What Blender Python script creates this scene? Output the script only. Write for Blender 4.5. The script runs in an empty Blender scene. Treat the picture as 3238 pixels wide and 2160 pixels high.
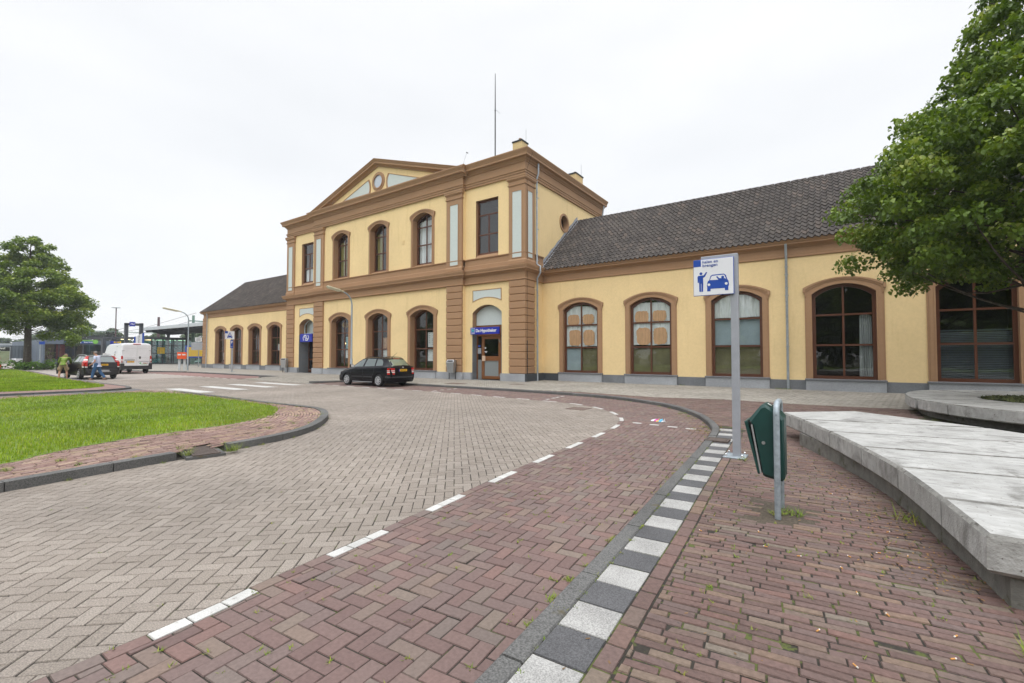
import bpy, bmesh, math, random
import numpy as np
from mathutils import Vector, Matrix
R = math.radians
rnd = random.Random(7)
S = bpy.context.scene
COL = S.collection

# ---------------------------------------------------------------- camera, sky, sun, exposure
cd = bpy.data.cameras.new('camera'); cam = bpy.data.objects.new('camera', cd); COL.objects.link(cam)
cam.location = (0, 0, 1.55); cam.rotation_euler = (R(91.672), 0, R(34.8))
cd.sensor_width = 36; cd.lens = 16.0; cd.clip_start = 0.05; cd.clip_end = 2000
S.camera = cam
SUN_EL, SUN_AZ = R(50), R(152)      # azimuth clockwise from +Y: behind the camera and to its right
W = bpy.data.worlds.new('World'); S.world = W; W.use_nodes = True
nt = W.node_tree; nt.nodes.clear()
def wn(t, **k):
    n = nt.nodes.new(t)
    for a, b in k.items(): setattr(n, a, b)
    return n
sky = wn('ShaderNodeTexSky', sky_type='NISHITA', sun_disc=False)
sky.sun_elevation = SUN_EL; sky.sun_rotation = SUN_AZ
tc = wn('ShaderNodeTexCoord')
sep = wn('ShaderNodeSeparateXYZ'); nt.links.new(tc.outputs['Generated'], sep.inputs[0])
mp = wn('ShaderNodeMapping'); mp.inputs['Scale'].default_value = (1.1, 1.1, 3.2)
nt.links.new(tc.outputs['Generated'], mp.inputs[0])
no = wn('ShaderNodeTexNoise'); no.inputs['Scale'].default_value = 1.7; no.inputs['Detail'].default_value = 5; no.inputs['Roughness'].default_value = .5
nt.links.new(mp.outputs[0], no.inputs['Vector'])
cr = wn('ShaderNodeValToRGB')
cr.color_ramp.elements[0].position = .3; cr.color_ramp.elements[0].color = (7.9, 8.05, 8.25, 1)
cr.color_ramp.elements[1].position = .7; cr.color_ramp.elements[1].color = (8.9, 8.98, 9.1, 1)
nt.links.new(no.outputs['Fac'], cr.inputs[0])
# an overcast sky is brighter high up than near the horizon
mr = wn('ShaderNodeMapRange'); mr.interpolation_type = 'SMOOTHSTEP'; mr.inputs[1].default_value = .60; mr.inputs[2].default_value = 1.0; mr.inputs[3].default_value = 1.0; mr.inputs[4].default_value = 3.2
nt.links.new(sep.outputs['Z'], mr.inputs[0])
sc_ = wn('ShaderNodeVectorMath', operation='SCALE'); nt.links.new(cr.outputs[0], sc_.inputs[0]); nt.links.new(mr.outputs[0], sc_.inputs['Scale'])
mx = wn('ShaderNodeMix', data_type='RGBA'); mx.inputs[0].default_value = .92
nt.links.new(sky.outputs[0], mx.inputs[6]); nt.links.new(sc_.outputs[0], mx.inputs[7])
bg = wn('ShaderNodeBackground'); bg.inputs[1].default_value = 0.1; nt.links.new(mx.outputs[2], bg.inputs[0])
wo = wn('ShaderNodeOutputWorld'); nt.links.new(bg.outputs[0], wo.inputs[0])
sd = bpy.data.lights.new('sun', 'SUN'); sd.energy = 1.15; sd.angle = R(60); sd.color = (1, .965, .91)
sun = bpy.data.objects.new('sun', sd); COL.objects.link(sun)
sdir = Vector((math.sin(SUN_AZ)*math.cos(SUN_EL), math.cos(SUN_AZ)*math.cos(SUN_EL), math.sin(SUN_EL)))
sun.rotation_euler = sdir.to_track_quat('Z', 'Y').to_euler(); sun.location = (20, -30, 40)
S.view_settings.view_transform = 'Standard'; S.view_settings.look = 'None'; S.view_settings.gamma = 1
S.view_settings.use_curve_mapping = False
S.view_settings.exposure = 0.30
S.cycles.use_denoising = True
S.cycles.max_bounces = 8; S.cycles.transparent_max_bounces = 12
S.cycles.caustics_reflective = False; S.cycles.caustics_refractive = False

# ---------------------------------------------------------------- materials
MATS = {}
def mat(name, col, rough=.7, var=0., vs=3., bump=0., bs=60., metal=0., spec=.5, col2=None, v2=.0, v2s=.6, attr=None, emit=0., coat=0., stretch=None, stain=None):
    """procedural paint/stone/metal: base colour, two noise variations, fine bump, optional per-face attribute"""
    m = bpy.data.materials.new(name); m.use_nodes = True; t = m.node_tree; N = t.nodes; L = t.links
    b = N['Principled BSDF']; b.inputs['Roughness'].default_value = rough; b.inputs['Metallic'].default_value = metal
    b.inputs['Specular IOR Level'].default_value = spec
    if coat: b.inputs['Coat Weight'].default_value = coat; b.inputs['Coat Roughness'].default_value = .03
    co = N.new('ShaderNodeTexCoord'); vec = co.outputs['Object']
    if stretch:
        q = N.new('ShaderNodeMapping'); q.inputs['Scale'].default_value = stretch; L.new(vec, q.inputs[0]); vec = q.outputs[0]
    cur = None
    def rgb(c):
        n = N.new('ShaderNodeRGB'); n.outputs[0].default_value = (*c, 1); return n.outputs[0]
    cur = rgb(col)
    if attr:      # colour ramp over a per-piece random number
        a = N.new('ShaderNodeAttribute'); a.attribute_name = 'rnd'
        r = N.new('ShaderNodeValToRGB'); e = r.color_ramp.elements
        e[0].position = attr[0][0]; e[0].color = (*attr[0][1], 1); e[1].position = attr[-1][0]; e[1].color = (*attr[-1][1], 1)
        for p, c in attr[1:-1]:
            x = e.new(p); x.color = (*c, 1)
        L.new(a.outputs['Fac'], r.inputs[0]); cur = r.outputs[0]
    def noise(scale, det=4, ro=.55, v=None):
        n = N.new('ShaderNodeTexNoise'); n.inputs['Scale'].default_value = scale; n.inputs['Detail'].default_value = det
        n.inputs['Roughness'].default_value = ro; L.new(v or vec, n.inputs['Vector']); return n.outputs['Fac']
    def mul(c, fac, lo, hi, p0=.3, p1=.7):
        q = N.new('ShaderNodeMapRange'); q.inputs[1].default_value = p0; q.inputs[2].default_value = p1; q.inputs[3].default_value = lo; q.inputs[4].default_value = hi
        L.new(fac, q.inputs[0]); s = N.new('ShaderNodeVectorMath'); s.operation = 'SCALE'; L.new(c, s.inputs[0]); L.new(q.outputs[0], s.inputs['Scale']); return s.outputs[0]
    if var: cur = mul(cur, noise(vs), 1-var, 1+var)
    if v2: cur = mul(cur, noise(v2s, 3), 1-v2, 1+v2)
    if stain:     # (colour, scale, threshold, softness, stretch)
        v = co.outputs['Object']
        if len(stain) > 4:
            q = N.new('ShaderNodeMapping'); q.inputs['Scale'].default_value = stain[4]; L.new(v, q.inputs[0]); v = q.outputs[0]
        f = noise(stain[1], 6, .65, v)
        q = N.new('ShaderNodeMapRange'); q.inputs[1].default_value = stain[2]; q.inputs[2].default_value = stain[2]+stain[3]; L.new(f, q.inputs[0])
        x = N.new('ShaderNodeMix'); x.data_type = 'RGBA'; L.new(q.outputs[0], x.inputs[0]); L.new(cur, x.inputs[6]); L.new(rgb(stain[0]), x.inputs[7]); cur = x.outputs[2]
    L.new(cur, b.inputs['Base Color'])
    if bump:
        bp = N.new('ShaderNodeBump'); bp.inputs['Strength'].default_value = bump; bp.inputs['Distance'].default_value = .02
        L.new(noise(bs, 3), bp.inputs['Height']); L.new(bp.outputs[0], b.inputs['Normal'])
    if emit:
        b.inputs['Emission Color'].default_value = (*col, 1); b.inputs['Emission Strength'].default_value = emit
    MATS[name] = m
    return m
def glass_mat(name, tint=(.55, .6, .6), refl=1.0, rough=.02, body=None, add=.03):
    m = bpy.data.materials.new(name); m.use_nodes = True; t = m.node_tree; N = t.nodes; L = t.links; N.clear()
    o = N.new('ShaderNodeOutputMaterial'); g = N.new('ShaderNodeBsdfGlossy'); g.inputs['Roughness'].default_value = rough
    g.inputs['Color'].default_value = (refl, refl, refl, 1)
    if body: tr = N.new('ShaderNodeBsdfDiffuse'); tr.inputs[0].default_value = (*body, 1)
    else: tr = N.new('ShaderNodeBsdfTransparent'); tr.inputs[0].default_value = (*tint, 1)
    f = N.new('ShaderNodeFresnel'); f.inputs[0].default_value = 1.5
    a = N.new('ShaderNodeMath'); a.operation = 'ADD'; a.use_clamp = True; a.inputs[1].default_value = add; L.new(f.outputs[0], a.inputs[0])
    ge = N.new('ShaderNodeNewGeometry'); io = N.new('ShaderNodeMath'); io.operation = 'MULTIPLY_ADD'; io.inputs[1].default_value = -.8333; io.inputs[2].default_value = 1.5; L.new(ge.outputs['Backfacing'], io.inputs[0]); L.new(io.outputs[0], f.inputs[0])
    co = N.new('ShaderNodeTexCoord'); n = N.new('ShaderNodeTexNoise'); n.inputs['Scale'].default_value = .9; L.new(co.outputs['Object'], n.inputs['Vector'])
    bp = N.new('ShaderNodeBump'); bp.inputs['Strength'].default_value = .06; bp.inputs['Distance'].default_value = .05; L.new(n.outputs['Fac'], bp.inputs['Height']); L.new(bp.outputs[0], g.inputs['Normal'])
    x = N.new('ShaderNodeMixShader'); L.new(a.outputs[0], x.inputs[0]); L.new(tr.outputs[0], x.inputs[1]); L.new(g.outputs[0], x.inputs[2]); L.new(x.outputs[0], o.inputs[0])
    MATS[name] = m; return m

# ---------------------------------------------------------------- scene graph helpers
def tag(o, label=None, cat=None, group=None, kind=None):
    if label: o['label'] = label
    if cat: o['category'] = cat
    if group: o['group'] = group
    if kind: o['kind'] = kind
    return o
def thing(name, label, cat, loc=(0, 0, 0), rz=0, group=None):
    o = bpy.data.objects.new(name, None); COL.objects.link(o); o.empty_display_size = .2
    o.location = loc; o.rotation_euler = (0, 0, rz)
    return tag(o, label, cat, group)
def dup(root, loc=None, rz=None, label=None, group=None, parent=None):
    r = root.copy(); COL.objects.link(r)
    if parent is not None: r.parent = parent
    if loc is not None: r.location = loc
    if rz is not None: r.rotation_euler = (0, 0, rz)
    if label: r['label'] = label
    if group: r['group'] = group
    for ch in list(root.children):
        dup(ch, parent=r)
    return r
def wmat(o):
    m = Matrix.LocRotScale(o.location, o.rotation_euler, o.scale)
    return wmat(o.parent) @ m if o.parent else m

class MB:
    """collects faces, builds ONE mesh object"""
    def __init__(s): s.v = []; s.f = []; s.m = []; s.r = []
    def add(s, vs, fs, mi=0, rv=0.):
        b = len(s.v); s.v += [tuple(p) for p in vs]
        for f in fs: s.f.append(tuple(i+b for i in f)); s.m.append(mi); s.r.append(rv)
        return s
    def quad(s, a, b, c, d, mi=0): return s.add([a, b, c, d], [(0, 1, 2, 3)], mi)
    def poly(s, pts, mi=0): return s.add(pts, [tuple(range(len(pts)))], mi)
    def box(s, x0, x1, y0, y1, z0, z1, mi=0, rv=0.):
        v = [(x0, y0, z0), (x1, y0, z0), (x1, y1, z0), (x0, y1, z0), (x0, y0, z1), (x1, y0, z1), (x1, y1, z1), (x0, y1, z1)]
        return s.add(v, [(3, 2, 1, 0), (4, 5, 6, 7), (0, 1, 5, 4), (1, 2, 6, 5), (2, 3, 7, 6), (3, 0, 4, 7)], mi, rv)
    def bbox(s, x0, x1, y0, y1, z0, z1, b=.01, mi=0):
        """box with bevelled vertical and top edges"""
        o = [(x0+b, y0), (x1-b, y0), (x1, y0+b), (x1, y1-b), (x1-b, y1), (x0+b, y1), (x0, y1-b), (x0, y0+b)]
        i = [(min(max(x, x0+b), x1-b), min(max(y, y0+b), y1-b)) for x, y in o]
        v = [(x, y, z0) for x, y in o]+[(x, y, z1-b) for x, y in o]+[(x, y, z1) for x, y in i]
        f = [tuple(range(7, -1, -1)), tuple(range(16, 24))]
        for k in range(8):
            n = (k+1) % 8; f += [(k, n, n+8, k+8), (k+8, n+8, n+16, k+16)]
        return s.add(v, f, mi)
    def prism(s, pts, z0, z1, mi=0, ms=None):
        n = len(pts)
        v = [(x, y, z0) for x, y in pts]+[(x, y, z1) for x, y in pts]
        s.add(v, [tuple(range(n-1, -1, -1)), tuple(range(n, 2*n))], mi)
        return s.add(v, [(i, (i+1) % n, (i+1) % n+n, i+n) for i in range(n)], mi if ms is None else ms)
    def prismy(s, pts, y0, y1, mi=0):
        """pts in (x,z), extruded along y"""
        n = len(pts); v = [(x, y0, z) for x, z in pts]+[(x, y1, z) for x, z in pts]
        return s.add(v, [tuple(range(n)), tuple(range(2*n-1, n-1, -1))]+[(i+n, (i+1) % n+n, (i+1) % n, i) for i in range(n)], mi)
    def prismx(s, pts, x0, x1, mi=0):
        n = len(pts); v = [(x0, y, z) for y, z in pts]+[(x1, y, z) for y, z in pts]
        return s.add(v, [tuple(range(n-1, -1, -1)), tuple(range(n, 2*n))]+[(i, (i+1) % n, (i+1) % n+n, i+n) for i in range(n)], mi)
    def strip(s, A, B, mi=0, close=False):
        n = len(A); v = list(A)+list(B)
        return s.add(v, [(i, (i+1) % n, (i+1) % n+n, i+n) for i in range(n if close else n-1)], mi)
    def ring(s, outer, inner, y0, y1, mi=0, close=False):
        """band between two (x,z) paths, from y0 (front) to y1"""
        o0 = [(x, y0, z) for x, z in outer]; i0 = [(x, y0, z) for x, z in inner]
        o1 = [(x, y1, z) for x, z in outer]; i1 = [(x, y1, z) for x, z in inner]
        s.strip(o0, i0, mi, close); s.strip(o1, o0, mi, close); s.strip(i0, i1, mi, close)
        if not close:
            for k in (0, -1): s.quad(o0[k], i0[k], i1[k], o1[k], mi)
        return s
    def tube(s, pts, rad, n=8, mi=0, cap=True, sq=1.0):
        pts = [Vector(p) for p in pts]; rad = rad if isinstance(rad, (list, tuple)) else [rad]*len(pts)
        vs = []; prev = None
        for i, p in enumerate(pts):
            d = (pts[min(i+1, len(pts)-1)]-pts[max(i-1, 0)]).normalized()
            if prev is None:
                u = d.orthogonal().normalized() if abs(d.z) < .95 else Vector((1, 0, 0))
                u = (u-d*u.dot(d)).normalized()
            else:
                u = (prev-d*prev.dot(d)).normalized()
            prev = u; w = d.cross(u)
            for k in range(n):
                a = 2*math.pi*(k+.5)/n; vs.append(p+(u*math.cos(a)+w*math.sin(a)*sq)*rad[i])
        f = []
        for i in range(len(pts)-1):
            for k in range(n):
                k2 = (k+1) % n; f.append((i*n+k, i*n+k2, (i+1)*n+k2, (i+1)*n+k))
        if cap: f += [tuple(range(n-1, -1, -1)), tuple(range((len(pts)-1)*n, len(pts)*n))]
        return s.add(vs, f, mi)
    def lathe(s, prof, c=(0, 0, 0), n=24, axis='z', mi=0, cap=False):
        vs = []
        for r, h in prof:
            for k in range(n):
                a = 2*math.pi*k/n; x, y = r*math.cos(a), r*math.sin(a)
                p = (x, y, h) if axis == 'z' else ((x, h, y) if axis == 'y' else (h, x, y))
                vs.append((p[0]+c[0], p[1]+c[1], p[2]+c[2]))
        f = [(i*n+k, i*n+(k+1) % n, (i+1)*n+(k+1) % n, (i+1)*n+k) for i in range(len(prof)-1) for k in range(n)]
        if cap: f += [tuple(range(n)), tuple(range((len(prof)-1)*n, len(prof)*n))]
        return s.add(vs, f, mi)
    def xf(s, M):
        s.v = [tuple(M @ Vector(p)) for p in s.v]; return s
    def join(s, o, mo=0):
        b = len(s.v); s.v += o.v; s.f += [tuple(i+b for i in f) for f in o.f]; s.m += [m+mo for m in o.m]; s.r += o.r; return s
    def build(s, name, mats, parent=None, smooth=None, world=False, attr=False, recalc=False):
        me = bpy.data.meshes.new(name)
        V = s.v
        if world and parent is not None:
            M = wmat(parent).inverted(); V = [tuple(M @ Vector(p)) for p in V]
        me.from_pydata(V, [], s.f)
        if not isinstance(mats, (list, tuple)): mats = [mats]
        for m in mats: me.materials.append(MATS[m] if isinstance(m, str) else m)
        me.polygons.foreach_set('material_index', np.array(s.m, dtype=np.int32))
        if attr:
            a = me.attributes.new('rnd', 'FLOAT', 'FACE'); a.data.foreach_set('value', np.array(s.r, dtype=np.float32))
        if recalc:
            bm = bmesh.new(); bm.from_mesh(me); bmesh.ops.remove_doubles(bm, verts=bm.verts, dist=1e-5); bmesh.ops.recalc_face_normals(bm, faces=bm.faces); bm.to_mesh(me); bm.free()
        if smooth:
            me.polygons.foreach_set('use_smooth', np.ones(len(me.polygons), dtype=bool))
            if smooth is not True: me.set_sharp_from_angle(angle=R(smooth))
        me.update()
        o = bpy.data.objects.new(name, me); COL.objects.link(o)
        if parent is not None: o.parent = parent
        return o
def struct(name, mb, mats, **k):
    o = mb.build(name, mats, **k); o['kind'] = 'structure'; return o
def text_mb(txt, size, depth=.003, align='CENTER', sx=1., bold=0., spacing=1.):
    """lettering in the XZ plane, facing -Y, origin at its middle"""
    c = bpy.data.curves.new('txt', 'FONT'); c.body = txt; c.size = size; c.align_x = align; c.align_y = 'CENTER'; c.extrude = depth; c.resolution_u = 3
    c.offset = bold; c.space_character = spacing
    o = bpy.data.objects.new('txt', c); COL.objects.link(o)
    dg = bpy.context.evaluated_depsgraph_get(); me = bpy.data.meshes.new_from_object(o.evaluated_get(dg))
    mb = MB(); mb.add([(v.co.x*sx, -v.co.z, v.co.y) for v in me.vertices], [tuple(p.vertices) for p in me.polygons])
    bpy.data.objects.remove(o); bpy.data.curves.remove(c); bpy.data.meshes.remove(me)
    return mb
def at(mb, x=0, y=0, z=0, rz=0, rx=0, ry=0, s=1.):
    return mb.xf(Matrix.Translation((x, y, z)) @ Matrix.Rotation(rz, 4, 'Z') @ Matrix.Rotation(rx, 4, 'X') @ Matrix.Rotation(ry, 4, 'Y') @ Matrix.Scale(s, 4))
def raw_mesh(name, V, F, mats, parent=None, smooth=False, rv=None, loops=4):
    """fast numpy mesh of equal-sized faces"""
    me = bpy.data.meshes.new(name); n = len(V); k = len(F)
    me.vertices.add(n); me.vertices.foreach_set('co', np.asarray(V, dtype=np.float32).ravel())
    me.loops.add(k*loops); me.loops.foreach_set('vertex_index', np.asarray(F, dtype=np.int32).ravel())
    me.polygons.add(k); me.polygons.foreach_set('loop_start', np.arange(0, k*loops, loops, dtype=np.int32))
    if smooth: me.polygons.foreach_set('use_smooth', np.ones(k, dtype=bool))
    for m in (mats if isinstance(mats, (list, tuple)) else [mats]): me.materials.append(MATS[m])
    me.update(calc_edges=True)
    if rv is not None:
        a = me.attributes.new('rnd', 'FLOAT', 'FACE'); a.data.foreach_set('value', np.asarray(rv, dtype=np.float32))
    me.validate()
    o = bpy.data.objects.new(name, me); COL.objects.link(o)
    if parent is not None: o.parent = parent
    return o

# ---------------------------------------------------------------- ground: curves, paving
def crv(P, step=.25):
    """Catmull-Rom resampling of a polyline"""
    P = [np.array(p, float) for p in P]; P = [2*P[0]-P[1]]+P+[2*P[-1]-P[-2]]; out = []
    for i in range(1, len(P)-2):
        a, b, c, d = P[i-1:i+3]; n = max(1, int(np.linalg.norm(c-b)/step))
        for k in range(n):
            t = k/n; out.append(.5*((2*b)+(c-a)*t+(2*a-5*b+4*c-d)*t*t+(3*b-a-3*c+d)*t**3))
    out.append(P[-2]); return np.array(out)
def even(P, step):
    """points at equal arc length"""
    P = np.asarray(P); d = np.r_[0, np.cumsum(np.linalg.norm(np.diff(P, axis=0), axis=1))]
    s = np.arange(0, d[-1], step); return np.c_[np.interp(s, d, P[:, 0]), np.interp(s, d, P[:, 1])]
def offs(P, o):
    """offset a polyline to the right of its direction"""
    P = np.asarray(P); t = np.gradient(P, axis=0); t /= np.linalg.norm(t, axis=1)[:, None]
    return P+np.c_[t[:, 1], -t[:, 0]]*o
def area2(P): x, y = P[:, 0], P[:, 1]; return np.sum(x*np.roll(y, -1)-np.roll(x, -1)*y)
def inside(pts, P):
    x, y = pts[:, 0], pts[:, 1]; r = np.zeros(len(pts), bool); n = len(P)
    for i in range(n):
        x0, y0 = P[i]; x1, y1 = P[(i+1) % n]
        if y0 == y1: continue
        c = ((y0 > y) != (y1 > y)) & (x < (x1-x0)*(y-y0)/(y1-y0)+x0); r ^= c
    return r
def edist(pts, P):
    best = np.full(len(pts), 1e9); idx = np.zeros(len(pts), int)
    for i in range(len(P)):
        a = P[i]; b = P[(i+1) % len(P)]; ab = b-a; l = ab@ab
        if l < 1e-9: continue
        t = np.clip(((pts-a)@ab)/l, 0, 1); d = np.linalg.norm(pts-(a+t[:, None]*ab), axis=1)
        m = d < best; best[m] = d[m]; idx[m] = i
    return best, idx
def clip(poly, a, n):
    out = []
    for i in range(len(poly)):
        p, q = poly[i], poly[(i+1) % len(poly)]; dp, dq = (p-a)@n, (q-a)@n
        if dp >= 0: out.append(p)
        if dp*dq < 0: out.append(p+(q-p)*dp/(dp-dq))
    return out
def pave(name, P, mats, W, L, rot, gap=.006, bev=.004, z=0., zf=None, bond='herring', dz=.0015, tilt=.012, seed=1, skip=None):
    P = np.asarray(P, float)
    if area2(P) < 0: P = P[::-1]
    rg = np.random.default_rng(seed); ca, sa = math.cos(rot), math.sin(rot); Rm = np.array([[ca, -sa], [sa, ca]])
    Q = P@Rm; lo = np.floor(Q.min(0)/W).astype(int)-2; hi = np.ceil(Q.max(0)/W).astype(int)+2
    C = []
    if bond == 'herring':
        for cy in range(lo[1], hi[1]):
            for cx in range(lo[0], hi[0]):
                m = (cx-cy) % 4
                if m == 0: C.append(((cx+1)*W, (cy+.5)*W, L/2, W/2))
                elif m == 3: C.append(((cx+.5)*W, (cy+1)*W, W/2, L/2))
    else:
        for cy in range(lo[1], hi[1]):
            o = rg.random()*L if bond == 'wild' else (cy % 2)*L/2
            for cx in range(int(lo[0]*W/L)-2, int(hi[0]*W/L)+2): C.append((cx*L+o, (cy+.5)*W, L/2, W/2))
    C = np.array(C); cw = C[:, :2]@Rm.T
    ins = inside(cw, P); dist, idx = edist(cw, P); hd = math.hypot(L, W)/2
    keep = ins | (dist < L/2)
    V = []; F = []; RV = []
    N = {}
    for i in range(len(P)):
        d = P[(i+1) % len(P)]-P[i]; l = np.linalg.norm(d)
        N[i] = np.array([-d[1], d[0]])/l if l > 1e-9 else None
    for j in np.nonzero(keep)[0]:
        hx, hy = C[j, 2], C[j, 3]
        loc = [np.array([sx*hx, sy*hy]) for sx, sy in ((-1, -1), (1, -1), (1, 1), (-1, 1))]
        c = cw[j]
        if skip is not None and skip(c): continue
        if dist[j] < hd:
            pl = [Rm@p+c for p in loc]; i = idx[j]
            for e in (i-1, i, i+1):
                e %= len(P)
                if N[e] is None: continue
                if e != i and abs(N[e]@N[i]) > .8: continue
                pl = clip(pl, P[e], N[e])
                if len(pl) < 3: break
            if len(pl) < 3: continue
            a = np.array(pl)
            if abs(area2(a))/2 < .03*L*W: continue
            loc = [Rm.T@(p-c) for p in pl]
            cc = np.mean(loc, axis=0); ex = np.ptp(np.array(loc), axis=0)
        else: cc = np.zeros(2); ex = np.array([2*hx, 2*hy])
        f1 = np.maximum(.3, 1-gap/ex); f2 = np.maximum(.2, 1-(gap+2*bev)/ex)
        zc = (zf(c) if zf else z)+rg.normal()*dz; t = rg.normal(size=2)*tilt; n = len(loc); b = len(V)
        jx = rg.normal(size=2)*gap*.18
        for f, dzz in ((f1, -bev*2.2), (f2, 0.)):
            for p in loc:
                q = cc+(p-cc)*f; w = Rm@q+c+jx
                V.append((w[0], w[1], zc+dzz+t[0]*(q[0]-cc[0])+t[1]*(q[1]-cc[1])))
        rv = rg.random(); F.append(tuple(range(b+n, b+2*n))); RV.append(rv)
        for k in range(n): F.append((b+k, b+(k+1) % n, b+n+(k+1) % n, b+n+k)); RV.append(rv)
    mb = MB(); mb.v = V; mb.f = F; mb.m = [0]*len(F); mb.r = RV
    return struct(name, mb, mats, attr=True)
def sheet(name, P, z, mats):
    mb = MB(); mb.poly([(x, y, z) for x, y in P]); return struct(name, mb, mats)

mat('joint', (.028, .024, .019), .95, var=.3, vs=14, stain=((.055, .07, .018), 5., .56, .05))
mat('joint_moss', (.027, .023, .018), .95, var=.3, vs=30, stain=((.075, .09, .02), 7., .5, .06))
mat('block', (0.2741, 0.2575, 0.2367), .85, attr=[(0, (0.2242, 0.1927, 0.1644)), (.5, (0.2474, 0.2134, 0.1844)), (1, (0.2741, 0.2391, 0.2076))], var=.42, vs=120, v2=.16, v2s=.45, bump=.4, bs=160, stain=((.17, .145, .125), 1.1, .62, .3))
mat('paver', (.3, .29, .26), .85, attr=[(0, (.245, .225, .195)), (.5, (.285, .265, .23)), (1, (.325, .30, .265))], var=.18, vs=150, v2=.14, v2s=.4, bump=.3, bs=200)
RED = [(0, (0.1338, 0.0851, 0.0781)), (.25, (0.157, 0.1012, 0.0921)), (.45, (0.1464, 0.106, 0.0976)), (.62, (0.179, 0.1073, 0.0946)), (.78, (0.147, 0.1157, 0.1039)), (.92, (0.1841, 0.1303, 0.106)), (1, (0.1742, 0.1414, 0.1184))]
mat('redbrick', (.2, .1, .09), .75, attr=RED, var=.15, vs=45, v2=.12, v2s=.7, bump=.22, bs=150, stain=((.07, .055, .05), 16., .68, .06))
SIDE = [(0, (0.1124, 0.0717, 0.063)), (.25, (0.1407, 0.088, 0.0778)), (.45, (0.1328, 0.0936, 0.0858)), (.62, (0.1643, 0.0937, 0.0797)), (.78, (0.1409, 0.104, 0.0882)), (.92, (0.1888, 0.1259, 0.0923)), (1, (0.1651, 0.1363, 0.1103))]
mat('sidebrick', (.2, .1, .09), .82, attr=SIDE, var=.2, vs=38, v2=.16, v2s=.8, bump=.35, bs=130, stain=((.055, .045, .04), 22., .66, .07))
ISL = [(0, (0.2131, 0.1327, 0.1144)), (.3, (0.2625, 0.1675, 0.1419)), (.55, (0.2393, 0.1625, 0.1443)), (.8, (0.3038, 0.2088, 0.1539)), (1, (0.3302, 0.2498, 0.1767))]
mat('islandbrick', (.3, .2, .17), .85, attr=ISL, var=.18, vs=40, v2=.12, v2s=.8, bump=.3, bs=120)
mat('kerbstone', (.115, .114, .112), .9, var=.5, vs=85, v2=.22, v2s=1.1, bump=.5, bs=160, stain=((.1, .085, .05), 3.5, .62, .08))
mat('whitepaint', (.49, .485, .47), .75, var=.16, vs=110, v2=.16, v2s=4, bump=.25, bs=150, stain=((.27, .25, .23), 18, .60, .1))
mat('tile_white', (.34, .335, .325), .85, var=.4, vs=130, v2=.16, v2s=4, bump=.3, bs=200, stain=((.2, .19, .17), 9, .62, .15))
mat('tile_dark', (.085, .085, .09), .85, var=.45, vs=130, v2=.18, v2s=2.5, bump=.3, bs=200, stain=((.2, .2, .2), 14, .68, .05))
mat('asphalt', (.10, .10, .10), .9, var=.2, vs=90, v2=.15, v2s=.5)
mat('roadfar', (.29, .255, .228), .85, var=.1, vs=9, v2=.1, v2s=.25)
mat('redfar', (.22, .125, .112), .85, var=.15, vs=9, v2=.12, v2s=.3)
mat('pavefar', (.27, .25, .22), .85, var=.12, vs=8, v2=.12, v2s=.3)
mat('earth', (.085, .068, .05), .95, var=.35, vs=40, bump=.5, bs=70)
mat('land', (.16, .16, .12), .95, v2=.2, v2s=.05)
mat('castiron', (.13, .09, .075), .7, var=.25, vs=40, bump=.3, bs=60)
mat('lawnsoil', (.125, .185, .022), .95, var=.35, vs=7, v2=.25, v2s=.5, bump=.6, bs=50, stain=((.14, .12, .06), 1.2, .62, .1))
mat('blade', (.1, .2, .02), .6, attr=[(0, (.075, .135, .010)), (.3, (.15, .25, .012)), (.6, (.235, .35, .016)), (.85, (.33, .41, .03)), (1, (.40, .37, .11))], spec=.3, v2=.3, v2s=.45)
mat('weed', (.1, .17, .03), .7, attr=[(0, (.09, .15, .02)), (.5, (.16, .22, .03)), (.8, (.24, .24, .045)), (1, (.36, .25, .07))], spec=.2)

PV = .08      # height of the pavements above the road
KERB = crv([(-1.24, -5.16), (-1.275, 0), (-1.35, 1.7), (-1.40, 2.6), (-1.475, 3.9), (-1.58, 5.4), (-1.685, 7), (-1.79, 8.6), (-1.90, 9.6), (-2.04, 10.2), (-2.3, 10.97), (-2.67, 11.83), (-3.13, 12.6), (-3.61, 13.27), (-4.28, 13.97), (-4.92, 14.42), (-5.71, 14.88), (-6.44, 15.2), (-7.27, 15.42), (-8.1, 15.55), (-9.3, 15.68), (-11, 15.85), (-14, 16.0), (-18, 16.08), (-21.8, 16.1), (-22.5, 15.9), (-22.85, 15.3), (-23.1, 14.5), (-23.5, 13.98)], .22)
LINE = crv([(-3.02, -4.895), (-3.05, -2), (-3.08, .96), (-3.14, 1.5), (-3.23, 2.66), (-3.35, 3.84), (-3.45, 5.0), (-3.53, 6.0), (-3.61, 7.1), (-3.68, 8.2), (-3.79, 9.3), (-3.95, 10.08), (-4.18, 10.69), (-4.53, 11.29), (-4.93, 11.8), (-5.38, 12.24), (-5.9, 12.63), (-6.49, 12.93), (-7.13, 13.13), (-7.9, 13.27), (-9.5, 13.46), (-12, 13.74), (-14.5, 13.88), (-18, 13.9), (-23.3, 13.86)], .22)
LINEF = np.array([(-31.0, 13.84), (-36, 13.84), (-48, 13.9), (-60, 13.95)])
ISLE = crv([(-7.3, -5), (-7.45, -2), (-7.62, .5), (-7.72, 1.3), (-7.85, 2.3), (-7.95, 3.2), (-8.06, 4.0), (-8.26, 4.7), (-8.66, 5.35), (-9.33, 6.03), (-10.0, 6.57), (-10.77, 7.02), (-11.55, 7.26), (-12.6, 7.3), (-14.5, 7.28), (-17.5, 7.33), (-20.5, 7.36), (-22.6, 7.2), (-23.3, 6.85), (-23.55, 6.2), (-23.6, 4.5), (-23.75, 2.5), (-24, -5)], .22)
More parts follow.
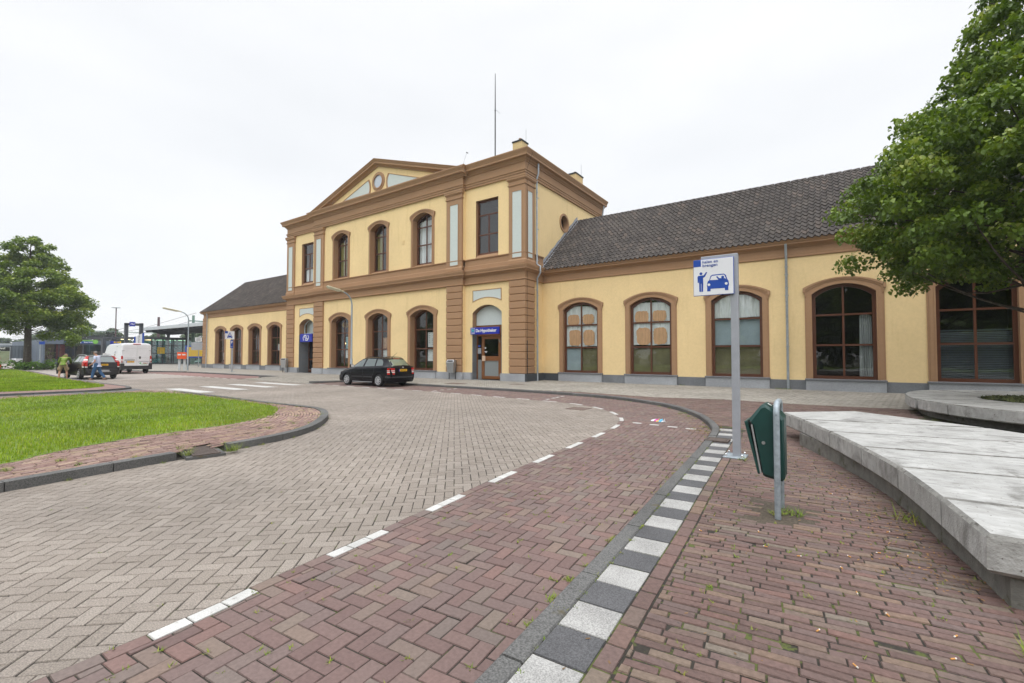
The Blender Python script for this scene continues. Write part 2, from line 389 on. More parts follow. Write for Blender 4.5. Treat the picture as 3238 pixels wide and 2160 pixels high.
BACK = crv([(-26.3, -5), (-25.6, 2), (-25.35, 4.8), (-25.4, 6.4), (-25.9, 7.05), (-27.2, 7.36), (-31, 7.4), (-35.8, 7.55), (-42, 7.85), (-51, 8.5), (-58.5, 9.0), (-66, 9.3), (-72, 8.9), (-77, 7), (-80, 3), (-82, -5)], .5)

sheet('ground', [(-700, -300), (300, -300), (300, 700), (-700, 700)], -.09, 'land')
sheet('road_bed', [(-37, -6), (-.9, -6), (-.9, 16.9), (-37, 16.9)], -.006, 'joint')
sheet('road', [(-36, -40), (-36, 16.6), (-230, 40), (-230, -40)], -.002, 'roadfar')
sheet('parking_lane', [(-31.2, 13.9), (-31.2, 16.4), (-46, 16.4), (-50, 15.0), (-60, 14.2), (-48, 13.95), (-36, 13.89)], .003, 'redfar')
RED_P = np.r_[KERB[KERB[:, 0] > -22.4], [(-22.3, 13.93)], offs(LINE, .05)[::-1]]
pave('brick_lane', np.r_[KERB[:-1], offs(LINE, .05)[::-1][2:]], 'redbrick', .1, .2, R(5), gap=.0065, bev=.003, seed=3, skip=lambda c: c[0] < -22.9 or (-6.24 < c[0] < -5.62 and 11.55 < c[1] < 12.2))
GREY_P = np.r_[offs(LINE, -.05)[:-1], [(-23.3, 13.8), (-31.2, 13.79), (-36, 13.79), (-36, 7.62)], BACK[(BACK[:, 0] > -36) & (BACK[:, 1] > 7.2)][::-1], [(-25.45, 7.25), (-23.35, 7.25)], ISLE[(ISLE[:, 0] > -22.6)][::-1]]
pave('block_road', GREY_P, 'block', .105, .21, R(42), gap=.007, bev=.003, seed=5, dz=.001, tilt=.008)
# row of bricks between the two pavings, white ones in groups of three
def brick_row(name_w, name_r, curve, phase0, per=1.17, on=.585, w=.1, zt=.001):
    E_ = even(curve, .195); a = MB(); b = MB()
    sp = 0
    for i in range(len(E_)-1):
        p, q = E_[i], E_[i+1]; t = (q-p)/np.linalg.norm(q-p); n = np.array([t[1], -t[0]]); s = i*.195
        white = ((s-phase0) % per) < on-.01
        A = p+t*.004; B = q-t*.004; m = a if white else b
        o = [A-n*w/2*.96, A+n*w/2*.96, B+n*w/2*.96, B-n*w/2*.96]; c = (A+B)/2; zz = zt+rnd.gauss(0, .0008)
        i2 = [c+(k-c)*.965 for k in o]
        v = [(k[0], k[1], zz-.009) for k in o]+[(k[0], k[1], zz) for k in i2]
        m.add(v, [(4, 5, 6, 7), (0, 1, 5, 4), (1, 2, 6, 5), (2, 3, 7, 6), (3, 0, 4, 7)], 0, rnd.random())
    struct(name_w, a, 'whitepaint')
    if b.f: struct(name_r, b, 'redbrick', attr=True)
brick_row('road_markings', 'road_edge_row', LINE, 5.849)
E2 = even(LINEF, .195); far = MB()
for i in range(len(E2)-1):
    if (i*.195) % 1.25 < .62: far.box(E2[i+1][0], E2[i][0], E2[i][1]-.05, E2[i][1]+.05, -.004, .005)
for x, y in ((-3.59, 10.15), (-3.19, 10.11), (-2.78, 10.04), (-2.39, 10.0)): far.box(x-.1, x+.1, y-.05, y+.05, -.004, .004)
for x, y in ((-8.07, 13.8), (-8.1, 14.25), (-8.15, 14.65), (-8.18, 15.06)): far.box(x-.05, x+.05, y-.1, y+.1, -.004, .004)
for x in (-14.0, -14.15): 
    for y in (14.3, 14.75, 15.2, 15.6): 
        if x == -14.0: far.box(x-.05, x+.05, y-.1, y+.1, -.004, .004)
struct('road_markings', far, 'whitepaint')
zb = MB()
for k, y in enumerate((8.25, 9.78, 11.3, 12.85)):
    x1 = -20.95-.42*k; x0 = x1-(3.65 if k < 2 else 3.9)
    zb.poly([(x0-.12, y-.27, .007), (x1-.1, y-.27, .007), (x1+.1, y+.27, .007), (x0+.1, y+.27, .007)])
struct('zebra_crossing', zb, 'whitepaint')

# ---- pavements
KB = offs(KERB, .135)                               # back edge of the kerb
def upto(P, y): return P[(P[:, 1] < y) & (P[:, 0] > -2.2)]
T0 = upto(offs(KERB, .138), 10.0); T1 = upto(offs(KERB, .422), 10.0); T2 = upto(offs(KERB, .53), 10.0)
BEND = offs(KERB, .14); BEND = BEND[(BEND[:, 1] > 10.0) & (BEND[:, 0] > -10.2)]
SIDE_P = np.r_[T2, [(-1.43, 10.02)], BEND[::1], [(-10.3, 16.05), (-8, 16.35), (-5.9, 15.98), (-4.9, 15.85), (-2.9, 16.3), (-2.2, 16.25), (-.9, 16.0), (.3, 16.1), (3.6, 16.4), (3.6, -4)]]
sheet('pavement_bed', list(map(tuple, np.r_[offs(KERB, .02)[KERB[:, 0] > -22.3], [(-22.3, 23.2), (22, 23.2), (22, -6)]])), PV-.006, 'joint_moss')
pave('brick_pavement', SIDE_P, 'sidebrick', .0625, .205, R(5.5), gap=.0075, bev=.0035, z=PV, bond='wild', dz=.002, tilt=.02, seed=8,
     skip=lambda c: (-.62 < c[0] < -.2 and 4.62 < c[1] < 5.25) or (1.75 < c[0] and 12.2 < c[1]))
def rowmb(curve, pitch, w0, fn):
    E_ = even(curve, pitch)
    for i in range(len(E_)-1):
        p, q = E_[i], E_[i+1]; t = (q-p)/np.linalg.norm(q-p); n = np.array([t[1], -t[0]]); fn(i, p, q, t, n)
tw, td, tr = MB(), MB(), MB()
def tile(i, p, q, t, n):
    m = (tw, td)[i % 2]; g = .004; o = [p+t*g, p+t*g+n*.276, q-t*g+n*.276, q-t*g]; c = sum(o)/4; z = PV+rnd.gauss(0, .0012)
    v = [(k[0], k[1], z-.012) for k in o]+[(*(c+(k-c)*.975), z) for k in o]
    m.add(v, [(4, 5, 6, 7), (0, 1, 5, 4), (1, 2, 6, 5), (2, 3, 7, 6), (3, 0, 4, 7)])
rowmb(T0, .284, 0, tile)
def srow(i, p, q, t, n):
    g = .005; o = [p+t*g, p+t*g+n*.1, q-t*g+n*.1, q-t*g]; c = sum(o)/4; z = PV+rnd.gauss(0, .0015)
    v = [(k[0], k[1], z-.012) for k in o]+[(*(c+(k-c)*.95), z) for k in o]
    tr.add(v, [(4, 5, 6, 7), (0, 1, 5, 4), (1, 2, 6, 5), (2, 3, 7, 6), (3, 0, 4, 7)], 0, rnd.random())
rowmb(T1, .205, 0, srow)
struct('white_kerb_tiles', tw, 'tile_white'); struct('dark_kerb_tiles', td, 'tile_dark'); struct('edging_row', tr, 'sidebrick', attr=True)
BK = offs(KERB, .14); BK = BK[(BK[:, 0] <= -10.1) & (BK[:, 0] > -22.0)]
PAVE_P = np.r_[[(-10.3, 16.05)], BK, [(-22.1, 16.3), (-22.1, 22.95), (9, 22.95), (9, 16.6), (3.6, 16.4), (.3, 16.1), (-.9, 16.0), (-2.2, 16.25), (-2.9, 16.3), (-4.9, 15.85), (-5.9, 15.98), (-8, 16.35)]]
pave('block_pavement', PAVE_P, 'paver', .11, .22, R(38), gap=.011, bev=.004, z=PV, dz=.0015, tilt=.012, seed=9)
ramp = lambda c: PV*min(1, max(0, (c[1]-13.9)/2.2))+.001
RAMP_P = np.array([(-23.35, 13.9), (-22.95, 14.9), (-22.6, 15.9), (-22.1, 16.3), (-22.1, 22.95), (-32, 22.95), (-32, 16.5), (-31.0, 16.4), (-30.9, 13.9)])
pave('crossing_pavement', RAMP_P, 'paver', .11, .22, R(38), gap=.006, bev=.003, zf=ramp, seed=10)
mb = MB(); mb.quad((-23.3, 13.9, -.008), (-22.5, 16.1, PV-.008), (-31.0, 16.1, PV-.008), (-30.9, 13.9, -.008)); mb.quad((-22.1, 16.1, PV-.008), (-22.1, 23.2, PV-.008), (-32.2, 23.2, PV-.008), (-32.2, 16.1, PV-.008)); struct('pavement_bed', mb, 'joint')
sheet('pavement', [(-31.9, 16.4), (-46, 16.4), (-51, 15.2), (-60, 14.6), (-230, 42), (-230, 90), (-31.9, 90)], PV-.003, 'pavefar')
# ---- kerbs, in lengths of about a metre
def kerb(name, curve, w, h, piece=1.0, low=None, ch=.02):
    E_ = even(curve, piece/4); mb = MB()
    for a in range(0, len(E_)-1, 4):
        seg = E_[a:a+5]
        if len(seg) < 2: continue
        t = np.gradient(seg, axis=0); t /= np.linalg.norm(t, axis=1)[:, None]; n = np.c_[t[:, 1], -t[:, 0]]
        seg = seg.copy(); seg[0] += t[0]*.006; seg[-1] -= t[-1]*.006; dz = rnd.gauss(0, .002)
        H = [(low(p) if low else h)+dz for p in seg]
        rows = [[(p[0], p[1], -.03) for p in seg], [(p[0], p[1], hh-ch) for p, hh in zip(seg, H)], [(*(p+k*ch), hh) for p, k, hh in zip(seg, n, H)],
                [(*(p+k*(w-.008)), hh) for p, k, hh in zip(seg, n, H)], [(*(p+k*w), hh-.01) for p, k, hh in zip(seg, n, H)], [(*(p+k*w), -.03) for p, k in zip(seg, n)]]
        for A, B in zip(rows, rows[1:]): mb.strip(A, B)
        for e in (0, -1): mb.poly([r[e] for r in rows])
    return struct(name, mb, 'kerbstone', smooth=30)
kerb('kerb', KERB, .135, PV+.012, low=lambda p: PV+.004 if p[1] < 8 and p[0] > -2.2 else PV+.02)
kerb('kerb', np.array([(-31.0, 15.2), (-31.0, 16.4)]), .16, PV+.02); kerb('kerb', np.array([(-31.0, 16.4), (-46, 16.4)]), .16, PV+.02)
kerb('kerb', crv([(-46.16, 16.4), (-51, 15.2), (-60, 14.6), (-72, 16.2), (-100, 20.6)], 1.), .16, PV+.02)
# ---- the grass island
GRASS = crv([(-8.75, -5), (-8.8, -1), (-9.02, 1.0), (-9.38, 1.5), (-9.78, 2.1), (-10.05, 2.9), (-10.2, 3.7), (-10.35, 4.6), (-10.75, 5.4), (-11.4, 6.02), (-12.3, 6.55), (-13.2, 6.8), (-15.1, 6.95), (-17, 7.02), (-19.5, 7.0), (-21, 6.7), (-22.1, 6.1), (-22.35, 5.2), (-22.45, 3.5), (-22.7, -5)], .3)
sheet('island_bed', list(map(tuple, offs(ISLE, -.8))), PV+.002, 'joint_moss')
pave('island_border', np.r_[offs(ISLE, -.16), GRASS[::-1]], 'islandbrick', .066, .205, R(97), gap=.011, bev=.006, z=PV+.012, bond='wild', dz=.004, tilt=.03, seed=12,
     skip=lambda c: c[0] < -8.6 and c[1] > 4.6 or (-8.44 < c[0] < -7.5 and 2.97-.19*(c[0]+8.08) < c[1]+.02 < 3.31-.19*(c[0]+8.08)))
def arc_rows():      # bricks laid along the curve round the nose of the island
    sel = ISLE[(ISLE[:, 0] < -8.0) & (ISLE[:, 1] > 4.45)]; mb = MB()
    for k in range(24):
        o = .17+.066*k; E_ = even(offs(ISLE, -o), .205)
        for i in range(len(E_)-1):
            p, q = E_[i], E_[i+1]; c = (p+q)/2
            if not ((c[0] <= -8.6 and c[1] > 4.6)) : continue
            if c[0] < -23.2: continue
            if inside(np.array([c]), GRASS)[0]: continue
            l = np.linalg.norm(q-p)
            if l < .05 or not inside(np.array([c]), ISLE)[0]: continue
            t = (q-p)/l; n = np.array([t[1], -t[0]])*-1; g = .006
            o_ = [p+t*g, q-t*g, q-t*g+n*.058, p+t*g+n*.058]; z = PV+.012+rnd.gauss(0, .004)
            v = [(x[0], x[1], z-.014) for x in o_]; c2 = sum(o_)/4; v += [(*(c2+(x-c2)*.93), z) for x in o_]
            mb.add(v, [(4, 5, 6, 7), (0, 1, 5, 4), (1, 2, 6, 5), (2, 3, 7, 6), (3, 0, 4, 7)], 0, rnd.random())
    struct('island_border', mb, 'islandbrick', attr=True)
arc_rows()
kerb('island_kerb', offs(ISLE, 0)[(ISLE[:, 1] < 2.98) & (ISLE[:, 0] > -12)], -.16, PV+.03, piece=1.0, ch=-.0)
kerb('island_kerb', ISLE[((ISLE[:, 1] > 3.2) | (ISLE[:, 0] < -8.6)) & (ISLE[:, 0] > -23.7)][:-26], -.16, PV+.03, ch=-.0)
sheet('path', [(-24.2, -5), (-23.5, 6.6), (-23.1, 7.25), (-26.2, 7.3), (-25.35, 6.6), (-25.5, 2), (-26.4, -5)], .004, 'asphalt')
sheet('lawn_bed', list(map(tuple, GRASS)), PV+.011, 'lawnsoil')
sheet('back_island_border', list(map(tuple, BACK)), PV-.01, 'islandbrick')
kerb('back_island_kerb', BACK, -.16, PV, ch=-.0)
BG = crv([(-27.9, -5), (-27.3, 2), (-26.8, 4.6), (-27.0, 5.9), (-28.3, 6.75), (-31, 6.95), (-35.8, 7.15), (-42, 7.45), (-51, 8.1), (-58.5, 8.6), (-66, 8.9), (-71.5, 8.5), (-76, 6.6), (-79, 3), (-81, -5)], .5)
sheet('lawn_bed', list(map(tuple, BG)), PV-.005, 'lawnsoil')
# ---- grass blades
def blades(name, P, n, h, w, z, seed, dens=None, lean=.5, m='blade', tilt_up=1.):
    rg = np.random.default_rng(seed); P = np.asarray(P); lo, hi = P.min(0), P.max(0); pts = np.zeros((0, 2))
    while len(pts) < n:
        q = lo+rg.random((n*2, 2))*(hi-lo); q = q[inside(q, P)]
        if dens is not None: q = q[rg.random(len(q)) < dens(q)]
        pts = np.r_[pts, q]
    pts = pts[:n]
    patch = .5+.5*np.sin(pts[:, 0]*1.7+2*np.sin(pts[:, 1]*1.1))*np.cos(pts[:, 1]*2.3+1.5*np.sin(pts[:, 0]*.9))*np.cos(.37*pts[:, 0]-.6*pts[:, 1])
    a = rg.random(n)*6.283; hh = h*(.55+.9*rg.random(n))*(.75+.5*patch); ww = w*(.6+.8*rg.random(n)); b = rg.random(n)*6.283; le = lean*hh*rg.random(n)
    d = np.c_[np.cos(a), np.sin(a), np.zeros(n)]*ww[:, None]/2; base = np.c_[pts, np.full(n, z)]
    tip = base+np.c_[np.cos(b)*le, np.sin(b)*le, hh]
    V = np.stack([base-d, base+d, tip], 1).reshape(-1, 3); F = np.arange(3*n).reshape(-1, 3)
    big = .5+.5*np.sin(pts[:, 0]*.55+1.7*np.sin(pts[:, 1]*.8+1))*np.cos(pts[:, 1]*.9+.7*pts[:, 0])
    rv = np.clip(.42*rg.random(n)+.28*patch+.26*big+.1*rg.random(n)**4*4, 0, 1)
    o = raw_mesh(name, V, F, m, rv=rv, loops=3); o['kind'] = 'stuff'; return o
near = lambda q: np.clip(9/np.hypot(q[:, 0], q[:, 1]), .25, 1)
blades('grass', GRASS, 95000, .05, .012, PV+.015, 21, near)
mat('daisy', (.75, .74, .68), .8, attr=[(0, (.75, .74, .70)), (.75, (.75, .74, .70)), (.8, (.75, .55, .04)), (1, (.75, .55, .04))])
rgd = np.random.default_rng(77); q = np.c_[rgd.uniform(-21, -9.2, 900), rgd.uniform(1.2, 6.8, 900)]; q = q[inside(q, GRASS)]; q = q[np.sin(q[:, 0]*1.3+q[:, 1])+rgd.normal(0, .6, len(q)) > .55][:230]
V_ = []
for x_, y_ in q:
    r_ = rgd.uniform(.008, .016); z_ = PV+.06+rgd.uniform(0, .015); V_ += [(x_-r_, y_, z_), (x_, y_-r_, z_), (x_+r_, y_, z_+.004), (x_, y_+r_, z_+.004)]
o = raw_mesh('daisies', V_, np.arange(len(V_)).reshape(-1, 4), 'daisy', rv=rgd.random(len(V_)//4)); o['kind'] = 'stuff'
blades('grass', BG[BG[:, 0] > -75], 60000, .07, .03, PV-.006, 22, lambda q: np.clip(28/np.hypot(q[:, 0], q[:, 1]), .1, 1)**2)
# tufts in the joints, thicker at the lawn edge and along the kerbs
def tufts(name, spots, seed, m='weed'):
    rg = np.random.default_rng(seed); V = []; RV = []
    for x, y, z, r, h, n in spots:
        a = rg.random(n)*6.283; rr = r*np.sqrt(rg.random(n)); px, py = x+np.cos(a)*rr, y+np.sin(a)*rr
        b = rg.random(n)*6.283; hh = h*(.4+.8*rg.random(n)); le = hh*(.6+1.6*rg.random(n)); w = .002+.003*rg.random(n); c = rg.random()
        ca, sa = np.cos(b), np.sin(b)
        base = np.c_[px, py, np.full(n, z)]; d = np.c_[-sa, ca, np.zeros(n)]*w[:, None]; tip = base+np.c_[ca*le, sa*le, hh]
        V.append(np.stack([base-d, base+d, tip], 1).reshape(-1, 3)); RV.append(np.clip(.35*c+.6*rg.random(n), 0, 1))
    V = np.concatenate(V); o = raw_mesh(name, V, np.arange(len(V)).reshape(-1, 3), m, rv=np.concatenate(RV), loops=3); o['kind'] = 'stuff'
rg = np.random.default_rng(5); sp = []
for i in range(420):      # pavement joints
    x, y = rg.uniform(-.8, 2.6), rg.uniform(.6, 9);
    if x < -.82-.055*y+.25: continue
    sp.append((x, y, PV-.004, .018, .016, 9))
for i in range(120):
    k = rg.integers(0, len(KERB)); p = KERB[k]
    if p[0] > -9: sp.append((p[0]-rg.uniform(0, .09), p[1], 0, .04, .03, 14))
for i in range(150):       # bend, drier
    k = rg.integers(0, len(KERB)); p = KERB[k]
    if -5 < p[0] < -1.8 and p[1] > 8.6: sp.append((p[0]-abs(rg.normal(0, .16)), p[1]-abs(rg.normal(0, .12)), .0, .06, .035, 20))
for i in range(230):       # brick lane
    y = rg.uniform(.4, 9); sp.append((rg.uniform(-3.1-.05*y, -1.4), y, -.004, .016, .018, 9))
for i in range(140):       # between kerb and tiles
    k = rg.integers(0, len(T0)); p = T0[k]; sp.append((p[0]+rg.normal(0, .012), p[1]+rg.uniform(-.1, .1), PV-.003, .016, .014, 10))
for i in range(260):       # island border
    k = rg.integers(0, len(GRASS)); p = GRASS[k]; t = rg.random()**1.6*1.3; q = ISLE[np.argmin(np.linalg.norm(ISLE-p, axis=1))]; v = p+(q-p)*min(t, .9)
    sp.append((v[0], v[1], PV+.005, .06+.05*(t < .3), .05, 26))
for i in range(60):
    p = ISLE[rg.integers(0, len(ISLE))]; sp.append((p[0]+rg.uniform(0, .04), p[1], 0, .05, .04, 16))
for i in range(45): sp.append((rg.uniform(-8, -3.4), rg.uniform(.8, 9), -.003, .012, .014, 7))
sp += [(.62, 5.35, PV, .16, .09, 90), (.8, 4.9, PV, .05, .05, 30), (.86, 3.25, PV, .13, .07, 100), (1.05, 3.0, PV, .1, .06, 60), (-.3, 4.95, PV, .1, .05, 80), (-.42, 4.86, PV, .05, .04, 30), (-1.46, 2.55, .0, .05, .022, 50), (-1.42, 2.25, .0, .05, .024, 50), (-1.3, 2.35, .07, .05, .02, 40), (-1.42, 3.5, .06, .07, .02, 60),
       (-7.9, 2.86, .05, .07, .12, 60), (-7.75, 3.42, .03, .09, .14, 90), (-8.3, 2.9, .09, .05, .06, 30), (-14.6, 16.15, 0, .35, .06, 130), (-29.5, 14.3, .0, .35, .05, 110), (-1.6, 22.6, PV, .3, .08, 150), (-5.8, 22.7, PV, .15, .06, 50), (-42.3, 18.5, PV, .25, .06, 60), (-1.0, 7.1, PV, .06, .05, 40)]
tufts('weeds', sp, 31)
# dry blossom litter blown against the bench and the bend
mat('litter_dry', (.30, .16, .055), .9, attr=[(0, (.14, .085, .04)), (.6, (.26, .14, .05)), (1, (.38, .22, .08))])
V = []
def scatter(f, n):
    for i in range(n):
        x, y, z = f(); a = rg.random()*6.28; l = .004+.009*rg.random(); w = .002+.003*rg.random(); d = np.array([math.cos(a), math.sin(a), 0]); e = np.array([-d[1], d[0], 0]); p = np.array([x, y, z+.004]); u = np.array([0, 0, .006*rg.random()])
        V.extend([p-d*l-e*w, p+d*l-e*w+u, p+d*l+e*w+u, p-d*l+e*w])
def along(P, sp):
    k = rg.integers(0, len(P)-1); t = rg.random(); p = np.array(P[k])*(1-t)+np.array(P[k+1])*t; return p+rg.normal(size=2)*sp
bl = [(-.5, 8.6), (-.1, 7.5), (.2, 6.6), (.42, 5.8), (.55, 5.2), (.66, 4.5), (.74, 3.9)]
scatter(lambda: (*(along(bl, .08)-np.array([abs(rg.normal(0, .24)), 0])), PV), 900)
kb = [(-1.9, 9.3), (-2.1, 10.1), (-2.4, 10.9), (-2.8, 11.7), (-3.3, 12.5)]
scatter(lambda: (*(along(kb, .08)-np.array([abs(rg.normal(0, .15)), 0])), 0.), 700)
scatter(lambda: (*(along(kb, .05)+np.array([.28, 0])), PV), 350)
scatter(lambda: (rg.uniform(-1.2, 2.4), rg.uniform(.8, 9.5), PV), 170)
scatter(lambda: (rg.normal(-2.2, .2), rg.normal(9.8, .5), .0), 250)
V = np.array(V); o = raw_mesh('litter', V, np.arange(len(V)).reshape(-1, 4), 'litter_dry', rv=rg.random(len(V)//4)); o['kind'] = 'stuff'
# bare earth round the bin post, covers and drains
mb = MB(); mb.poly([(-.74, 4.5, PV-.003), (-.08, 4.5, PV-.003), (-.08, 5.38, PV-.003), (-.74, 5.38, PV-.003)]); struct('bare_ground', mb, 'earth')
mat('rustgrate', (.09, .068, .058), .75, var=.25, vs=40, bump=.3, bs=60)
def cover(name, x0, x1, y0, y1, z, label, cat, slots=0, rz=0, mt='castiron'):
    t = thing(name, label, cat, ((x0+x1)/2, (y0+y1)/2, z), rz); w, d = (x1-x0)/2, (y1-y0)/2
    m = MB(); m.ring([(-w, -d), (w, -d), (w, d), (-w, d)], [(-w+.03, -d+.03), (w-.03, -d+.03), (w-.03, d-.03), (-w+.03, d-.03)], 0, 1, close=True)
    m.v = [(a, c, .009 if b == 0 else -.12) for a, b, c in m.v]; m.build('frame', mt, t)
    m = MB(); m.box(-w+.034, w-.034, -d+.034, d-.034, -.02, .006 if not slots else -.012, 0)
    if slots:
        for i in range(slots):
            q = -w+.04+(2*w-.08)*(i+.5)/slots; m.box(q-.010, q+.010, -d+.034, d-.034, -.011, .007)
    m.build('grate' if slots else 'plate', mt, t); return t
cover('manhole_cover', -6.21, -5.64, 11.6, 12.16, .0, 'square rusty manhole cover in the grey blocks at the bend', 'manhole cover')
dt = cover('storm_drain', -8.46, -7.70, 2.94, 3.30, .05, 'rusty slotted storm drain set in the kerb of the grass island', 'drain', 22, R(-11), 'rustgrate')
m = MB(); m.box(-.50, .40, -.26, .24, -.12, -.008); m.build('bed', 'kerbstone', dt)
cover('storm_drain', -1.77, -1.40, 8.28, 8.60, PV+.016, 'slotted storm drain in the kerb beside the striped tiles', 'drain', 14, 0, 'rustgrate')
cover('manhole_cover', -16.2, -15.2, 17.2, 17.9, PV, 'flat manhole cover in the pavement by the office door', 'manhole cover')
cover('manhole_cover', -13.1, -12.5, 18.6, 19.1, PV, 'small square cover in the pavement off the building corner', 'manhole cover')

# ---------------------------------------------------------------- the station building
mat('stucco', (.80, .61, .325), .9, var=.035, vs=9, v2=.05, v2s=.5, bump=.3, bs=95, stain=((.66, .49, .24), 1.8, .56, .30, (1.6, 1.6, .2)))
mat('brown', (.355, .208, .112), .75, var=.04, vs=10, v2=.05, v2s=.6, bump=.22, bs=95)
mat('wood', (.10, .034, .015), .4, var=.15, vs=18, spec=.5, stretch=(8, 8, 1))
mat('wood_door', (.20, .075, .022), .4, var=.15, vs=18, spec=.5, stretch=(8, 8, 1))
mat('panelblue', (.55, .61, .60), .8, var=.03, vs=8, bump=.12, bs=90)
mat('bluestone', (.33, .345, .37), .8, var=.12, vs=28, v2=.14, v2s=1.5, bump=.25, bs=80, stain=((.17, .175, .19), 6, .6, .1))
mat('darkstone', (.17, .18, .195), .8, var=.16, vs=22, v2=.15, v2s=1.5, bump=.25, bs=80, stain=((.28, .29, .30), 7, .66, .06))
mat('sillslate', (.16, .165, .18), .7, var=.15, vs=25, bump=.2, bs=60)
mat('darkplinth', (.05, .058, .068), .6, var=.15, vs=12, stain=((.2, .2, .2), 4, .72, .03))
mat('rooftile', (0.082, 0.0656, 0.0574), .85, attr=[(0, (0.0459, 0.0369, 0.0336)), (.5, (0.0574, 0.0476, 0.0426)), (.9, (0.0754, 0.0623, 0.0541)), (1, (0.0984, 0.0738, 0.0615))], var=.18, vs=30, v2=.2, v2s=.7, bump=.3, bs=70, stain=((.17, .16, .14), 5, .72, .1))
mat('lead', (.3, .32, .36), .5, var=.3, vs=9, bump=.4, bs=12, stain=((.14, .12, .14), 4, .58, .06))
mat('zinc', (.36, .40, .44), .42, var=.12, vs=14, metal=.35, v2=.12, v2s=2)
mat('interior', (.03, .026, .021), .9, var=.2, vs=2)
mat('interior_light', (.09, .085, .075), .9, var=.1, vs=2)
mat('chimneybrick', (.62, .47, .24), .9, var=.12, vs=20, bump=.5, bs=30)
mat('black', (.015, .015, .017), .45)
mat('blackmatt', (.02, .021, .023), .8, var=.2, vs=15)
mat('white', (.78, .78, .77), .6)
mat('bitumen', (.06, .06, .06), .9, v2=.2)
glass_mat('glass', tint=(.84, .87, .86)); glass_mat('glass_upper', tint=(.84, .87, .87), add=.05); glass_mat('glass_dark', tint=(.25, .27, .27), add=.02)
STN = thing('station_building', 'ochre station building with brown trim, pedimented two-storey centre and tiled low wings', 'building', (-25.8, 20.93, 0))
def B(mb, name, mats, **k): return mb.build(name, mats, STN, world=True, **k)
def sweep(mb, prof, path, mi=0, cap=True):
    P = [np.array(p, float) for p in path]; n = len(P); off = []
    for i in range(n):
        ns = []
        for a, b in ((i-1, i), (i, i+1)):
            if 0 <= a and b < n: t = (P[b]-P[a])/np.linalg.norm(P[b]-P[a]); ns.append(np.array([t[1], -t[0]]))
        off.append(ns[0] if len(ns) == 1 else (ns[0]+ns[1])/(1+ns[0]@ns[1]))
    rows = [[(P[i][0]+off[i][0]*o, P[i][1]+off[i][1]*o, z) for i in range(n)] for o, z in prof]
    for A, Bq in zip(rows, rows[1:]): mb.strip(A, Bq, mi)
    if cap:
        for e in (0, -1): mb.poly([r[e] for r in rows], mi)
    return mb
def arc(hw, zs, za, n=14):
    """segmental arch through (-hw,zs) (0,za) (hw,zs)"""
    s = za-zs
    if s < .01: return [(-hw, zs), (hw, zs)]
    r = (hw*hw+s*s)/(2*s); cz = za-r; a0 = math.asin(hw/r)
    return [(r*math.sin(-a0+2*a0*i/n), cz+r*math.cos(-a0+2*a0*i/n)) for i in range(n+1)]
def wall(mb, x0, x1, y, z0, z1, ops, mw=0, mr=1):
    """wall with arched openings and their reveals"""
    x = x0
    for o in sorted(ops, key=lambda o: o['x']):
        c, hw = o['x'], o['hw']; a, b = c-hw, c+hw
        mb.quad((x, y, z0), (a, y, z0), (a, y, z1), (x, y, z1), mw)
        if o['z0'] > z0+.001: mb.quad((a, y, z0), (b, y, z0), (b, y, o['z0']), (a, y, o['z0']), mw)
        A = [(c+px, pz) for px, pz in arc(hw, o['zs'], o['za'])]
        for p, q in zip(A, A[1:]): mb.quad((p[0], y, p[1]), (q[0], y, q[1]), (q[0], y, z1), (p[0], y, z1), mw)
        L = [(a, o['z0'])]+A+[(b, o['z0'])]
        mb.strip([(p, y, q) for p, q in L], [(p, y+o['d'], q) for p, q in L], mr)
        mb.quad((a, y, o['z0']), (b, y, o['z0']), (b, y+o['d'], o['z0']), (a, y+o['d'], o['z0']), mr)
        x = b
    mb.quad((x, y, z0), (x1, y, z0), (x1, y, z1), (x, y, z1), mw)
# openings: x = centre, hw = half width, z0 sill, zs spring, za apex, d = depth of reveal
def op(x, hw, z0, zs, za, d): return dict(x=x, hw=hw, z0=z0, zs=zs, za=za, d=d)
WR = [-11.27, -7.37, -3.43, .52, 4.36, 8.25, 12.15, 16.0]; WL = [-55.05, -51.25, -47.46, -43.66]
CX = [-30.18, -25.83, -21.48]; DR, DL = -16.34, -35.0
wing_op = [op(x, 1.06, .56, 4.08, 4.46, .22) for x in WR]; wingl_op = [op(x, 1.06, .56, 4.08, 4.46, .3) for x in WL]
low_op = [op(x, 1.06, .56, 4.08, 4.46, .42) for x in CX]; up_op = [op(x, .88, 7.27, 10.38, 10.76, .42) for x in CX]
YW, YS, YC = 22.85, 20.93, 20.75
m = MB(); wall(m, -13.7, 22, YW, 0, 6.3, wing_op); B(m, 'wall', ['stucco', 'brown'])
m = MB(); wall(m, -59.3, -37.9, YW, 0, 6.3, wingl_op); m.quad((-59.3, YW, 0), (-59.3, 32, 0), (-59.3, 32, 6.3), (-59.3, YW, 6.3)); m.poly([(-59.3, 22.6, 6.3), (-59.3, 32.2, 6.3), (-59.3, 27.4, 10.35)]); B(m, 'wall', ['stucco', 'brown'])
m = MB()
wall(m, -18.0, -13.7, YS, 0, 6.3, [op(DR, 1.08, .1, 4.02, 4.48, .5)]); wall(m, -37.85, -33.6, YS, 0, 6.3, [op(DL, 1.08, .1, 4.02, 4.48, .9)])
wall(m, -18.0, -13.7, YS, 6.3, 11.8, [op(DR, .83, 7.27, 10.72, 10.72, .25)]); wall(m, -37.85, -33.6, YS, 6.3, 11.8, [op(-34.98, .84, 7.27, 10.72, 10.72, .25)])
wall(m, -33.6, -18.0, YC, 0, 6.3, low_op); wall(m, -33.6, -18.0, YC, 6.3, 11.8, up_op)
for x in (-33.6, -18.0): m.quad((x, YC, 0), (x, YS, 0), (x, YS, 11.8), (x, YC, 11.8))
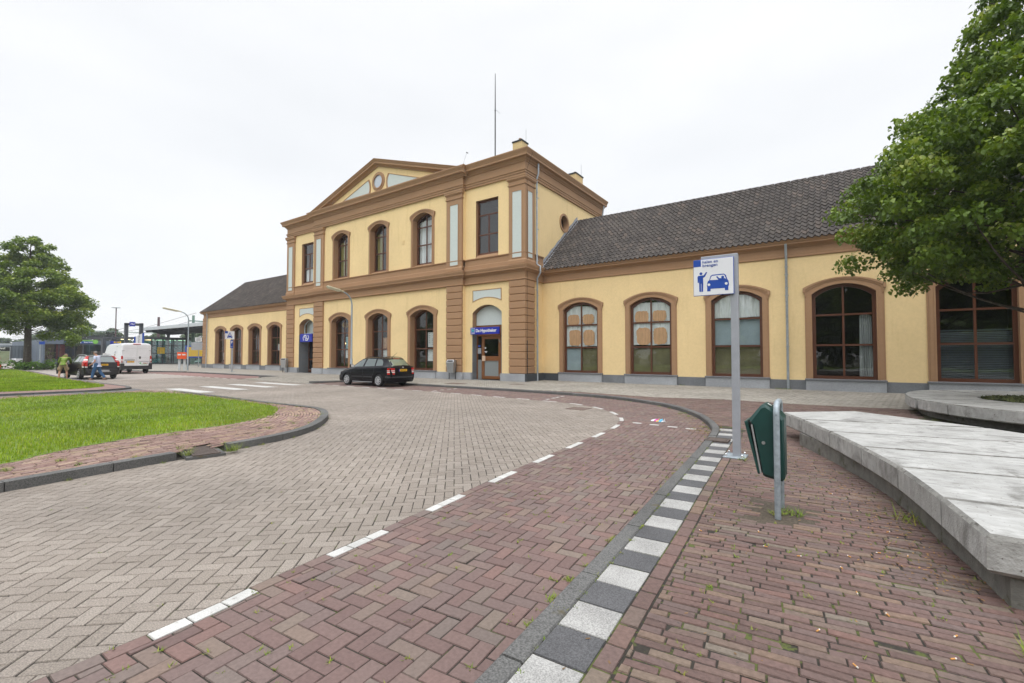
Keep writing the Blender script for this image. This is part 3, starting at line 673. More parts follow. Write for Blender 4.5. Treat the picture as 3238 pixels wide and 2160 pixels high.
# side walls; the visible one has a round window
yo, zo, ro = 25.53, 9.93, .47; q = 1.0; XS = -13.7
m.quad((XS, YS, 0), (XS, yo-q, 0), (XS, yo-q, 11.8), (XS, YS, 11.8)); m.quad((XS, yo+q, 0), (XS, 31.4, 0), (XS, 31.4, 11.8), (XS, yo+q, 11.8))
m.quad((XS, yo-q, 0), (XS, yo+q, 0), (XS, yo+q, zo-q), (XS, yo-q, zo-q)); m.quad((XS, yo-q, zo+q), (XS, yo+q, zo+q), (XS, yo+q, 11.8), (XS, yo-q, 11.8))
cs = [(math.cos(2*math.pi*i/32), math.sin(2*math.pi*i/32)) for i in range(32)]
sqr = [(c/max(abs(c), abs(s))*q, s/max(abs(c), abs(s))*q) for c, s in cs]
m.strip([(XS, yo+a, zo+b) for a, b in sqr], [(XS, yo+c*ro, zo+s*ro) for c, s in cs], 0, True)
m.strip([(XS, yo+c*ro, zo+s*ro) for c, s in cs], [(XS-.4, yo+c*ro, zo+s*ro) for c, s in cs], 1, True)
m.quad((-37.85, YS, 0), (-37.85, 31.4, 0), (-37.85, 31.4, 11.8), (-37.85, YS, 11.8)); m.quad((-37.85, 31.4, 0), (-13.7, 31.4, 0), (-13.7, 31.4, 11.8), (-37.85, 31.4, 11.8))
B(m, 'wall', ['stucco', 'brown'])
m = MB(); m.quad((-13.7, 32, 0), (22, 32, 0), (22, 32, 6.5), (-13.7, 32, 6.5)); m.quad((22, YW, 0), (22, 32, 0), (22, 32, 6.5), (22, YW, 6.5)); B(m, 'wall', 'stucco'); m = MB(); m.quad((-59.3, 32, 0), (-37.9, 32, 0), (-37.9, 32, 6.5), (-59.3, 32, 6.5)); B(m, 'wall', 'stucco')
# rooms behind the windows
def room(x0, x1, y0, y1, z0, z1, mt='interior', split=()):
    m = MB(); m.quad((x0, y0, z0), (x1, y0, z0), (x1, y1, z0), (x0, y1, z0), 1); m.quad((x0, y0, z1), (x1, y0, z1), (x1, y1, z1), (x0, y1, z1), 1)
    m.quad((x0, y1, z0), (x1, y1, z0), (x1, y1, z1), (x0, y1, z1))
    for x in (x0, x1)+tuple(split): m.quad((x, y0, z0), (x, y1, z0), (x, y1, z1), (x, y0, z1))
    B(m, 'interior', [mt, 'interior'])
room(-13.6, 21.9, 23.3, 28, .3, 5.6, split=(-9.3, -1.4, 2.4, 6.3, 10.2)); room(-59.1, -38, 23.3, 27.5, .3, 5.6, split=(-45.5,)); room(-33.5, -18.1, 21.3, 27, .3, 5.6); room(-17.9, -13.8, 21.6, 26, .1, 5.6); room(-37.7, -33.7, 21.9, 26, .1, 5.6)
room(-33.5, -18.1, 21.3, 25, 6.8, 11.3, 'interior_light', split=(-28, -23.6)); room(-17.9, -13.8, 21.3, 25, 6.8, 11.3, 'interior_light'); room(-37.7, -33.7, 21.3, 25, 6.8, 11.3, 'interior_light')
# entablatures and belt
FR = [(-37.95, 31.4), (-37.95, 20.83), (-33.65, 20.83), (-33.65, 20.63), (-17.95, 20.63), (-17.95, 20.83), (-13.6, 20.83), (-13.6, 31.45)]
m = MB(); sweep(m, [(-.1, 11.55), (0, 11.55), (0, 11.66), (.035, 11.68), (.035, 11.77), (.08, 11.81), (.08, 11.85), (0, 11.87), (0, 12.27), (.05, 12.29), (.05, 12.34), (.11, 12.39), (.15, 12.46), (.31, 12.50), (.31, 12.62), (.335, 12.63), (.335, 12.66), (.385, 12.74), (.42, 12.80), (.42, 12.85), (.1, 12.93), (-.3, 12.93)], FR); B(m, 'cornice', 'brown')
m = MB(); FB = [(-37.95, 23.0), (-37.95, 20.83), (-33.65, 20.83), (-33.65, 20.63), (-17.95, 20.63), (-17.95, 20.83), (-13.6, 20.83), (-13.6, 22.84)]
sweep(m, [(-.1, 5.72), (-.02, 5.72), (.03, 5.745), (.03, 5.79), (-.02, 5.82), (-.02, 6.16), (.05, 6.2), (.09, 6.24), (.22, 6.30), (.22, 6.38), (.24, 6.39), (.27, 6.47), (.28, 6.51), (.28, 6.54), (-.02, 6.62), (-.02, 6.83), (-.05, 6.86), (-.05, 7.18), (0, 7.20), (.02, 7.23), (.02, 7.265), (-.1, 7.275)], FB); B(m, 'belt_course', 'brown')
# pilasters
def rust(z0, z1, n):
    pr = []; h = (z1-z0)/n
    for k in range(n):
        a, b = z0+k*h, z0+(k+1)*h; pr += [(-.05, a), (0, a+.04), (0, b-.04), (-.05, b)]
    return pr
def pil_path(x0, x1, yf, yw): return [(x0, yw), (x0, yf), (x1, yf), (x1, yw)]
PIL = [('c', -37.95, -36.8, 20.83), ('m', -33.58, -32.32, 20.63), ('m', -19.28, -18.02, 20.63)]
def pilaster(path, panels):
    m = MB(); sweep(m, rust(.5, 5.73, 13), path, cap=False); B(m, 'rusticated_pilaster', 'brown')
    e = [(p[0], p[1]) for p in path]
    m = MB(); sweep(m, [(-.02, 6.6), (.05, 6.62), (.05, 6.80), (.02, 6.85), (0, 6.9), (0, 11.0), (.03, 11.02), (.05, 11.05), (.05, 11.09), (.01, 11.11), (.01, 11.28), (.05, 11.31), (.10, 11.38), (.10, 11.47), (.12, 11.48), (.12, 11.551)], e, cap=False)
    pl = B(m, 'pilaster', 'brown')
    for kind, a, b, f in panels:
        m = MB(); w = .035
        o = [(a-w, 6.98-w), (b+w, 6.98-w), (b+w, 10.70+w), (a-w, 10.70+w)]; i = [(a, 6.98), (b, 6.98), (b, 10.70), (a, 10.70)]
        m.ring(o, i, f-.025, f+.01, 1, True); m.quad((a, f-.004, 6.98), (b, f-.004, 6.98), (b, f-.004, 10.7), (a, f-.004, 10.7), 0)
        if kind == 'x': m.v = [(f-(y-f), x, z) for x, y, z in m.v]
        m.build('panel', ['panelblue', 'brown'], pl, world=True)
pilaster(pil_path(-37.95, -36.8, 20.83, 20.93), [('y', -37.68, -37.07, 20.83)])
pilaster(pil_path(-33.58, -32.32, 20.63, 20.75), [('y', -33.27, -32.63, 20.63)]); pilaster(pil_path(-19.28, -18.02, 20.63, 20.75), [('y', -18.97, -18.33, 20.63)])
pilaster([(-14.7, 20.93), (-14.7, 20.83), (-13.6, 20.83), (-13.6, 21.85), (-13.7, 21.85)], [('y', -14.45, -13.83, 20.83), ('x', 21.1, 21.58, -13.6)])
m = MB(); sweep(m, rust(.5, 5.73, 13), [(-59.3, 23.9), (-59.38, 23.9), (-59.38, 22.75), (-58.4, 22.75), (-58.4, 22.85)], cap=False); B(m, 'rusticated_pilaster', 'brown')
# plinths
m = MB(); pp = [(-.1, 0), (.05, 0), (.05, .46), (.03, .5), (-.1, .5)]
def pl1(*bx):
    m = MB(); m.box(*bx); B(m, 'plinth', 'bluestone')
for a, b, y in ((-37.95, -36.09, 20.83), (-33.91, -32.32, 20.63), (-19.28, -17.42, 20.63)):
    if a == -33.91: pl1(a, -33.6, y+.15, YS+.05, 0, .5); pl1(-33.65, b+.03, y-.05, YC+.05, 0, .497)
    elif a == -19.28: pl1(a-.03, -17.95, y-.05, YC+.05, 0, .5); pl1(-17.95, b, y+.15, YS+.05, 0, .497)
    else: pl1(a-.05, b, y-.05, YS+.05, 0, .5)
pl1(-15.26, -13.6, 20.78, YS+.05, 0, .5); pl1(-32.3, -19.3, 20.66, YC+.05, 0, .497)
m = MB(); m.box(-13.68, -13.55, 20.79, 22.9, 0, .501); B(m, 'plinth', 'darkplinth'); m = MB(); m.box(-13.55, -12.59, 22.79, 22.9, 0, .495); B(m, 'plinth', 'darkplinth')
m = MB(); m.box(-12.59, 22, 22.79, 22.9, 0, .487); B(m, 'plinth', 'darkstone'); m = MB(); m.box(-59.42, -37.95, 22.70, 22.9, 0, .495); B(m, 'plinth', 'darkstone')
# wing eaves
EV = [(-.02, 5.72), (.03, 5.72), (.06, 5.745), (.06, 5.79), (.03, 5.81), (.03, 6.12), (.07, 6.15), (.12, 6.2), (.28, 6.26), (.28, 6.32), (.32, 6.34), (.36, 6.41), (.37, 6.46), (.30, 6.46), (.28, 6.40), (0, 6.40)]
m = MB(); sweep(m, EV, [(-13.62, YW), (22, YW)]); B(m, 'gutter', 'brown'); m = MB(); sweep(m, EV, [(-59.32, 24.0), (-59.32, YW), (-37.9, YW)]); B(m, 'gutter', 'brown')
# roofs of pantiles
def tiles(x0, x1, nx=8, tw=.238, th=.35, seed=3, ridge=27.4):
    rg = np.random.default_rng(seed); y0, z0 = 22.46, 6.44; sl = math.atan(.8286); cl = (ridge-y0)/math.cos(sl); rows = int(round(cl/th)); th = cl/rows
    nt_ = int(round((x1-x0)/tw)); tw = (x1-x0)/nt_
    ph = np.linspace(0, 1, nx, endpoint=False); prof = .046*np.cos(2*np.pi*ph)+.014*np.cos(4*np.pi*ph+.9)
    xs = np.concatenate([x0+tw*(k+ph) for k in range(nt_)]+[[x1]]); pz = np.concatenate([np.tile(prof, nt_), prof[:1]]); tid = np.concatenate([np.repeat(np.arange(nt_), nx)])
    V = []; F = []; RV = []; n = len(xs); base = 0
    for r in range(rows):
        off = rg.normal(0, .004, nt_); lift = np.r_[np.repeat(off, nx), 0]; sag = .03*np.sin(xs*.35)*np.sin(r/rows*3.1)
        tr = rg.random(nt_)
        for s, h in ((r*th-.02, .0), (r*th-.018, .042), ((r+1)*th-.012, .006)):
            hh = h+pz+lift*(h > .01)+sag
            V.append(np.c_[xs, y0+s*math.cos(sl)-hh*math.sin(sl), z0+s*math.sin(sl)+hh*math.cos(sl)])
        for k in range(2):
            a = base+k*n+np.arange(n-1); F.append(np.c_[a, a+1, a+1+n, a+n]); RV.append(tr[tid])
        base += 3*n
    return np.concatenate(V), np.concatenate(F), np.concatenate(RV)
def roof(x0, x1, **k):
    V, F, RV = tiles(x0, x1, **k); V = V-np.array([-25.8, 20.93, 0])
    o = raw_mesh('roof', V, F, 'rooftile', STN, rv=RV); o.data.polygons.foreach_set('use_smooth', np.ones(len(F), bool)); o.data.set_sharp_from_angle(angle=R(50))
    m = MB(); m.quad((x0, 27.4, 10.44), (x1, 27.4, 10.44), (x1, 32.5, 6.3), (x0, 32.5, 6.3)); m.build('back_slope', 'rooftile', o, world=True)
    m = MB(); x = x0
    while x < x1-.1:
        l = min(.36, x1-x); m.tube([(x, 27.4, 10.44), (x+l-.03, 27.4, 10.45)], [.11, .125], 8); x += l
    m.build('ridge', 'rooftile', o, world=True, smooth=40)
roof(-13.69, 22); roof(-59.25, -37.95, nx=5, seed=5)
m = MB(); m.prismx([(22.5, 6.42), (27.4, 10.46), (27.4, 10.34), (22.62, 6.36)], -59.38, -59.22); B(m, 'verge', 'brown')
m = MB(); sl = math.atan(.8286)
P = []
for i in range(25):
    s = 6.32*i/24; w = .20+.03*((i//2) % 2); P.append((22.55+s*math.cos(sl), 6.5+s*math.sin(sl), w))
m.strip([(-13.675, y, z-.02) for y, z, w in P], [(-13.675, y-.3*w, z+w*1.25) for y, z, w in P]); m.strip([(-13.675, y, z+.05) for y, z, w in P], [(-13.5, y+.0, z+.055) for y, z, w in P]); B(m, 'flashing', 'lead')
# pediment
xc = -25.8; sp = .31
def zt(x): return 15.25-sp*abs(x-xc)
m = MB(); pr = [(0, -.46), (.06, -.46), (.06, -.41), (.1, -.36), (.15, -.33), (.30, -.29), (.30, -.17), (.33, -.16), (.38, -.07), (.42, -.02), (.42, 0), (0, .05)]
for A, Bq in zip(pr, pr[1:]):
    xs = (-33.95, xc, -17.65); m.strip([(x, 20.63-A[0], zt(x)+A[1]) for x in xs], [(x, 20.63-Bq[0], zt(x)+Bq[1]) for x in xs])
for x in (-33.95, -17.65): m.poly([(x, 20.63-o, zt(x)+h) for o, h in pr])
B(m, 'raking_cornice', 'brown')
m = MB(); m.poly([(-33.6, 20.645, 12.86), (-18.0, 20.645, 12.86), (xc, 20.645, 15.2)]); B(m, 'pediment', 'stucco')
m = MB(); m.quad((-33.95, 20.3, 12.74), (xc, 20.3, 15.28), (xc, 27, 15.28), (-33.95, 27, 12.74)); m.quad((-17.65, 20.3, 12.74), (xc, 20.3, 15.28), (xc, 27, 15.28), (-17.65, 27, 12.74)); m.poly([(-33.95, 27, 12.74), (xc, 27, 15.28), (-17.65, 27, 12.74)]); m.quad((-37.9, 20.9, 12.9), (-13.65, 20.9, 12.9), (-13.65, 31.4, 12.9), (-37.9, 31.4, 12.9)); B(m, 'roof', 'bitumen')
def disc(x, y, z, r0, r1, y0, y1, mi=0, n=40):
    m = MB(); m.ring([(x+r1*math.cos(2*math.pi*i/n), z+r1*math.sin(2*math.pi*i/n)) for i in range(n)], [(x+r0*math.cos(2*math.pi*i/n), z+r0*math.sin(2*math.pi*i/n)) for i in range(n)], y+y0, y+y1, mi, True); return m
m = disc(-25.77, 20.645, 13.72, .53, .66, -.06, .01); m.join(disc(-25.77, 20.645, 13.72, .45, .531, -.10, .01)); w = B(m, 'round_window', 'brown', smooth=30)
m = MB(); m.poly([(-25.77+.455*c, 20.62, 13.72+.455*s) for c, s in cs]); m.build('pane', glass_mat('glass_round', body=(.42, .47, .55), add=.1), w, world=True)
def tri(sgn):
    X = -25.77; pts = [(X+sgn*a, z) for a, z in ((1.02, 14.09), (.86, 13.8), (.82, 13.5), (.84, 13.25), (.9, 13.06), (4.2, 13.06))]
    c = np.mean(np.array([pts[0], pts[4], pts[5]]), axis=0); inn = [tuple(np.array(p)+(c-np.array(p))*.11) for p in pts]
    m = MB(); m.ring(pts, inn, 20.61, 20.65, 1, True); m.poly([(x, 20.632, z) for x, z in inn], 0); B(m, 'panel', ['panelblue', 'brown'])
tri(-1); tri(1)
m = disc(0, 0, zo, .47, .6, -.05, .02); m.v = [(-13.7-y, yo+x, z) for x, y, z in m.v]; w = B(m, 'round_window', 'brown', smooth=30)
m = MB(); m.poly([(-14.0, yo+.48*c, zo+.48*s) for c, s in cs]); m.build('pane', glass_mat('glass_black', body=(.02, .014, .012)), w, world=True)
m = MB(); m.box(-14.0, -13.97, yo-.025, yo+.025, zo-.47, zo+.47); m.build('glazing_bar', 'wood', w, world=True)
# panels over the doors
for x in (DR, DL):
    a = arc(1.07, 4.66, 4.90); o = [(x+p, z) for p, z in a]+[(x+1.07, 5.38), (x-1.07, 5.38)]; c = np.array([x, 5.1]); i = [tuple(np.array(p)+(c-np.array(p))*np.array([.045, .14])) for p in o]
    m = MB(); m.ring(o, i, YS-.02, YS+.01, 1, True); m.poly([(p, YS-.006, z) for p, z in i], 0); B(m, 'panel', ['panelblue', 'brown'])
m = MB(); m.box(-23.43, -23.17, YC-.012, YC, 8.93, 9.24)
for k in range(6): m.box(-23.41, -23.19, YC-.02, YC-.01, 8.96+k*.045, 8.985+k*.045)
B(m, 'vent_grille', 'stucco')
# ---- windows
def frame_mb(hw, z0, zs, za, rows, fw=.12, cols=2, mw=.075, dy=.07, sash=None):
    m = MB(); A = arc(hw, zs, za); o = [(-hw, z0)]+A+[(hw, z0)]; k = (hw-fw)/hw
    i = [(-hw+fw, z0+fw)]+[(x*k, z-fw) for x, z in A]+[(hw-fw, z0+fw)]
    m.ring(o, i, 0, dy, 0, True)
    for z in rows: m.box(-hw+fw-.01, hw-fw+.01, -.005, dy-.012, z-mw/2, z+mw/2)
    top = za-.06 if cols == 2 else rows[-1]
    m.box(-mw/2, mw/2, .002, dy-.008, z0+.02, top)
    return m, o
def surround_mb(hw, z0, zs, za, W, ear=.06, th=.05):
    """flat band with an outer moulding that turns out in ears at the arch spring"""
    m = MB(); A = arc(hw, zs, za); b = W-.06; Ab = arc(b, zs+.16+(W-hw-.25)*0, za+(b-hw)*1.0)
    inn = [(-hw, z0)]+A+[(hw, z0)]; out = [(-b, z0)]+Ab+[(b, z0)]
    m.ring(out, inn, -th, .0, 0)
    o2 = [(-W, z0)]+[(x*W/b, z+.0) for x, z in arc(b, zs+.16, za+(b-hw))]+[(W, z0)]
    m.ring([(x*1.0, z) for x, z in o2], out, -th+.02, .0, 0)
    i1 = arc(hw+.045, zs+.03, za+.045); m.ring([(-hw-.05, z0)]+i1+[(hw+.05, z0)], [(-hw, z0)]+A+[(hw, z0)], -th-.015, -th+.005, 0)
    # label moulding with ears
    E = W+ear; Ao = arc(E, zs+.28, za+(W-hw)+.02); Ai = arc(b-.02, zs+.16, za+(b-hw)-.03)
    ze = zs-.02
    for k, (oo, ii, t) in enumerate(((0, 0, .075), (.03, .055, .10))):
        Aq = [(x*(1-oo*0), z) for x, z in Ao]; Ai_ = [(x*(1+ii/b), z+ii) for x, z in Ai]
        m.ring([(-E, ze+.12)]+Aq+[(E, ze+.12)], [(-b-ii+.02, ze+.12)]+Ai_+[(b+ii-.02, ze+.12)], -t, -.0, 0)
    for s in (-1, 1):
        x0, x1 = sorted((s*(b-.01), s*(E-.03))); m.box(x0, x1, -.07, 0, ze+.04, ze+.125); x0, x1 = sorted((s*(b-.01), s*(E-.06))); m.box(x0, x1, -.066, 0, ze-.05, ze+.045)
    return m
def sill_mb(W, zt=.555, dy=.16): 
    m = MB(); m.bbox(-W, W, -dy, .03, .0, zt-.055, .008, 0); m.bbox(-W-.03, W+.03, -dy-.04, .3, zt-.055, zt+.005, .012, 1); return m
def window_template(hw, z0, zs, za, rows, rec, W=None, sill=True, glass='glass', lift=0., cols=2, fw=.125):
    m, o = frame_mb(hw, z0+lift, zs, za, rows, cols=cols, fw=fw); m.v = [(x, y+rec, z) for x, y, z in m.v]
    w = m.build('window', 'wood'); g = MB(); g.poly([(x*.995, rec+.03, z) for x, z in o[::-1]]); g.build('pane', glass, w)
    if lift: q = MB(); q.prismx([(-.02, z0-.01), (-.02, z0+.03), (rec+.02, z0+lift+.02), (rec+.02, z0-.01)], -hw, hw); q.build('sill', 'brown', w)
    if W: surround_mb(hw, z0, zs, za, W).build('surround', 'brown', w)
    if sill: sill_mb(W or hw).build('sill', ['bluestone', 'sillslate'], w)
    return w
def place(w, x, y, first): 
    loc = (x+25.8, y-20.93, 0)
    if first: w.parent = STN; w.location = loc; return w
    return dup(w, loc, parent=STN)
T = window_template(1.06, .56, 4.08, 4.46, (1.95, 3.2), .13, 1.31)
for i, x in enumerate(WR): place(T, x, YW, i == 0)
T = window_template(1.06, .56, 4.08, 4.46, (1.95, 3.2), .26, 1.31)
for i, x in enumerate(WL): place(T, x, YW, i == 0)
T = window_template(1.06, .56, 4.08, 4.46, (1.95, 3.2), .36, 1.33)
for i, x in enumerate(CX): place(T, x, YC, i == 0)
T = window_template(.88, 7.27, 10.38, 10.76, (8.75, 9.93), .36, 1.07, False, 'glass_upper', .2, fw=.095)
for i, x in enumerate(CX): place(T, x, YC, i == 0)
T = window_template(.83, 7.27, 10.72, 10.72, (8.67, 9.85), .19, None, False, 'glass_upper', .22, cols=1, fw=.1)
for i, x in enumerate((DR, -34.98)): place(T, x, YS, i == 0)
# ---- doors
m = MB(); X = DR; Y = 21.3
m.ring([(X-1.07, .1), (X-1.07, 3.3), (X+1.07, 3.3), (X+1.07, .1)], [(X-1.0, .1), (X-1.0, 3.18), (X+1.0, 3.18), (X+1.0, .1)], Y, Y+.1); m.box(X-1.0, X+1.0, Y+.01, Y+.09, 2.66, 3.18)
m.box(X-.68, X-.62, Y+.012, Y+.09, .1, 2.66); m.box(X+.80, X+.84, Y+.012, Y+.09, .1, 2.66); dr = B(m, 'door_frame', 'wood_door')
m = MB(); a, b = X-.615, X+.79; o = [(a, .13), (b, .13), (b, 2.64), (a, 2.64)]
m.ring(o, [(a+.16, .3), (b-.2, .3), (b-.2, 2.48), (a+.16, 2.48)], Y-.02, Y+.05, 0, True); m.box(a+.15, b-.19, Y-.018, Y+.048, 1.2, 1.47); dl = m.build('door_leaf', 'wood_door', dr, world=True)
m = MB(); m.quad((a+.1, Y+.015, 1.4), (b-.1, Y+.015, 1.4), (b-.1, Y+.015, 2.55), (a+.1, Y+.015, 2.55)); m.quad((X-1.0, Y+.05, 1.25), (X-.66, Y+.05, 1.25), (X-.66, Y+.05, 2.66), (X-1.0, Y+.05, 2.66)); m.quad((X+.84, Y+.05, .1), (X+1.0, Y+.05, .1), (X+1.0, Y+.05, 2.66), (X+.84, Y+.05, 2.66)); m.build('pane', 'glass', dr, world=True)
m = MB(); m.quad((a+.1, Y+.02, .22), (b-.1, Y+.02, .22), (b-.1, Y+.02, 1.3), (a+.1, Y+.02, 1.3)); m.quad((X-1.0, Y+.055, .1), (X-.66, Y+.055, .1), (X-.66, Y+.055, 1.25), (X-1.0, Y+.055, 1.25)); m.build('frosted_pane', glass_mat('frosted', body=(.24, .26, .26), rough=.3, refl=.5), dr, world=True)
mat('biscuit', (.6, .44, .32), .6); mat('chrome', (.7, .72, .74), .25, metal=.9); mat('paperblue', (.03, .09, .5), .6); mat('paper', (.72, .74, .74), .7)
m = MB(); m.bbox(a+.02, a+.26, Y-.07, Y-.02, 1.18, 1.49, .01); m.build('handle_plate', 'biscuit', dr, world=True)
for z in (.35, 2.35): m = MB(); m.box(b-.16, b-.1, Y-.05, Y-.02, z, z+.07); m.box(b-.11, b-.05, Y-.05, Y-.02, z-.07, z); m.build('hinge', 'chrome', dr, world=True)
for z in (.55, 2.0): m = MB(); m.box(a+.06, a+.09, Y-.035, Y-.02, z, z+.1); m.build('lock', 'chrome', dr, world=True)
m = MB(); m.box(X-.93, X-.80, Y-.002, Y+.045, 2.02, 2.12, 1); m.box(X-.97, X-.73, Y+.0, Y+.045, 1.62, 1.95, 2); m.box(a+.17, a+.27, Y+.004, Y+.012, 1.92, 1.99); m.box(a+.16, a+.36, Y+.004, Y+.012, 1.72, 1.76); m.box(a+.24, a+.30, Y+.004, Y+.012, 1.66, 1.72); m.build('sticker', ['paper', 'paperblue', 'bluestone'], dr, world=True)
def fan(x, y, mt, nm):
    m = MB(); A = arc(1.05, 4.0, 4.45); m.poly([(x-1.05, y, 3.3)]+[(x+p, y, z) for p, z in A]+[(x+1.05, y, 3.3)]); B(m, nm, mt)
fan(DR, 21.28, 'panelblue', 'fanlight_panel'); 
def door_stone(x, d):
    m = MB()
    for s in (-1, 1):
        z = .1
        for h in (.5, .55, .55, .55, .55, .4):
            p, q = sorted((x+s*1.085, x+s*1.055)); m.box(p, q, YS-.012, YS+d, z, z+h-.008); z += h
    m.box(x-1.06, x+1.06, YS-.06, YS+d, .0, .1); B(m, 'door_jamb', 'darkstone')
door_stone(DR, .4); door_stone(DL, .85)
m = MB(); X = DL; Y = 21.75; m.ring([(X-1.05, .1), (X-1.05, 3.3), (X+1.05, 3.3), (X+1.05, .1)], [(X-.97, .1), (X-.97, 3.2), (X+.97, 3.2), (X+.97, .1)], Y, Y+.08); m.box(X-.03, X+.03, Y, Y+.08, .1, 3.2)
for s in (-1, 1): m.box(X+s*.5-.46, X+s*.5+.46, Y+.01, Y+.07, .1, .35); m.box(X+s*.5-.46, X+s*.5+.46, Y+.01, Y+.07, 1.1, 1.22)
d2 = B(m, 'door_frame', 'wood'); m = MB(); m.quad((X-1, Y+.04, .1), (X+1, Y+.04, .1), (X+1, Y+.04, 3.3), (X-1, Y+.04, 3.3)); m.build('pane', 'glass_dark', d2, world=True)
m = MB(); m.box(X-.1, X+.12, Y-.012, Y-.004, 1.95, 2.25); m.build('sticker', 'paper', d2, world=True)
fan(DL, 21.4, 'glass', 'fanlight'); m = MB(); m.quad((DL-1.05, 21.6, 3.25), (DL+1.05, 21.6, 3.25), (DL+1.05, 21.6, 4.5), (DL-1.05, 21.6, 4.5)); B(m, 'fanlight_blind', 'panelblue')
m = MB(); m.ring([(DL-1.07, 3.28), (DL-1.07, 4.02)]+[(DL+p, z) for p, z in arc(1.06, 4.0, 4.46)]+[(DL+1.07, 3.28)], [(DL-.99, 3.34), (DL-.99, 3.98)]+[(DL+p, z) for p, z in arc(.99, 3.97, 4.38)]+[(DL+.99, 3.34)], 21.36, 21.42, 0, True); B(m, 'fanlight_frame', 'panelblue')
# ---- downpipes, conductor, chimneys
def pipe(pts, z=()):
    m = MB(); m.tube(pts, .05, 10)
    for x, y, h in z: m.lathe([(.062, h), (.062, h+.05)], (x, y, 0), 10); m.box(x-.07, x+.07, y, y+.12, h-.3, h-.28)
    B(m, 'downpipe', 'zinc', smooth=40)
pipe([(-1.43, 22.58, 6.3), (-1.43, 22.62, 6.0), (-1.43, 22.72, 5.8), (-1.43, 22.72, PV)], [(-1.43, 22.72, z) for z in (5.3, 4.4, 2.2)])
pipe([(-13.42, 21.95, 12.45), (-13.42, 21.95, 11.9), (-13.53, 21.95, 11.6), (-13.53, 21.95, 6.7), (-13.30, 21.95, 6.56), (-13.30, 21.95, 6.2), (-13.50, 21.95, 5.9), (-13.50, 21.95, PV)], [(-13.52, 21.95, z) for z in (10.8, 9, 7.2, 5.2, 3.5, 2.0)])
pipe([(-58.15, 22.62, 6.3), (-58.15, 22.72, 5.9), (-58.15, 22.68, PV)], [(-58.15, 22.7, z) for z in (4.5, 2.5)])
pipe([(-13.3, 30.9, 12.4), (-13.5, 30.9, 11.2), (-13.5, 30.9, 10.0)])
m = MB(); m.tube([(-13.57, 21.05, 12.9), (-13.18, 21.03, 12.85), (-13.3, 21.0, 12.5), (-13.57, 21.0, 11.9), (-13.57, 21.0, 2.4)], .008, 5); m.tube([(-13.57, 21.0, 2.35), (-13.57, 21.0, .1)], .022, 6); B(m, 'lightning_conductor', 'blackmatt')
def chimney(x0, x1, y0, y1, z):
    m = MB(); m.box(x0, x1, y0, y1, 12.5, z, 0); m.box(x0-.04, x1+.04, y0-.04, y1+.04, z, z+.09, 1); m.lathe([(.09, z+.09), (.085, z+.3), (.1, z+.3), (.1, z+.34), (.0, z+.34)], ((x0+x1)/2, (y0+y1)/2, 0), 12, mi=2); m.tube([(x1-.1, y1-.05, z), (x1-.1, y1-.05, z+1.0)], .008, 4, 1); B(m, 'chimney', ['chimneybrick', 'blackmatt', 'brown'])
chimney(-16.42, -15.72, 23.7, 24.4, 15.12); chimney(-14.95, -14.25, 28.3, 29.4, 14.2)
A_ = thing('radio_mast', 'thin tall radio mast standing on the station roof beside the chimney', 'antenna', (-18.8, 25, 12.9))
m = MB(); m.tube([(0, 0, 0), (0, 0, 5.0), (0, 0, 6.9), (0, 0, 8.3)], [.045, .04, .03, .02], 6); m.build('pole', 'blackmatt', A_)
m = MB(); m.tube([(-.1, 0, 5.7), (.12, 0, 5.65)], .015, 4); m.tube([(.12, 0, 5.65), (.35, .1, 5.4)], .008, 4); m.build('bracket', 'blackmatt', A_)
A_ = thing('aerial', 'small dark aerial behind the right slope of the pediment', 'antenna', (-20.5, 23.5, 12.9)); m = MB(); m.tube([(0, 0, 0), (0, 0, 1.6), (.4, 0, 2.5)], .006, 4); m.tube([(.36, 0, 2.52), (.5, 0, 2.42)], .03, 5); m.build('mast', 'blackmatt', A_)

# ---------------------------------------------------------------- curtains, blinds and posters behind the windows
mat('cloth', (.80, .83, .85), .9, var=.12, vs=1.6, v2=.1, v2s=5, stretch=(5, 1, .35))
mat('paint_orange', (.72, .42, .24), .85, var=.18, vs=3, stretch=(6, 1, .6))
mat('greyboard', (.34, .42, .47), .8, var=.1, vs=2); mat('olive', (.16, .145, .075), .85, var=.2, vs=1.5)  # olive: the lawn's reflection in the lower panes, put into a colour
mat('blind', (.055, .07, .085), .5); mat('yellowgreen', (.30, .27, .09), .9, var=.25, vs=4, stretch=(6, 1, .4))
def cloth(x, y, z0, z1, w0, w1, label, m='cloth', fold=.02, n=60, cat='curtain', group=None, name='curtain'):
    mb = MB(); A = []; Bq = []
    for i in range(n+1):
        t = i/n; f = fold*math.sin(t*37)+fold*.6*math.sin(t*71+1); A.append((w0*(2*t-1), f, z0+.012*math.sin(t*9))); Bq.append((w1*(2*t-1), f*.6, z1+.02*math.sin(t*5)-.06*abs(2*t-1)**3))
    mid = [((a[0]+b[0])/2*(.97 if w0 != w1 else 1), a[1]*1.2, (a[2]+b[2])/2) for a, b in zip(A, Bq)]
    mb.strip(A, mid); mb.strip(mid, Bq); mb.strip([(p[0], p[1]+.004, p[2]) for p in Bq], [(p[0], p[1]+.004, p[2]) for p in A])
    o = mb.build(name, m, smooth=True); o.location = (x, y, 0); return tag(o, label, cat, group)
def blob(cx, cz, w, h, y, seed):
    r = random.Random(seed); pts = []
    for i in range(40):
        a = 6.283*i/40; k = 1/max(abs(math.cos(a))**4+abs(math.sin(a))**4, 1e-6)**.25; j = 1+r.uniform(-.05, .05); pts.append((cx+w*math.cos(a)*k*j, cz+h*math.sin(a)*k*j))
    mb = MB(); mb.prismy(pts, y-.004, y+.0); return mb
YP = YW+.13
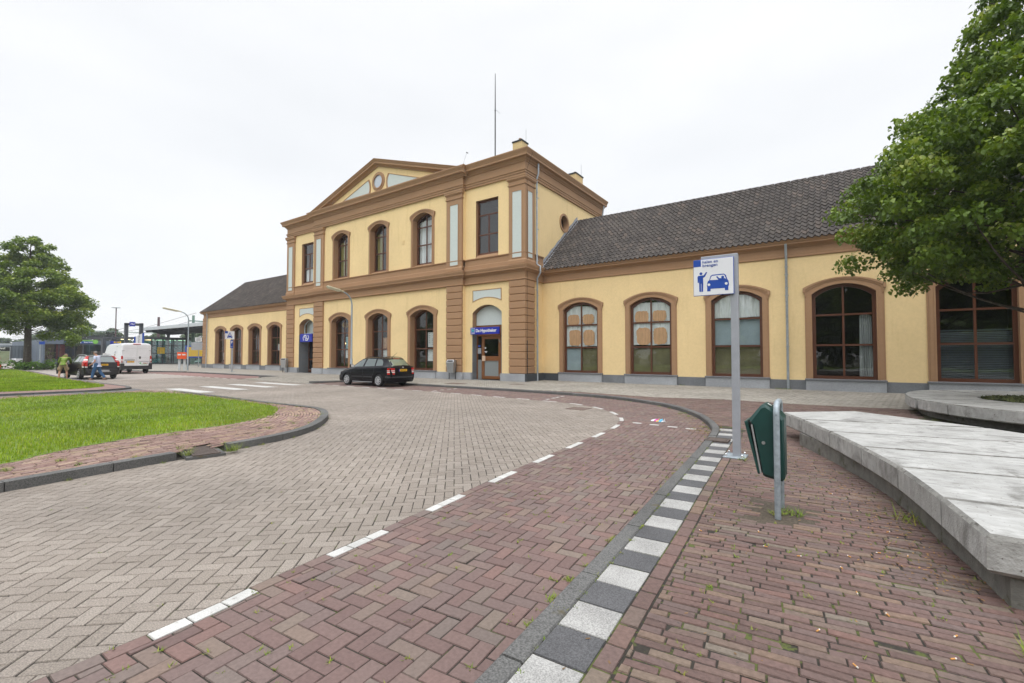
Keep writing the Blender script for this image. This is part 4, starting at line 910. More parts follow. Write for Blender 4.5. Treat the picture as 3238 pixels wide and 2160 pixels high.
for i, (x, zA, zB, zC, lab) in enumerate(((-11.27, 2.02, 3.12, 4.24, 'white cloth with dull orange paint patches in the window nearest the building corner'), (-7.37, 2.05, 3.12, 4.2, 'white cloth with orange paint patches in the second wing window from the corner'))):
    c = cloth(x, YP+.07, zA, zC, .96, .95, lab)
    for k, (cx, cz, w, h) in enumerate(((-.5, 3.50, .35, .30), (.42, 3.52, .34, .27), (-.42, 2.50, .36, .44), (.45, 2.5, .34, .42))):
        o = blob(cx*.98, cz, w, h, -.034, i*9+k).build('paint_patch', 'paint_orange', c)
    b = MB(); b.box(-.98, -.03, 0, .02, .62, 1.9) if i == 0 else b.box(.03, .98, 0, .02, .62, 1.9)
    o = b.build('board', 'greyboard' if i == 0 else 'olive'); o.location = (x, YP+.08, 0); tag(o, ('grey board in the bottom left pane of the window by the building corner', 'olive sheet painted as lawn reflection in the bottom pane of the second wing window')[i], 'board')
    b = MB(); b.box(.03, .98, 0, .02, .62, 1.9) if i == 0 else b.box(-.98, -.03, 0, .02, .62, 1.9)
    o = b.build('board', 'olive'); o.location = (x, YP+.08, 0); tag(o, ('olive sheet painted as lawn reflection in the bottom right pane of the window by the building corner', 'olive sheet painted as lawn reflection in the bottom left pane of the second wing window')[i], 'board')  # olive sheets paint the green reflection of the lawn behind the glass
cloth(-3.43, YP+.09, 3.26, 4.3, .97, .93, 'plain white cloth in the arched top of the window behind the sign post', fold=.035)
for z0, z1, m, l in ((2.0, 3.15, 'greyboard', 'grey board in the middle panes of the window behind the sign post'), (.62, 1.9, 'olive', 'olive sheet painted as lawn reflection in the bottom panes of the window behind the sign post')):
    b = MB(); b.box(-.98, .98, 0, .02, z0, z1); o = b.build('board', m); o.location = (-3.43, YP+.12, 0); tag(o, l, 'board')  # the olive one is a painted lawn reflection, the grey one a board
mat('netcloth', (.34, .36, .37), .9, var=.35, vs=2, stretch=(9, 1, .2))
cloth(1.24, YP+.12, .62, 3.18, .22, .19, 'narrow white curtain hanging at the right side of the fourth wing window', 'netcloth', fold=.03, n=40)
bl = thing('window_blind', 'dark slatted blind in the window below the overhanging tree', 'blind', (4.36, YP+.16, 0))
mb = MB()
for k in range(28):
    z = .66+k*.062; mb.quad((-.98, 0, z), (.98, 0, z), (.98, .035, z+.045), (-.98, .035, z+.045))
mb.build('slats', 'blind', bl); mb = MB(); mb.box(-.98, .98, 0, .05, 2.42, 2.47); mb.build('rail', 'blind', bl)
# upper windows
cloth(-30.5, 21.3, 7.5, 10.2, .45, .5, 'olive curtain in the left arched upper window', 'yellowgreen', .03); cloth(-26.3, 21.3, 7.5, 10.2, .3, .35, 'olive curtain in the middle arched upper window', 'yellowgreen', .03)
cloth(-21.48, 21.3, 7.5, 10.4, .82, .8, 'white net curtain in the right arched upper window', 'cloth', .03); cloth(-34.98, 21.3, 7.55, 8.6, .75, .75, 'white half blind in the upper window at the far end', 'cloth', .0)
# posters in the ground floor windows
def poster(name, x, y, z0, z1, w, cols, label, lines=0, cat='poster'):
    t = thing(name, label, cat, (x, y, 0)); b = MB(); b.box(-w/2, w/2, 0, .012, z0, z1); b.build('sheet', cols[0], t)
    if lines:
        b = MB(); r = random.Random(int(abs(x)*10)); nz = int((z1-z0)/.12)
        for k in range(nz):
            for q in range(lines): 
                if r.random() < .8: xx = -w/2+w*(q+.5)/lines; b.box(xx-.06*r.uniform(.4, 1), xx+.06*r.uniform(.4, 1), -.003, 0, z1-.08-k*.12, z1-.05-k*.12)
        b.build('print', cols[1], t)
    return t
mat('poster_teal', (.12, .32, .36), .6, var=.4, vs=5); mat('poster_wood', (.38, .22, .12), .6, var=.5, vs=7); mat('ink', (.06, .07, .09), .7); mat('poster_mag', (.2, .03, .08), .6)
P0 = YC+.36+.1
t = poster('window_poster', -21.0, P0, 2.05, 3.0, .8, ('paper', 'ink'), 'white sheet with rows of small logos in the window beside the silver bin', 3); t = poster('window_poster', -21.0, P0, 1.15, 1.95, .8, ('paper', 'ink'), 'white notice in the bottom panes of the window beside the silver bin', 1)
poster('window_poster', -25.5, P0, 1.95, 2.75, .9, ('poster_wood', 'ink'), 'brown photo poster in the window behind the black car'); poster('window_poster', -25.5, P0, 1.25, 1.9, .9, ('paper', 'ink'), 'white notice under the brown poster behind the black car', 2)
poster('window_poster', -29.7, P0, 2.0, 2.9, .85, ('poster_teal', 'paper'), 'teal poster in the window behind the street lamp', 2); poster('window_poster', -29.7, P0, 1.3, 1.9, .85, ('paper', 'ink'), 'white notice under the teal poster behind the street lamp', 2)
poster('window_poster', -43.6, YW+.4, 1.95, 2.6, .5, ('paper', 'ink'), 'grey letter poster in the far wing window beside the bin', 2); poster('window_poster', -55.0, YW+.4, 1.0, 1.8, .4, ('paper', 'ink'), 'narrow white poster in the last window of the far wing', 1)
mat('lampyellow', (.8, .5, .03), .5); mat('bulb', (1, .62, .25), .5, emit=4)
t = thing('pendant_lamp', 'round yellow pendant lamp inside the window behind the street lamp', 'lamp', (-31.2, 21.9, 3.9)); b = MB(); b.lathe([(0, .24), (.2, .17), (.27, 0), (.2, -.17), (0, -.24)], (0, 0, 0), 18); b.build('shade', 'lampyellow', t, smooth=True); b = MB(); b.tube([(0, 0, .2), (0, 0, 1.65)], .012, 5); b.build('cord', 'black', t)
for k, (x, z) in enumerate(((-31.6, 2.45), (-31.3, 2.3), (-30.9, 2.38))):
    t = thing('light_bulb', ('bare glowing bulb hanging highest in the window behind the street lamp', 'bare glowing bulb hanging lowest in the window behind the street lamp', 'bare glowing bulb beside the teal poster behind the street lamp')[k], 'light bulb', (x, 22.2+.2*k, z)); b = MB(); b.lathe([(0, .07), (.045, .04), (.055, 0), (.03, -.05), (0, -.06)], n=10); b.build('bulb', 'bulb', t, smooth=True); b = MB(); b.tube([(0, 0, .06), (0, 0, 5.55-z)], .006, 4); b.build('cord', 'black', t)

# ---------------------------------------------------------------- signs
mat('signblue', (.008, .06, .36), .45, var=.05, vs=6); mat('signwhite', (.74, .76, .80), .4, var=.03, vs=5); mat('hypblue', (.004, .018, .34), .4); mat('turq', (.05, .5, .48), .5); mat('red', (.5, .02, .015), .4)
mat('postgrey', (.36, .38, .42), .45, var=.06, vs=9, metal=.2, stain=((.27, .28, .3), 3, .66, .1, (1, 1, .3))); mat('galv', (.33, .38, .42), .5, var=.22, vs=22, metal=.4, bump=.1, bs=40)
def stroke(mb, pts, w, y=0., mi=0, close=False):
    P = [np.array(p, float) for p in pts]; n = len(P); L, Rr = [], []
    for i in range(n):
        ns = []
        for a, b in ((i-1, i), (i, i+1)):
            if close: a %= n; b %= n
            if 0 <= a and b < n: d = P[b]-P[a]; d /= np.linalg.norm(d); ns.append(np.array([-d[1], d[0]]))
        o = ns[0] if len(ns) == 1 else (ns[0]+ns[1])/max(.35, 1+ns[0]@ns[1]); L.append(P[i]+o*w/2); Rr.append(P[i]-o*w/2)
    m = n if close else n-1
    for i in range(m):
        j = (i+1) % n; mb.quad((L[i][0], y, L[i][1]), (Rr[i][0], y, Rr[i][1]), (Rr[j][0], y, Rr[j][1]), (L[j][0], y, L[j][1]), mi)
    return mb
def rail_logo(size):
    A = [(-.5, -.02), (-.27, .30), (.02, .30), (.13, -.11), (.30, -.11), (.30, -.11)][:5]
    m = MB()
    for s in (1, -1): stroke(m, [(s*x*size, s*z*size*.82) for x, z in A], size*.085); stroke(m, [(s*-.5*size, s*-.03*size), (s*-.33*size, s*-.26*size)], size*.085)
    return m
def dsc(cx, cz, r, y, n=20): return MB().poly([(cx+r*math.cos(-6.283*i/n), y, cz+r*math.sin(-6.283*i/n)) for i in range(n)])
# pick-up point sign
T = thing('parking_sign', 'white sign on a grey post with waving person and blue car reading halen en brengen', 'sign', (-1.108, 7.285, PV))
m = MB(); m.bbox(-.05, .05, -.045, .045, .015, 2.4, .006); m.build('post', 'postgrey', T, smooth=30)
m = MB(); m.bbox(-.45, .051, -.046, .046, 2.37, 2.945, .004); m.build('backing_panel', 'postgrey', T, smooth=30)
m = MB(); m.bbox(-.165, .125, -.17, .18, 0, .016, .004); m.build('base_plate', 'galv', T)
for x in (-.125, .085):
    for y in (-.13, .13):
        m = MB(); m.lathe([(.022, .016), (.022, .024), (.016, .026), (.016, .048), (.008, .056), (0, .058)], (x, y, 0), 8); m.build('bolt', 'chrome', T)
m = MB(); m.bbox(-.278, .278, -.03, 0, -.272, .272, .006, 1); m.box(-.272, .272, -.0325, -.03, -.266, .266, 0); pn = at(m, -.274, -.052, 2.625).build('panel', ['signwhite', 'signblue'], T)
def sg(px, py): return ((px-325)/266*.555, (270-17*(px-192)/266-py)/238*.54)
YY = -.034; g = MB(); at(MB().box(-.272, -.168, -.0335, -.0325, .166, .266), -.274, -.052, 2.625).build('corner_field', 'signblue', T)
person = [[(232, 254), (258, 251), (259, 305), (231, 307)], [(220, 262), (226, 254), (233, 254), (230, 300), (221, 300)], [(255, 251), (262, 252), (279, 229), (286, 232), (270, 262), (258, 268)], [(231, 304), (243.5, 303), (243.5, 360), (232, 360)], [(246, 303), (259, 302), (257, 359), (246, 360)]]
for p in person: g.poly([(sg(*q)[0], YY, sg(*q)[1]) for q in p])
g.join(dsc(*sg(244, 240), .021, YY)); at(g, -.274, -.052, 2.625).build('pictogram', 'signblue', T); g = MB()
car = [(283, 318), (289, 292), (299, 285), (307, 258), (320, 249), (395, 243), (408, 252), (418, 280), (425, 290), (428, 316), (423, 325), (423, 350), (401, 351), (400, 336), (308, 341), (307, 357), (285, 358), (285, 330)]
g.poly([(sg(*q)[0], YY, sg(*q)[1]) for q in car]); at(g, -.274, -.052, 2.625).build('pictogram', 'signblue', T)
g = MB(); YY = -.0355; g.poly([(sg(*q)[0], YY, sg(*q)[1]) for q in [(304, 284), (313, 262), (321, 256), (394, 250), (401, 257), (411, 280)]]); g.join(dsc(*sg(297, 314), .019, YY)); g.join(dsc(*sg(410, 307), .019, YY)); at(g, -.274, -.052, 2.625).build('pictogram_cutout', 'signwhite', T)
g = MB(); YY = -.037; g.join(dsc(*sg(388, 266), .02, YY)); g.poly([(sg(*q)[0], YY, sg(*q)[1]) for q in [(345, 262), (353, 259), (365, 272), (405, 273), (410, 283), (362, 285)]]); at(g, -.274, -.052, 2.625).build('pictogram', 'signblue', T)
for k, tx in enumerate(('halen en', 'brengen')): at(text_mb(tx, .058, .001, 'LEFT', 1.12, .0004), -.274-.148, -.0875, 2.625+.228-.053*k).build('lettering', 'signblue', T)
# office sign
T = thing('fascia_sign', 'blue fascia sign lettered De Hypotheker over the brown glazed office door', 'sign', (-16.43, 20.9, 2.955)); m = MB(); m.bbox(-1.05, 1.05, -.09, .02, -.2, .2, .012); m.build('panel', 'hypblue', T)
at(text_mb('De Hypotheker', .255, .004, 'LEFT', .93, .006), -.64, -.094, .005).build('lettering', 'white', T)
m = MB(); m.ring([(-.98, -.165), (-.72, -.165), (-.72, .165), (-.98, .165)], [(-.965, -.15), (-.735, -.15), (-.735, .15), (-.965, .15)], -.095, -.09, 1, True); m.box(-.93, -.88, -.096, -.09, -.05, .12, 0); m.box(-.82, -.77, -.096, -.09, -.05, .12, 0); m.box(-.88, -.82, -.096, -.09, .01, .05, 0); m.box(-.86, -.81, -.098, -.09, .045, .075, 2); m.box(-.93, -.77, -.096, -.09, -.125, -.10, 1); m.build('emblem', ['turq', 'white', 'red'], T)
T = thing('door_sign', 'blue square railway logo sign over the open station entrance', 'sign', (-35.1, 21.0, 2.94)); m = MB(); m.bbox(-.86, .86, -.06, .03, -.335, .335, .01); m.build('panel', 'hypblue', T); at(rail_logo(.84), 0, -.066, 0).build('emblem', 'white', T)
# taxi rank sign, facing up the street
T = thing('taxi_sign', 'white taxi rank sign with blue car over a small blue P plate on a pole', 'sign', (-42.3, 18.5, PV), R(90))
m = MB(); m.bbox(-.05, .05, -.05, .05, 0, 2.85, .006); m.build('post', 'postgrey', T); m = MB(); m.bbox(-.2, .2, -.2, .2, 0, .02, .004); m.build('base_plate', 'galv', T)
m = MB(); m.box(-.62, .12, -.08, -.05, 2.81, 3.5, 0); m.box(-.62, -.4, -.083, -.05, 3.3, 3.5, 1); m.box(-.622, -.618, -.083, -.05, 2.81, 3.5, 1); m.build('panel', ['signwhite', 'signblue'], T)
g = MB(); f = lambda L, y=-.084: g.poly([(x, y, z) for x, z in L]); f([(-.45, 2.9), (-.38, 2.9), (-.38, 2.95), (-.12, 2.95), (-.12, 2.9), (-.05, 2.9), (-.05, 3.06), (-.1, 3.12), (-.15, 3.24), (-.35, 3.24), (-.4, 3.12), (-.45, 3.06)]); f([(-.33, 3.25), (-.17, 3.25), (-.17, 3.31), (-.33, 3.31)]); g.build('pictogram', 'signblue', T)
g = MB(); f([(-.37, 3.13), (-.33, 3.21), (-.17, 3.21), (-.13, 3.13)], -.086); g.join(dsc(-.4, 3.06, .025, -.086)); g.join(dsc(-.1, 3.06, .025, -.086)); g.build('pictogram_cutout', 'signwhite', T); at(text_mb('taxi', .11, .002), -.25, -.084, 3.4).build('lettering', 'signblue', T)
m = MB(); m.box(-.19, .03, -.075, -.05, 2.05, 2.74); m.build('plate', 'signblue', T); at(text_mb('P', .3, .002, bold=.004), -.08, -.08, 2.54).build('lettering', 'white', T); at(text_mb('taxi', .1, .002), -.08, -.08, 2.17).build('lettering', 'white', T)

# ---------------------------------------------------------------- bins
mat('bingreen', (.006, .045, .04), .42, var=.15, vs=6, v2=.12, v2s=2, bump=.1, bs=90, stain=((.03, .06, .06), 9, .72, .05)); mat('steel', (.42, .43, .44), .4, var=.1, vs=20, metal=.7, stretch=(12, 12, 1)); mat('binsteel', (.30, .30, .30), .55, var=.1, vs=20, stretch=(12, 12, 1))
def rprism(pts, y0, y1, r=.012):
    """(x,z) outline, ends rounded off"""
    m = MB(); c = np.mean(np.array(pts), axis=0); ins = [tuple(np.array(p)+(c-np.array(p))*r/max(.05, np.linalg.norm(np.array(p)-c))*1.3) for p in pts]
    n = len(pts); rows = [(ins, y0), (pts, y0+r), (pts, y1-r), (ins, y1)]
    for (A, a), (Bq, b) in zip(rows, rows[1:]): m.strip([(x, a, z) for x, z in A], [(x, b, z) for x, z in Bq], close=True)
    m.poly([(x, y0, z) for x, z in ins]); m.poly([(x, y1, z) for x, z in ins][::-1]); return m
T = thing('litter_bin', 'dark green litter bin with an open flap on a bent galvanised post', 'litter bin', (-.40, 4.93, PV))
body = [(-.105, .372), (-.135, .36), (-.02, .36)][0:1]+[(-.115, .345), (.035, .330), (.06, .345), (.06, .895), (-.02, .94), (-.115, 1.015), (-.155, 1.0), (-.235, .885), (-.215, .84), (-.20, .80)]
rprism([(-.115, .36), (-.09, .345), (.04, .325), (.06, .35), (.06, .895), (.03, .93), (-.09, 1.015), (-.125, 1.0), (-.225, .865), (-.20, .83)], -.15, .15, .022).build('body', 'bingreen', T, smooth=35)
rprism([(-.125, .375), (-.115, .40), (-.20, .815), (-.21, .80)], -.14, .14, .004).build('mouth', 'blackmatt', T)
rprism([(-.155, .37), (-.135, .372), (-.235, .855), (-.262, .845)], -.148, .148, .006).build('flap', 'bingreen', T, smooth=35)
m = MB(); m.tube([(-.13, -.151, .38), (-.20, -.151, .82)], .008, 6); m.build('hinge_rod', 'binsteel', T)
m = MB(); m.lathe([(0, -.156), (.014, -.156), (.016, -.148)], (-.105, 0, .66), 14, 'y'); m.build('lock', 'steel', T, smooth=30)
m = MB(); m.quad((-.075, -.06, 1.0155), (-.045, -.06, .9955), (-.045, -.02, .9955), (-.075, -.02, 1.0155)); m.build('sticker', 'white', T)
m = MB(); P = [(.005, -.19, 0), (.005, -.19, .92), (.005, -.182, .97), (.005, -.15, 1.01), (.005, -.1, 1.03), (.005, .1, 1.03), (.005, .15, 1.01), (.005, .182, .97), (.005, .19, .92), (.005, .19, 0)]
m.tube(P, .026, 14, sq=.9); m.build('post', 'galv', T, smooth=40)
m = MB(); m.lathe([(0, -.2195), (.004, -.2195), (.004, -.21)], (.005, 0, .93), 8, 'y'); m.build('screw', 'black', T)
def silver_bin(x, y, rz, label, m1):
    T = thing('silver_bin', label, 'litter bin', (x, y, PV), rz, 'grey bins on two legs by the station wall')
    o = [(-.19, .42), (.19, .42), (.24, 1.0), (-.24, 1.0)]
    m = MB(); lo = [(-.2, -.13), (.2, -.13), (.2, .13), (-.2, .13)]; hi = [(-.26, -.17), (.26, -.17), (.26, .15), (-.26, .15)]; tp = [(-.23, -.09), (.23, -.09), (.23, .15), (-.23, .15)]
    for A, a, Bq, b in ((lo, .4, hi, 1.02), (hi, 1.02, tp, 1.18)): m.strip([(px, py, a) for px, py in A], [(px, py, b) for px, py in Bq], close=True)
    m.poly([(px, py, 1.18) for px, py in tp]); m.poly([(px, py, .4) for px, py in lo][::-1]); m.build('body', m1, T)
    m = MB(); m.quad((-.19, -.161, 1.05), (.19, -.161, 1.05), (.17, -.117, 1.14), (-.17, -.117, 1.14)); m.v = [(a, b-.004, c) for a, b, c in m.v]; m.build('mouth', 'black', T)
    for s in (-1, 1): m = MB(); m.tube([(s*.22, .12, 0), (s*.22, .17, 1.14), (s*.2, .16, 1.17)], .025, 6); m.build('leg', 'black', T)
    m = MB(); m.lathe([(0, -.012), (.015, -.012), (.015, 0)], (.215, 0, .8), 8, 'y'); m.v = [(a, b-.145, c) for a, b, c in m.v]; m.build('lock', 'black', T)
silver_bin(-18.55, 20.32, R(12), 'bare steel bin on two legs beside the office door', 'steel'); silver_bin(-37.4, 20.42, R(25), 'grey bin on two legs beside the open station entrance', 'binsteel')
# ---------------------------------------------------------------- lamps
mat('lamphead', (.46, .43, .30), .6, var=.25, vs=12, stain=((.2, .2, .08), 7, .6, .08)); mat('lensplastic', (.66, .64, .5), .3)
def lamp(x, y, h, out, up, label, m='galv'):
    T = thing('street_lamp', label, 'street lamp', (x, y, PV), 0, 'curved street lamps on the pavement'); m_ = MB(); P = [(0, 0, 0), (0, 0, 1.2), (0, 0, 1.25), (0, 0, h-.6)]; r = [.075, .075, .055, .05]
    for k in range(1, 9): a = k/8*R(78); P.append((0, -.75*(1-math.cos(a)), h-.6+.75*math.sin(a))); r.append(.045)
    e = P[-1]; m_.tube(P, r, 10); m_.build('pole', m, T, smooth=40); a = R(10)
    d = Vector((0, -math.cos(a), math.sin(a))); hd = MB(); L = out
    for (s0, w0, t0), (s1, w1, t1) in zip(((0, .05, .05), (.25, .09, .07), (.3, .13, .08), (L-.05, .12, .07)), ((.25, .09, .07), (.3, .13, .08), (L-.05, .12, .07), (L, .09, .03))):
        hd.strip([(-w0, -s0, -.02), (-w0, -s0, t0*.5), (-w0*.6, -s0, t0), (w0*.6, -s0, t0), (w0, -s0, t0*.5), (w0, -s0, -.02)], [(-w1, -s1, -.02), (-w1, -s1, t1*.5), (-w1*.6, -s1, t1), (w1*.6, -s1, t1), (w1, -s1, t1*.5), (w1, -s1, -.02)], close=True)
    hd.poly([(-.09, -L, -.02), (-.05, -L, .03), (.05, -L, .03), (.09, -L, -.02)]); at(hd, e[0], e[1], e[2], rx=-a).build('head', 'lamphead', T, smooth=35)
    ln = MB(); ln.bbox(-.1, .1, -L+.06, -.32, -.075, -.02, .02); at(ln, e[0], e[1], e[2], rx=-a).build('lens', 'lensplastic', T); return T
lamp(-24.15, 17.4, 5.15, 1.15, 0, 'curved street lamp standing behind the black estate car'); lamp(-49.7, 17.85, 5.35, 1.5, 0, 'curved street lamp beside the orange post box')

# ---------------------------------------------------------------- concrete benches
mat('concrete', (.415, .415, .405), .85, var=.08, vs=9, v2=.14, v2s=1.6, bump=.3, bs=60, stain=((.13, .125, .115), 2.6, .60, .20, (1, 2.2, 1)))
def spot_mat():
    m = MATS['concrete']; t = m.node_tree; N, L = t.nodes, t.links; b = N['Principled BSDF']; src = b.inputs['Base Color'].links[0].from_socket
    co = N.new('ShaderNodeTexCoord')
    v = N.new('ShaderNodeTexNoise'); v.inputs['Scale'].default_value = 42; v.inputs['Detail'].default_value = 2; L.new(co.outputs['Object'], v.inputs['Vector'])
    q = N.new('ShaderNodeMapRange'); q.inputs[1].default_value = .69; q.inputs[2].default_value = .73; L.new(v.outputs['Fac'], q.inputs[0])
    x = N.new('ShaderNodeMix'); x.data_type = 'RGBA'; L.new(q.outputs[0], x.inputs[0]); L.new(src, x.inputs[6]); x.inputs[7].default_value = (.12, .1, .08, 1)
    # fine grey streaks of lichen
    mpg = N.new('ShaderNodeMapping'); mpg.inputs['Scale'].default_value = (1.6, 4.2, 1.6); mpg.inputs['Rotation'].default_value = (0, 0, R(25)); L.new(co.outputs['Object'], mpg.inputs[0])
    w = N.new('ShaderNodeTexNoise'); w.inputs['Scale'].default_value = 3.6; w.inputs['Detail'].default_value = 9; w.inputs['Roughness'].default_value = .72; L.new(mpg.outputs[0], w.inputs['Vector'])
    q2 = N.new('ShaderNodeMapRange'); q2.inputs[1].default_value = .43; q2.inputs[2].default_value = .66; q2.inputs[4].default_value = .52; L.new(w.outputs['Fac'], q2.inputs[0])
    y = N.new('ShaderNodeMix'); y.data_type = 'RGBA'; L.new(q2.outputs[0], y.inputs[0]); L.new(x.outputs[2], y.inputs[6]); y.inputs[7].default_value = (.19, .182, .165, 1); 
    n3 = N.new('ShaderNodeTexNoise'); n3.inputs['Scale'].default_value = 2.2; n3.inputs['Detail'].default_value = 7; n3.inputs['Roughness'].default_value = .68; n3.inputs['Distortion'].default_value = .6; L.new(co.outputs['Object'], n3.inputs['Vector'])
    q3 = N.new('ShaderNodeMapRange'); q3.inputs[1].default_value = .52; q3.inputs[2].default_value = .70; q3.inputs[4].default_value = .85; L.new(n3.outputs['Fac'], q3.inputs[0])
    z = N.new('ShaderNodeMix'); z.data_type = 'RGBA'; L.new(q3.outputs[0], z.inputs[0]); L.new(y.outputs[2], z.inputs[6]); z.inputs[7].default_value = (.13, .125, .115, 1); L.new(z.outputs[2], b.inputs['Base Color'])
spot_mat(); mat('concretebase', (.17, .165, .15), .9, var=.25, vs=10, bump=.4, bs=50, stain=((.08, .08, .05), 4, .58, .1))
mat('dirtyedge', (.23, .225, .21), .9, var=.35, vs=9, v2=.35, v2s=2.5, bump=.4, bs=60, stain=((.09, .085, .075), 9, .52, .12))
def slab(mb, poly, z0, z1, bev=.024, gap=.010):
    P = np.array(poly, float); 
    if area2(P) < 0: P = P[::-1]
    n = len(P); 
    def inset(d):
        out = []
        for i in range(n):
            a, b, c = P[i-1], P[i], P[(i+1) % n]; t1 = (b-a)/np.linalg.norm(b-a); t2 = (c-b)/np.linalg.norm(c-b); n1 = np.array([-t1[1], t1[0]]); n2 = np.array([-t2[1], t2[0]]); out.append(b+(n1+n2)*d/max(.3, 1+n1@n2))
        return out
    A, Bq = inset(gap), inset(gap+bev)
    rows = [[(*p, z0) for p in Bq], [(*p, z0+bev) for p in A], [(*p, z1-bev) for p in A], [(*p, z1) for p in Bq]]
    for k, (a, b) in enumerate(zip(rows, rows[1:])): mb.strip(a, b, 1 if k == 2 else 0, close=True)
    mb.poly(rows[-1]); mb.poly(rows[0][::-1]); return mb
T = thing('concrete_bench', 'long pale concrete slab bench of joined blocks beside the green bin', 'bench', (1.2, 6.5, PV))
lf = crv([(-.73, 9.73), (-.385, 8.82), (-.016, 7.66), (.28, 6.60), (.507, 5.617), (.652, 4.583), (.735, 3.80)], .2)
rt = [(.38, 10.66), (1.15, 9.93), (1.9, 9.2), (2.7, 8.2), (3.1, 7.1), (3.3, 6.1), (3.45, 4.7), (3.5, 3.62)]
CUT = [(-.73, 9.73), (-.385, 8.82), (-.016, 7.66), (.28, 6.60), (.507, 5.617), (.652, 4.583), (.735, 3.80)]; RT = [(.38, 10.66), (1.89, 9.29), (2.75, 8.15), (3.1, 7.0), (3.3, 5.95), (3.45, 4.65), (3.5, 3.62)]
for k in range(6):
    a, b = CUT[k], CUT[k+1]; c = [p for p in lf if a[1] > p[1]+.03 and p[1]-.03 > b[1]]
    m = MB(); slab(m, [a]+[tuple(p) for p in c]+[b, RT[k+1], RT[k]], .27-PV, .5-PV+rnd.gauss(0, .001)); m.v = [(x-1.2, y-6.5, z) for x, y, z in m.v]; m.build('slab', ['concrete', 'dirtyedge'], T)
m = MB(); slab(m, [(-.42, 8.82), (.0, 7.74), (.30, 6.85), (.5, 6.1), (.64, 5.3), (.76, 4.5), (.84, 3.86), (3.2, 3.75), (3.1, 6), (2.6, 7.9), (1.5, 9.2), (.4, 10.1)], -.02, .20, .005); m.v = [(x-1.2, y-6.5, z) for x, y, z in m.v]; m.build('base', ['concretebase', 'concretebase'], T)
T = thing('planter_bench', 'round-cornered concrete bench with a planted round hole at its middle', 'bench', (4.4, 15.55, PV))
O = crv([(1.62, 15.3), (1.66, 14.65), (1.85, 14.0), (2.25, 13.1), (2.75, 12.5), (3.4, 12.12), (4.4, 12.0), (5.6, 12.3), (6.7, 13.2), (7.2, 15.3), (6.8, 17.4), (5.8, 18.7), (4.5, 19.1), (3.5, 18.97), (2.84, 18.7), (2.27, 18.1), (1.88, 17.25), (1.68, 16.3), (1.62, 15.3)], .12)[:-1]
ang = np.unwrap(np.arctan2(O[:, 1]-15.55, O[:, 0]-4.4)); cuts = [R(200), R(222), R(247), R(275), R(310), R(350), R(30), R(75), R(120), R(160)]
def polar(a):
    d = np.array([math.cos(a), math.sin(a)]); best = O[np.argmax(((O-[4.4, 15.55])/np.linalg.norm(O-[4.4, 15.55], axis=1)[:, None])@d)]; return best
th = (np.arctan2(O[:, 1]-15.55, O[:, 0]-4.4)) % (2*math.pi); od = np.argsort(th); Os = O[od]; ths = th[od]; cs_ = sorted(c % (2*math.pi) for c in cuts)
for i in range(len(cs_)):
    a, b = cs_[i], cs_[(i+1) % len(cs_)]; 
    if b < a: b += 2*math.pi
    sel = [(t, o) for t, o in list(zip(ths, Os))+list(zip(ths+2*math.pi, Os)) if a+.01 < t < b-.01]
    o_ = [polar(a)]+[o for t, o in sel]+[polar(b)]; n_ = max(2, int((b-a)/.15)); i_ = [(4.4+1.4*math.cos(b+(a-b)*k/n_), 15.55+1.4*math.sin(b+(a-b)*k/n_)) for k in range(n_+1)]
    m = MB(); slab(m, [tuple(p) for p in o_]+i_, .25-PV, .5-PV); m.v = [(x-4.4, y-15.55, z) for x, y, z in m.v]; m.build('slab', ['concrete', 'dirtyedge'], T, recalc=True)
m = MB(); IN = [tuple(np.array([4.4, 15.55])+(p-np.array([4.4, 15.55]))*.90) for p in O[::2]]; m.prism(IN, 0, .17); m.v = [(x-4.4, y-15.55, z) for x, y, z in m.v]; m.build('base', 'concretebase', T)
m = MB(); m.lathe([(1.39, .1), (1.39, .36), (1.2, .37), (0, .38)], n=32); m.build('soil', 'earth', T)
def cover_plants(name, cx, cy, r, z, n, h, seed, m):
    rg = np.random.default_rng(seed); a = rg.random(n)*6.283; rr = r*np.sqrt(rg.random(n)); p = np.c_[cx+rr*np.cos(a), cy+rr*np.sin(a), z+h*rg.random(n)]; s = .02+.035*rg.random(n)
    u = rg.normal(size=(n, 3)); u /= np.linalg.norm(u, axis=1)[:, None]; w = np.cross(u, rg.normal(size=(n, 3))); w /= np.linalg.norm(w, axis=1)[:, None]
    V = np.stack([p-u*s[:, None], p+w*s[:, None]*.6, p+u*s[:, None], p-w*s[:, None]*.6], 1).reshape(-1, 3); o = raw_mesh(name, V, np.arange(4*n).reshape(-1, 4), m, rv=rg.random(n)); o['kind'] = 'stuff'; return o
mat('groundcover', (.07, .09, .03), .7, attr=[(0, (.05, .05, .025)), (.5, (.075, .095, .03)), (1, (.13, .14, .05))], spec=.3)
cover_plants('ground_cover', 4.4, 15.55, 1.36, .43, 9000, .09, 4, 'groundcover')

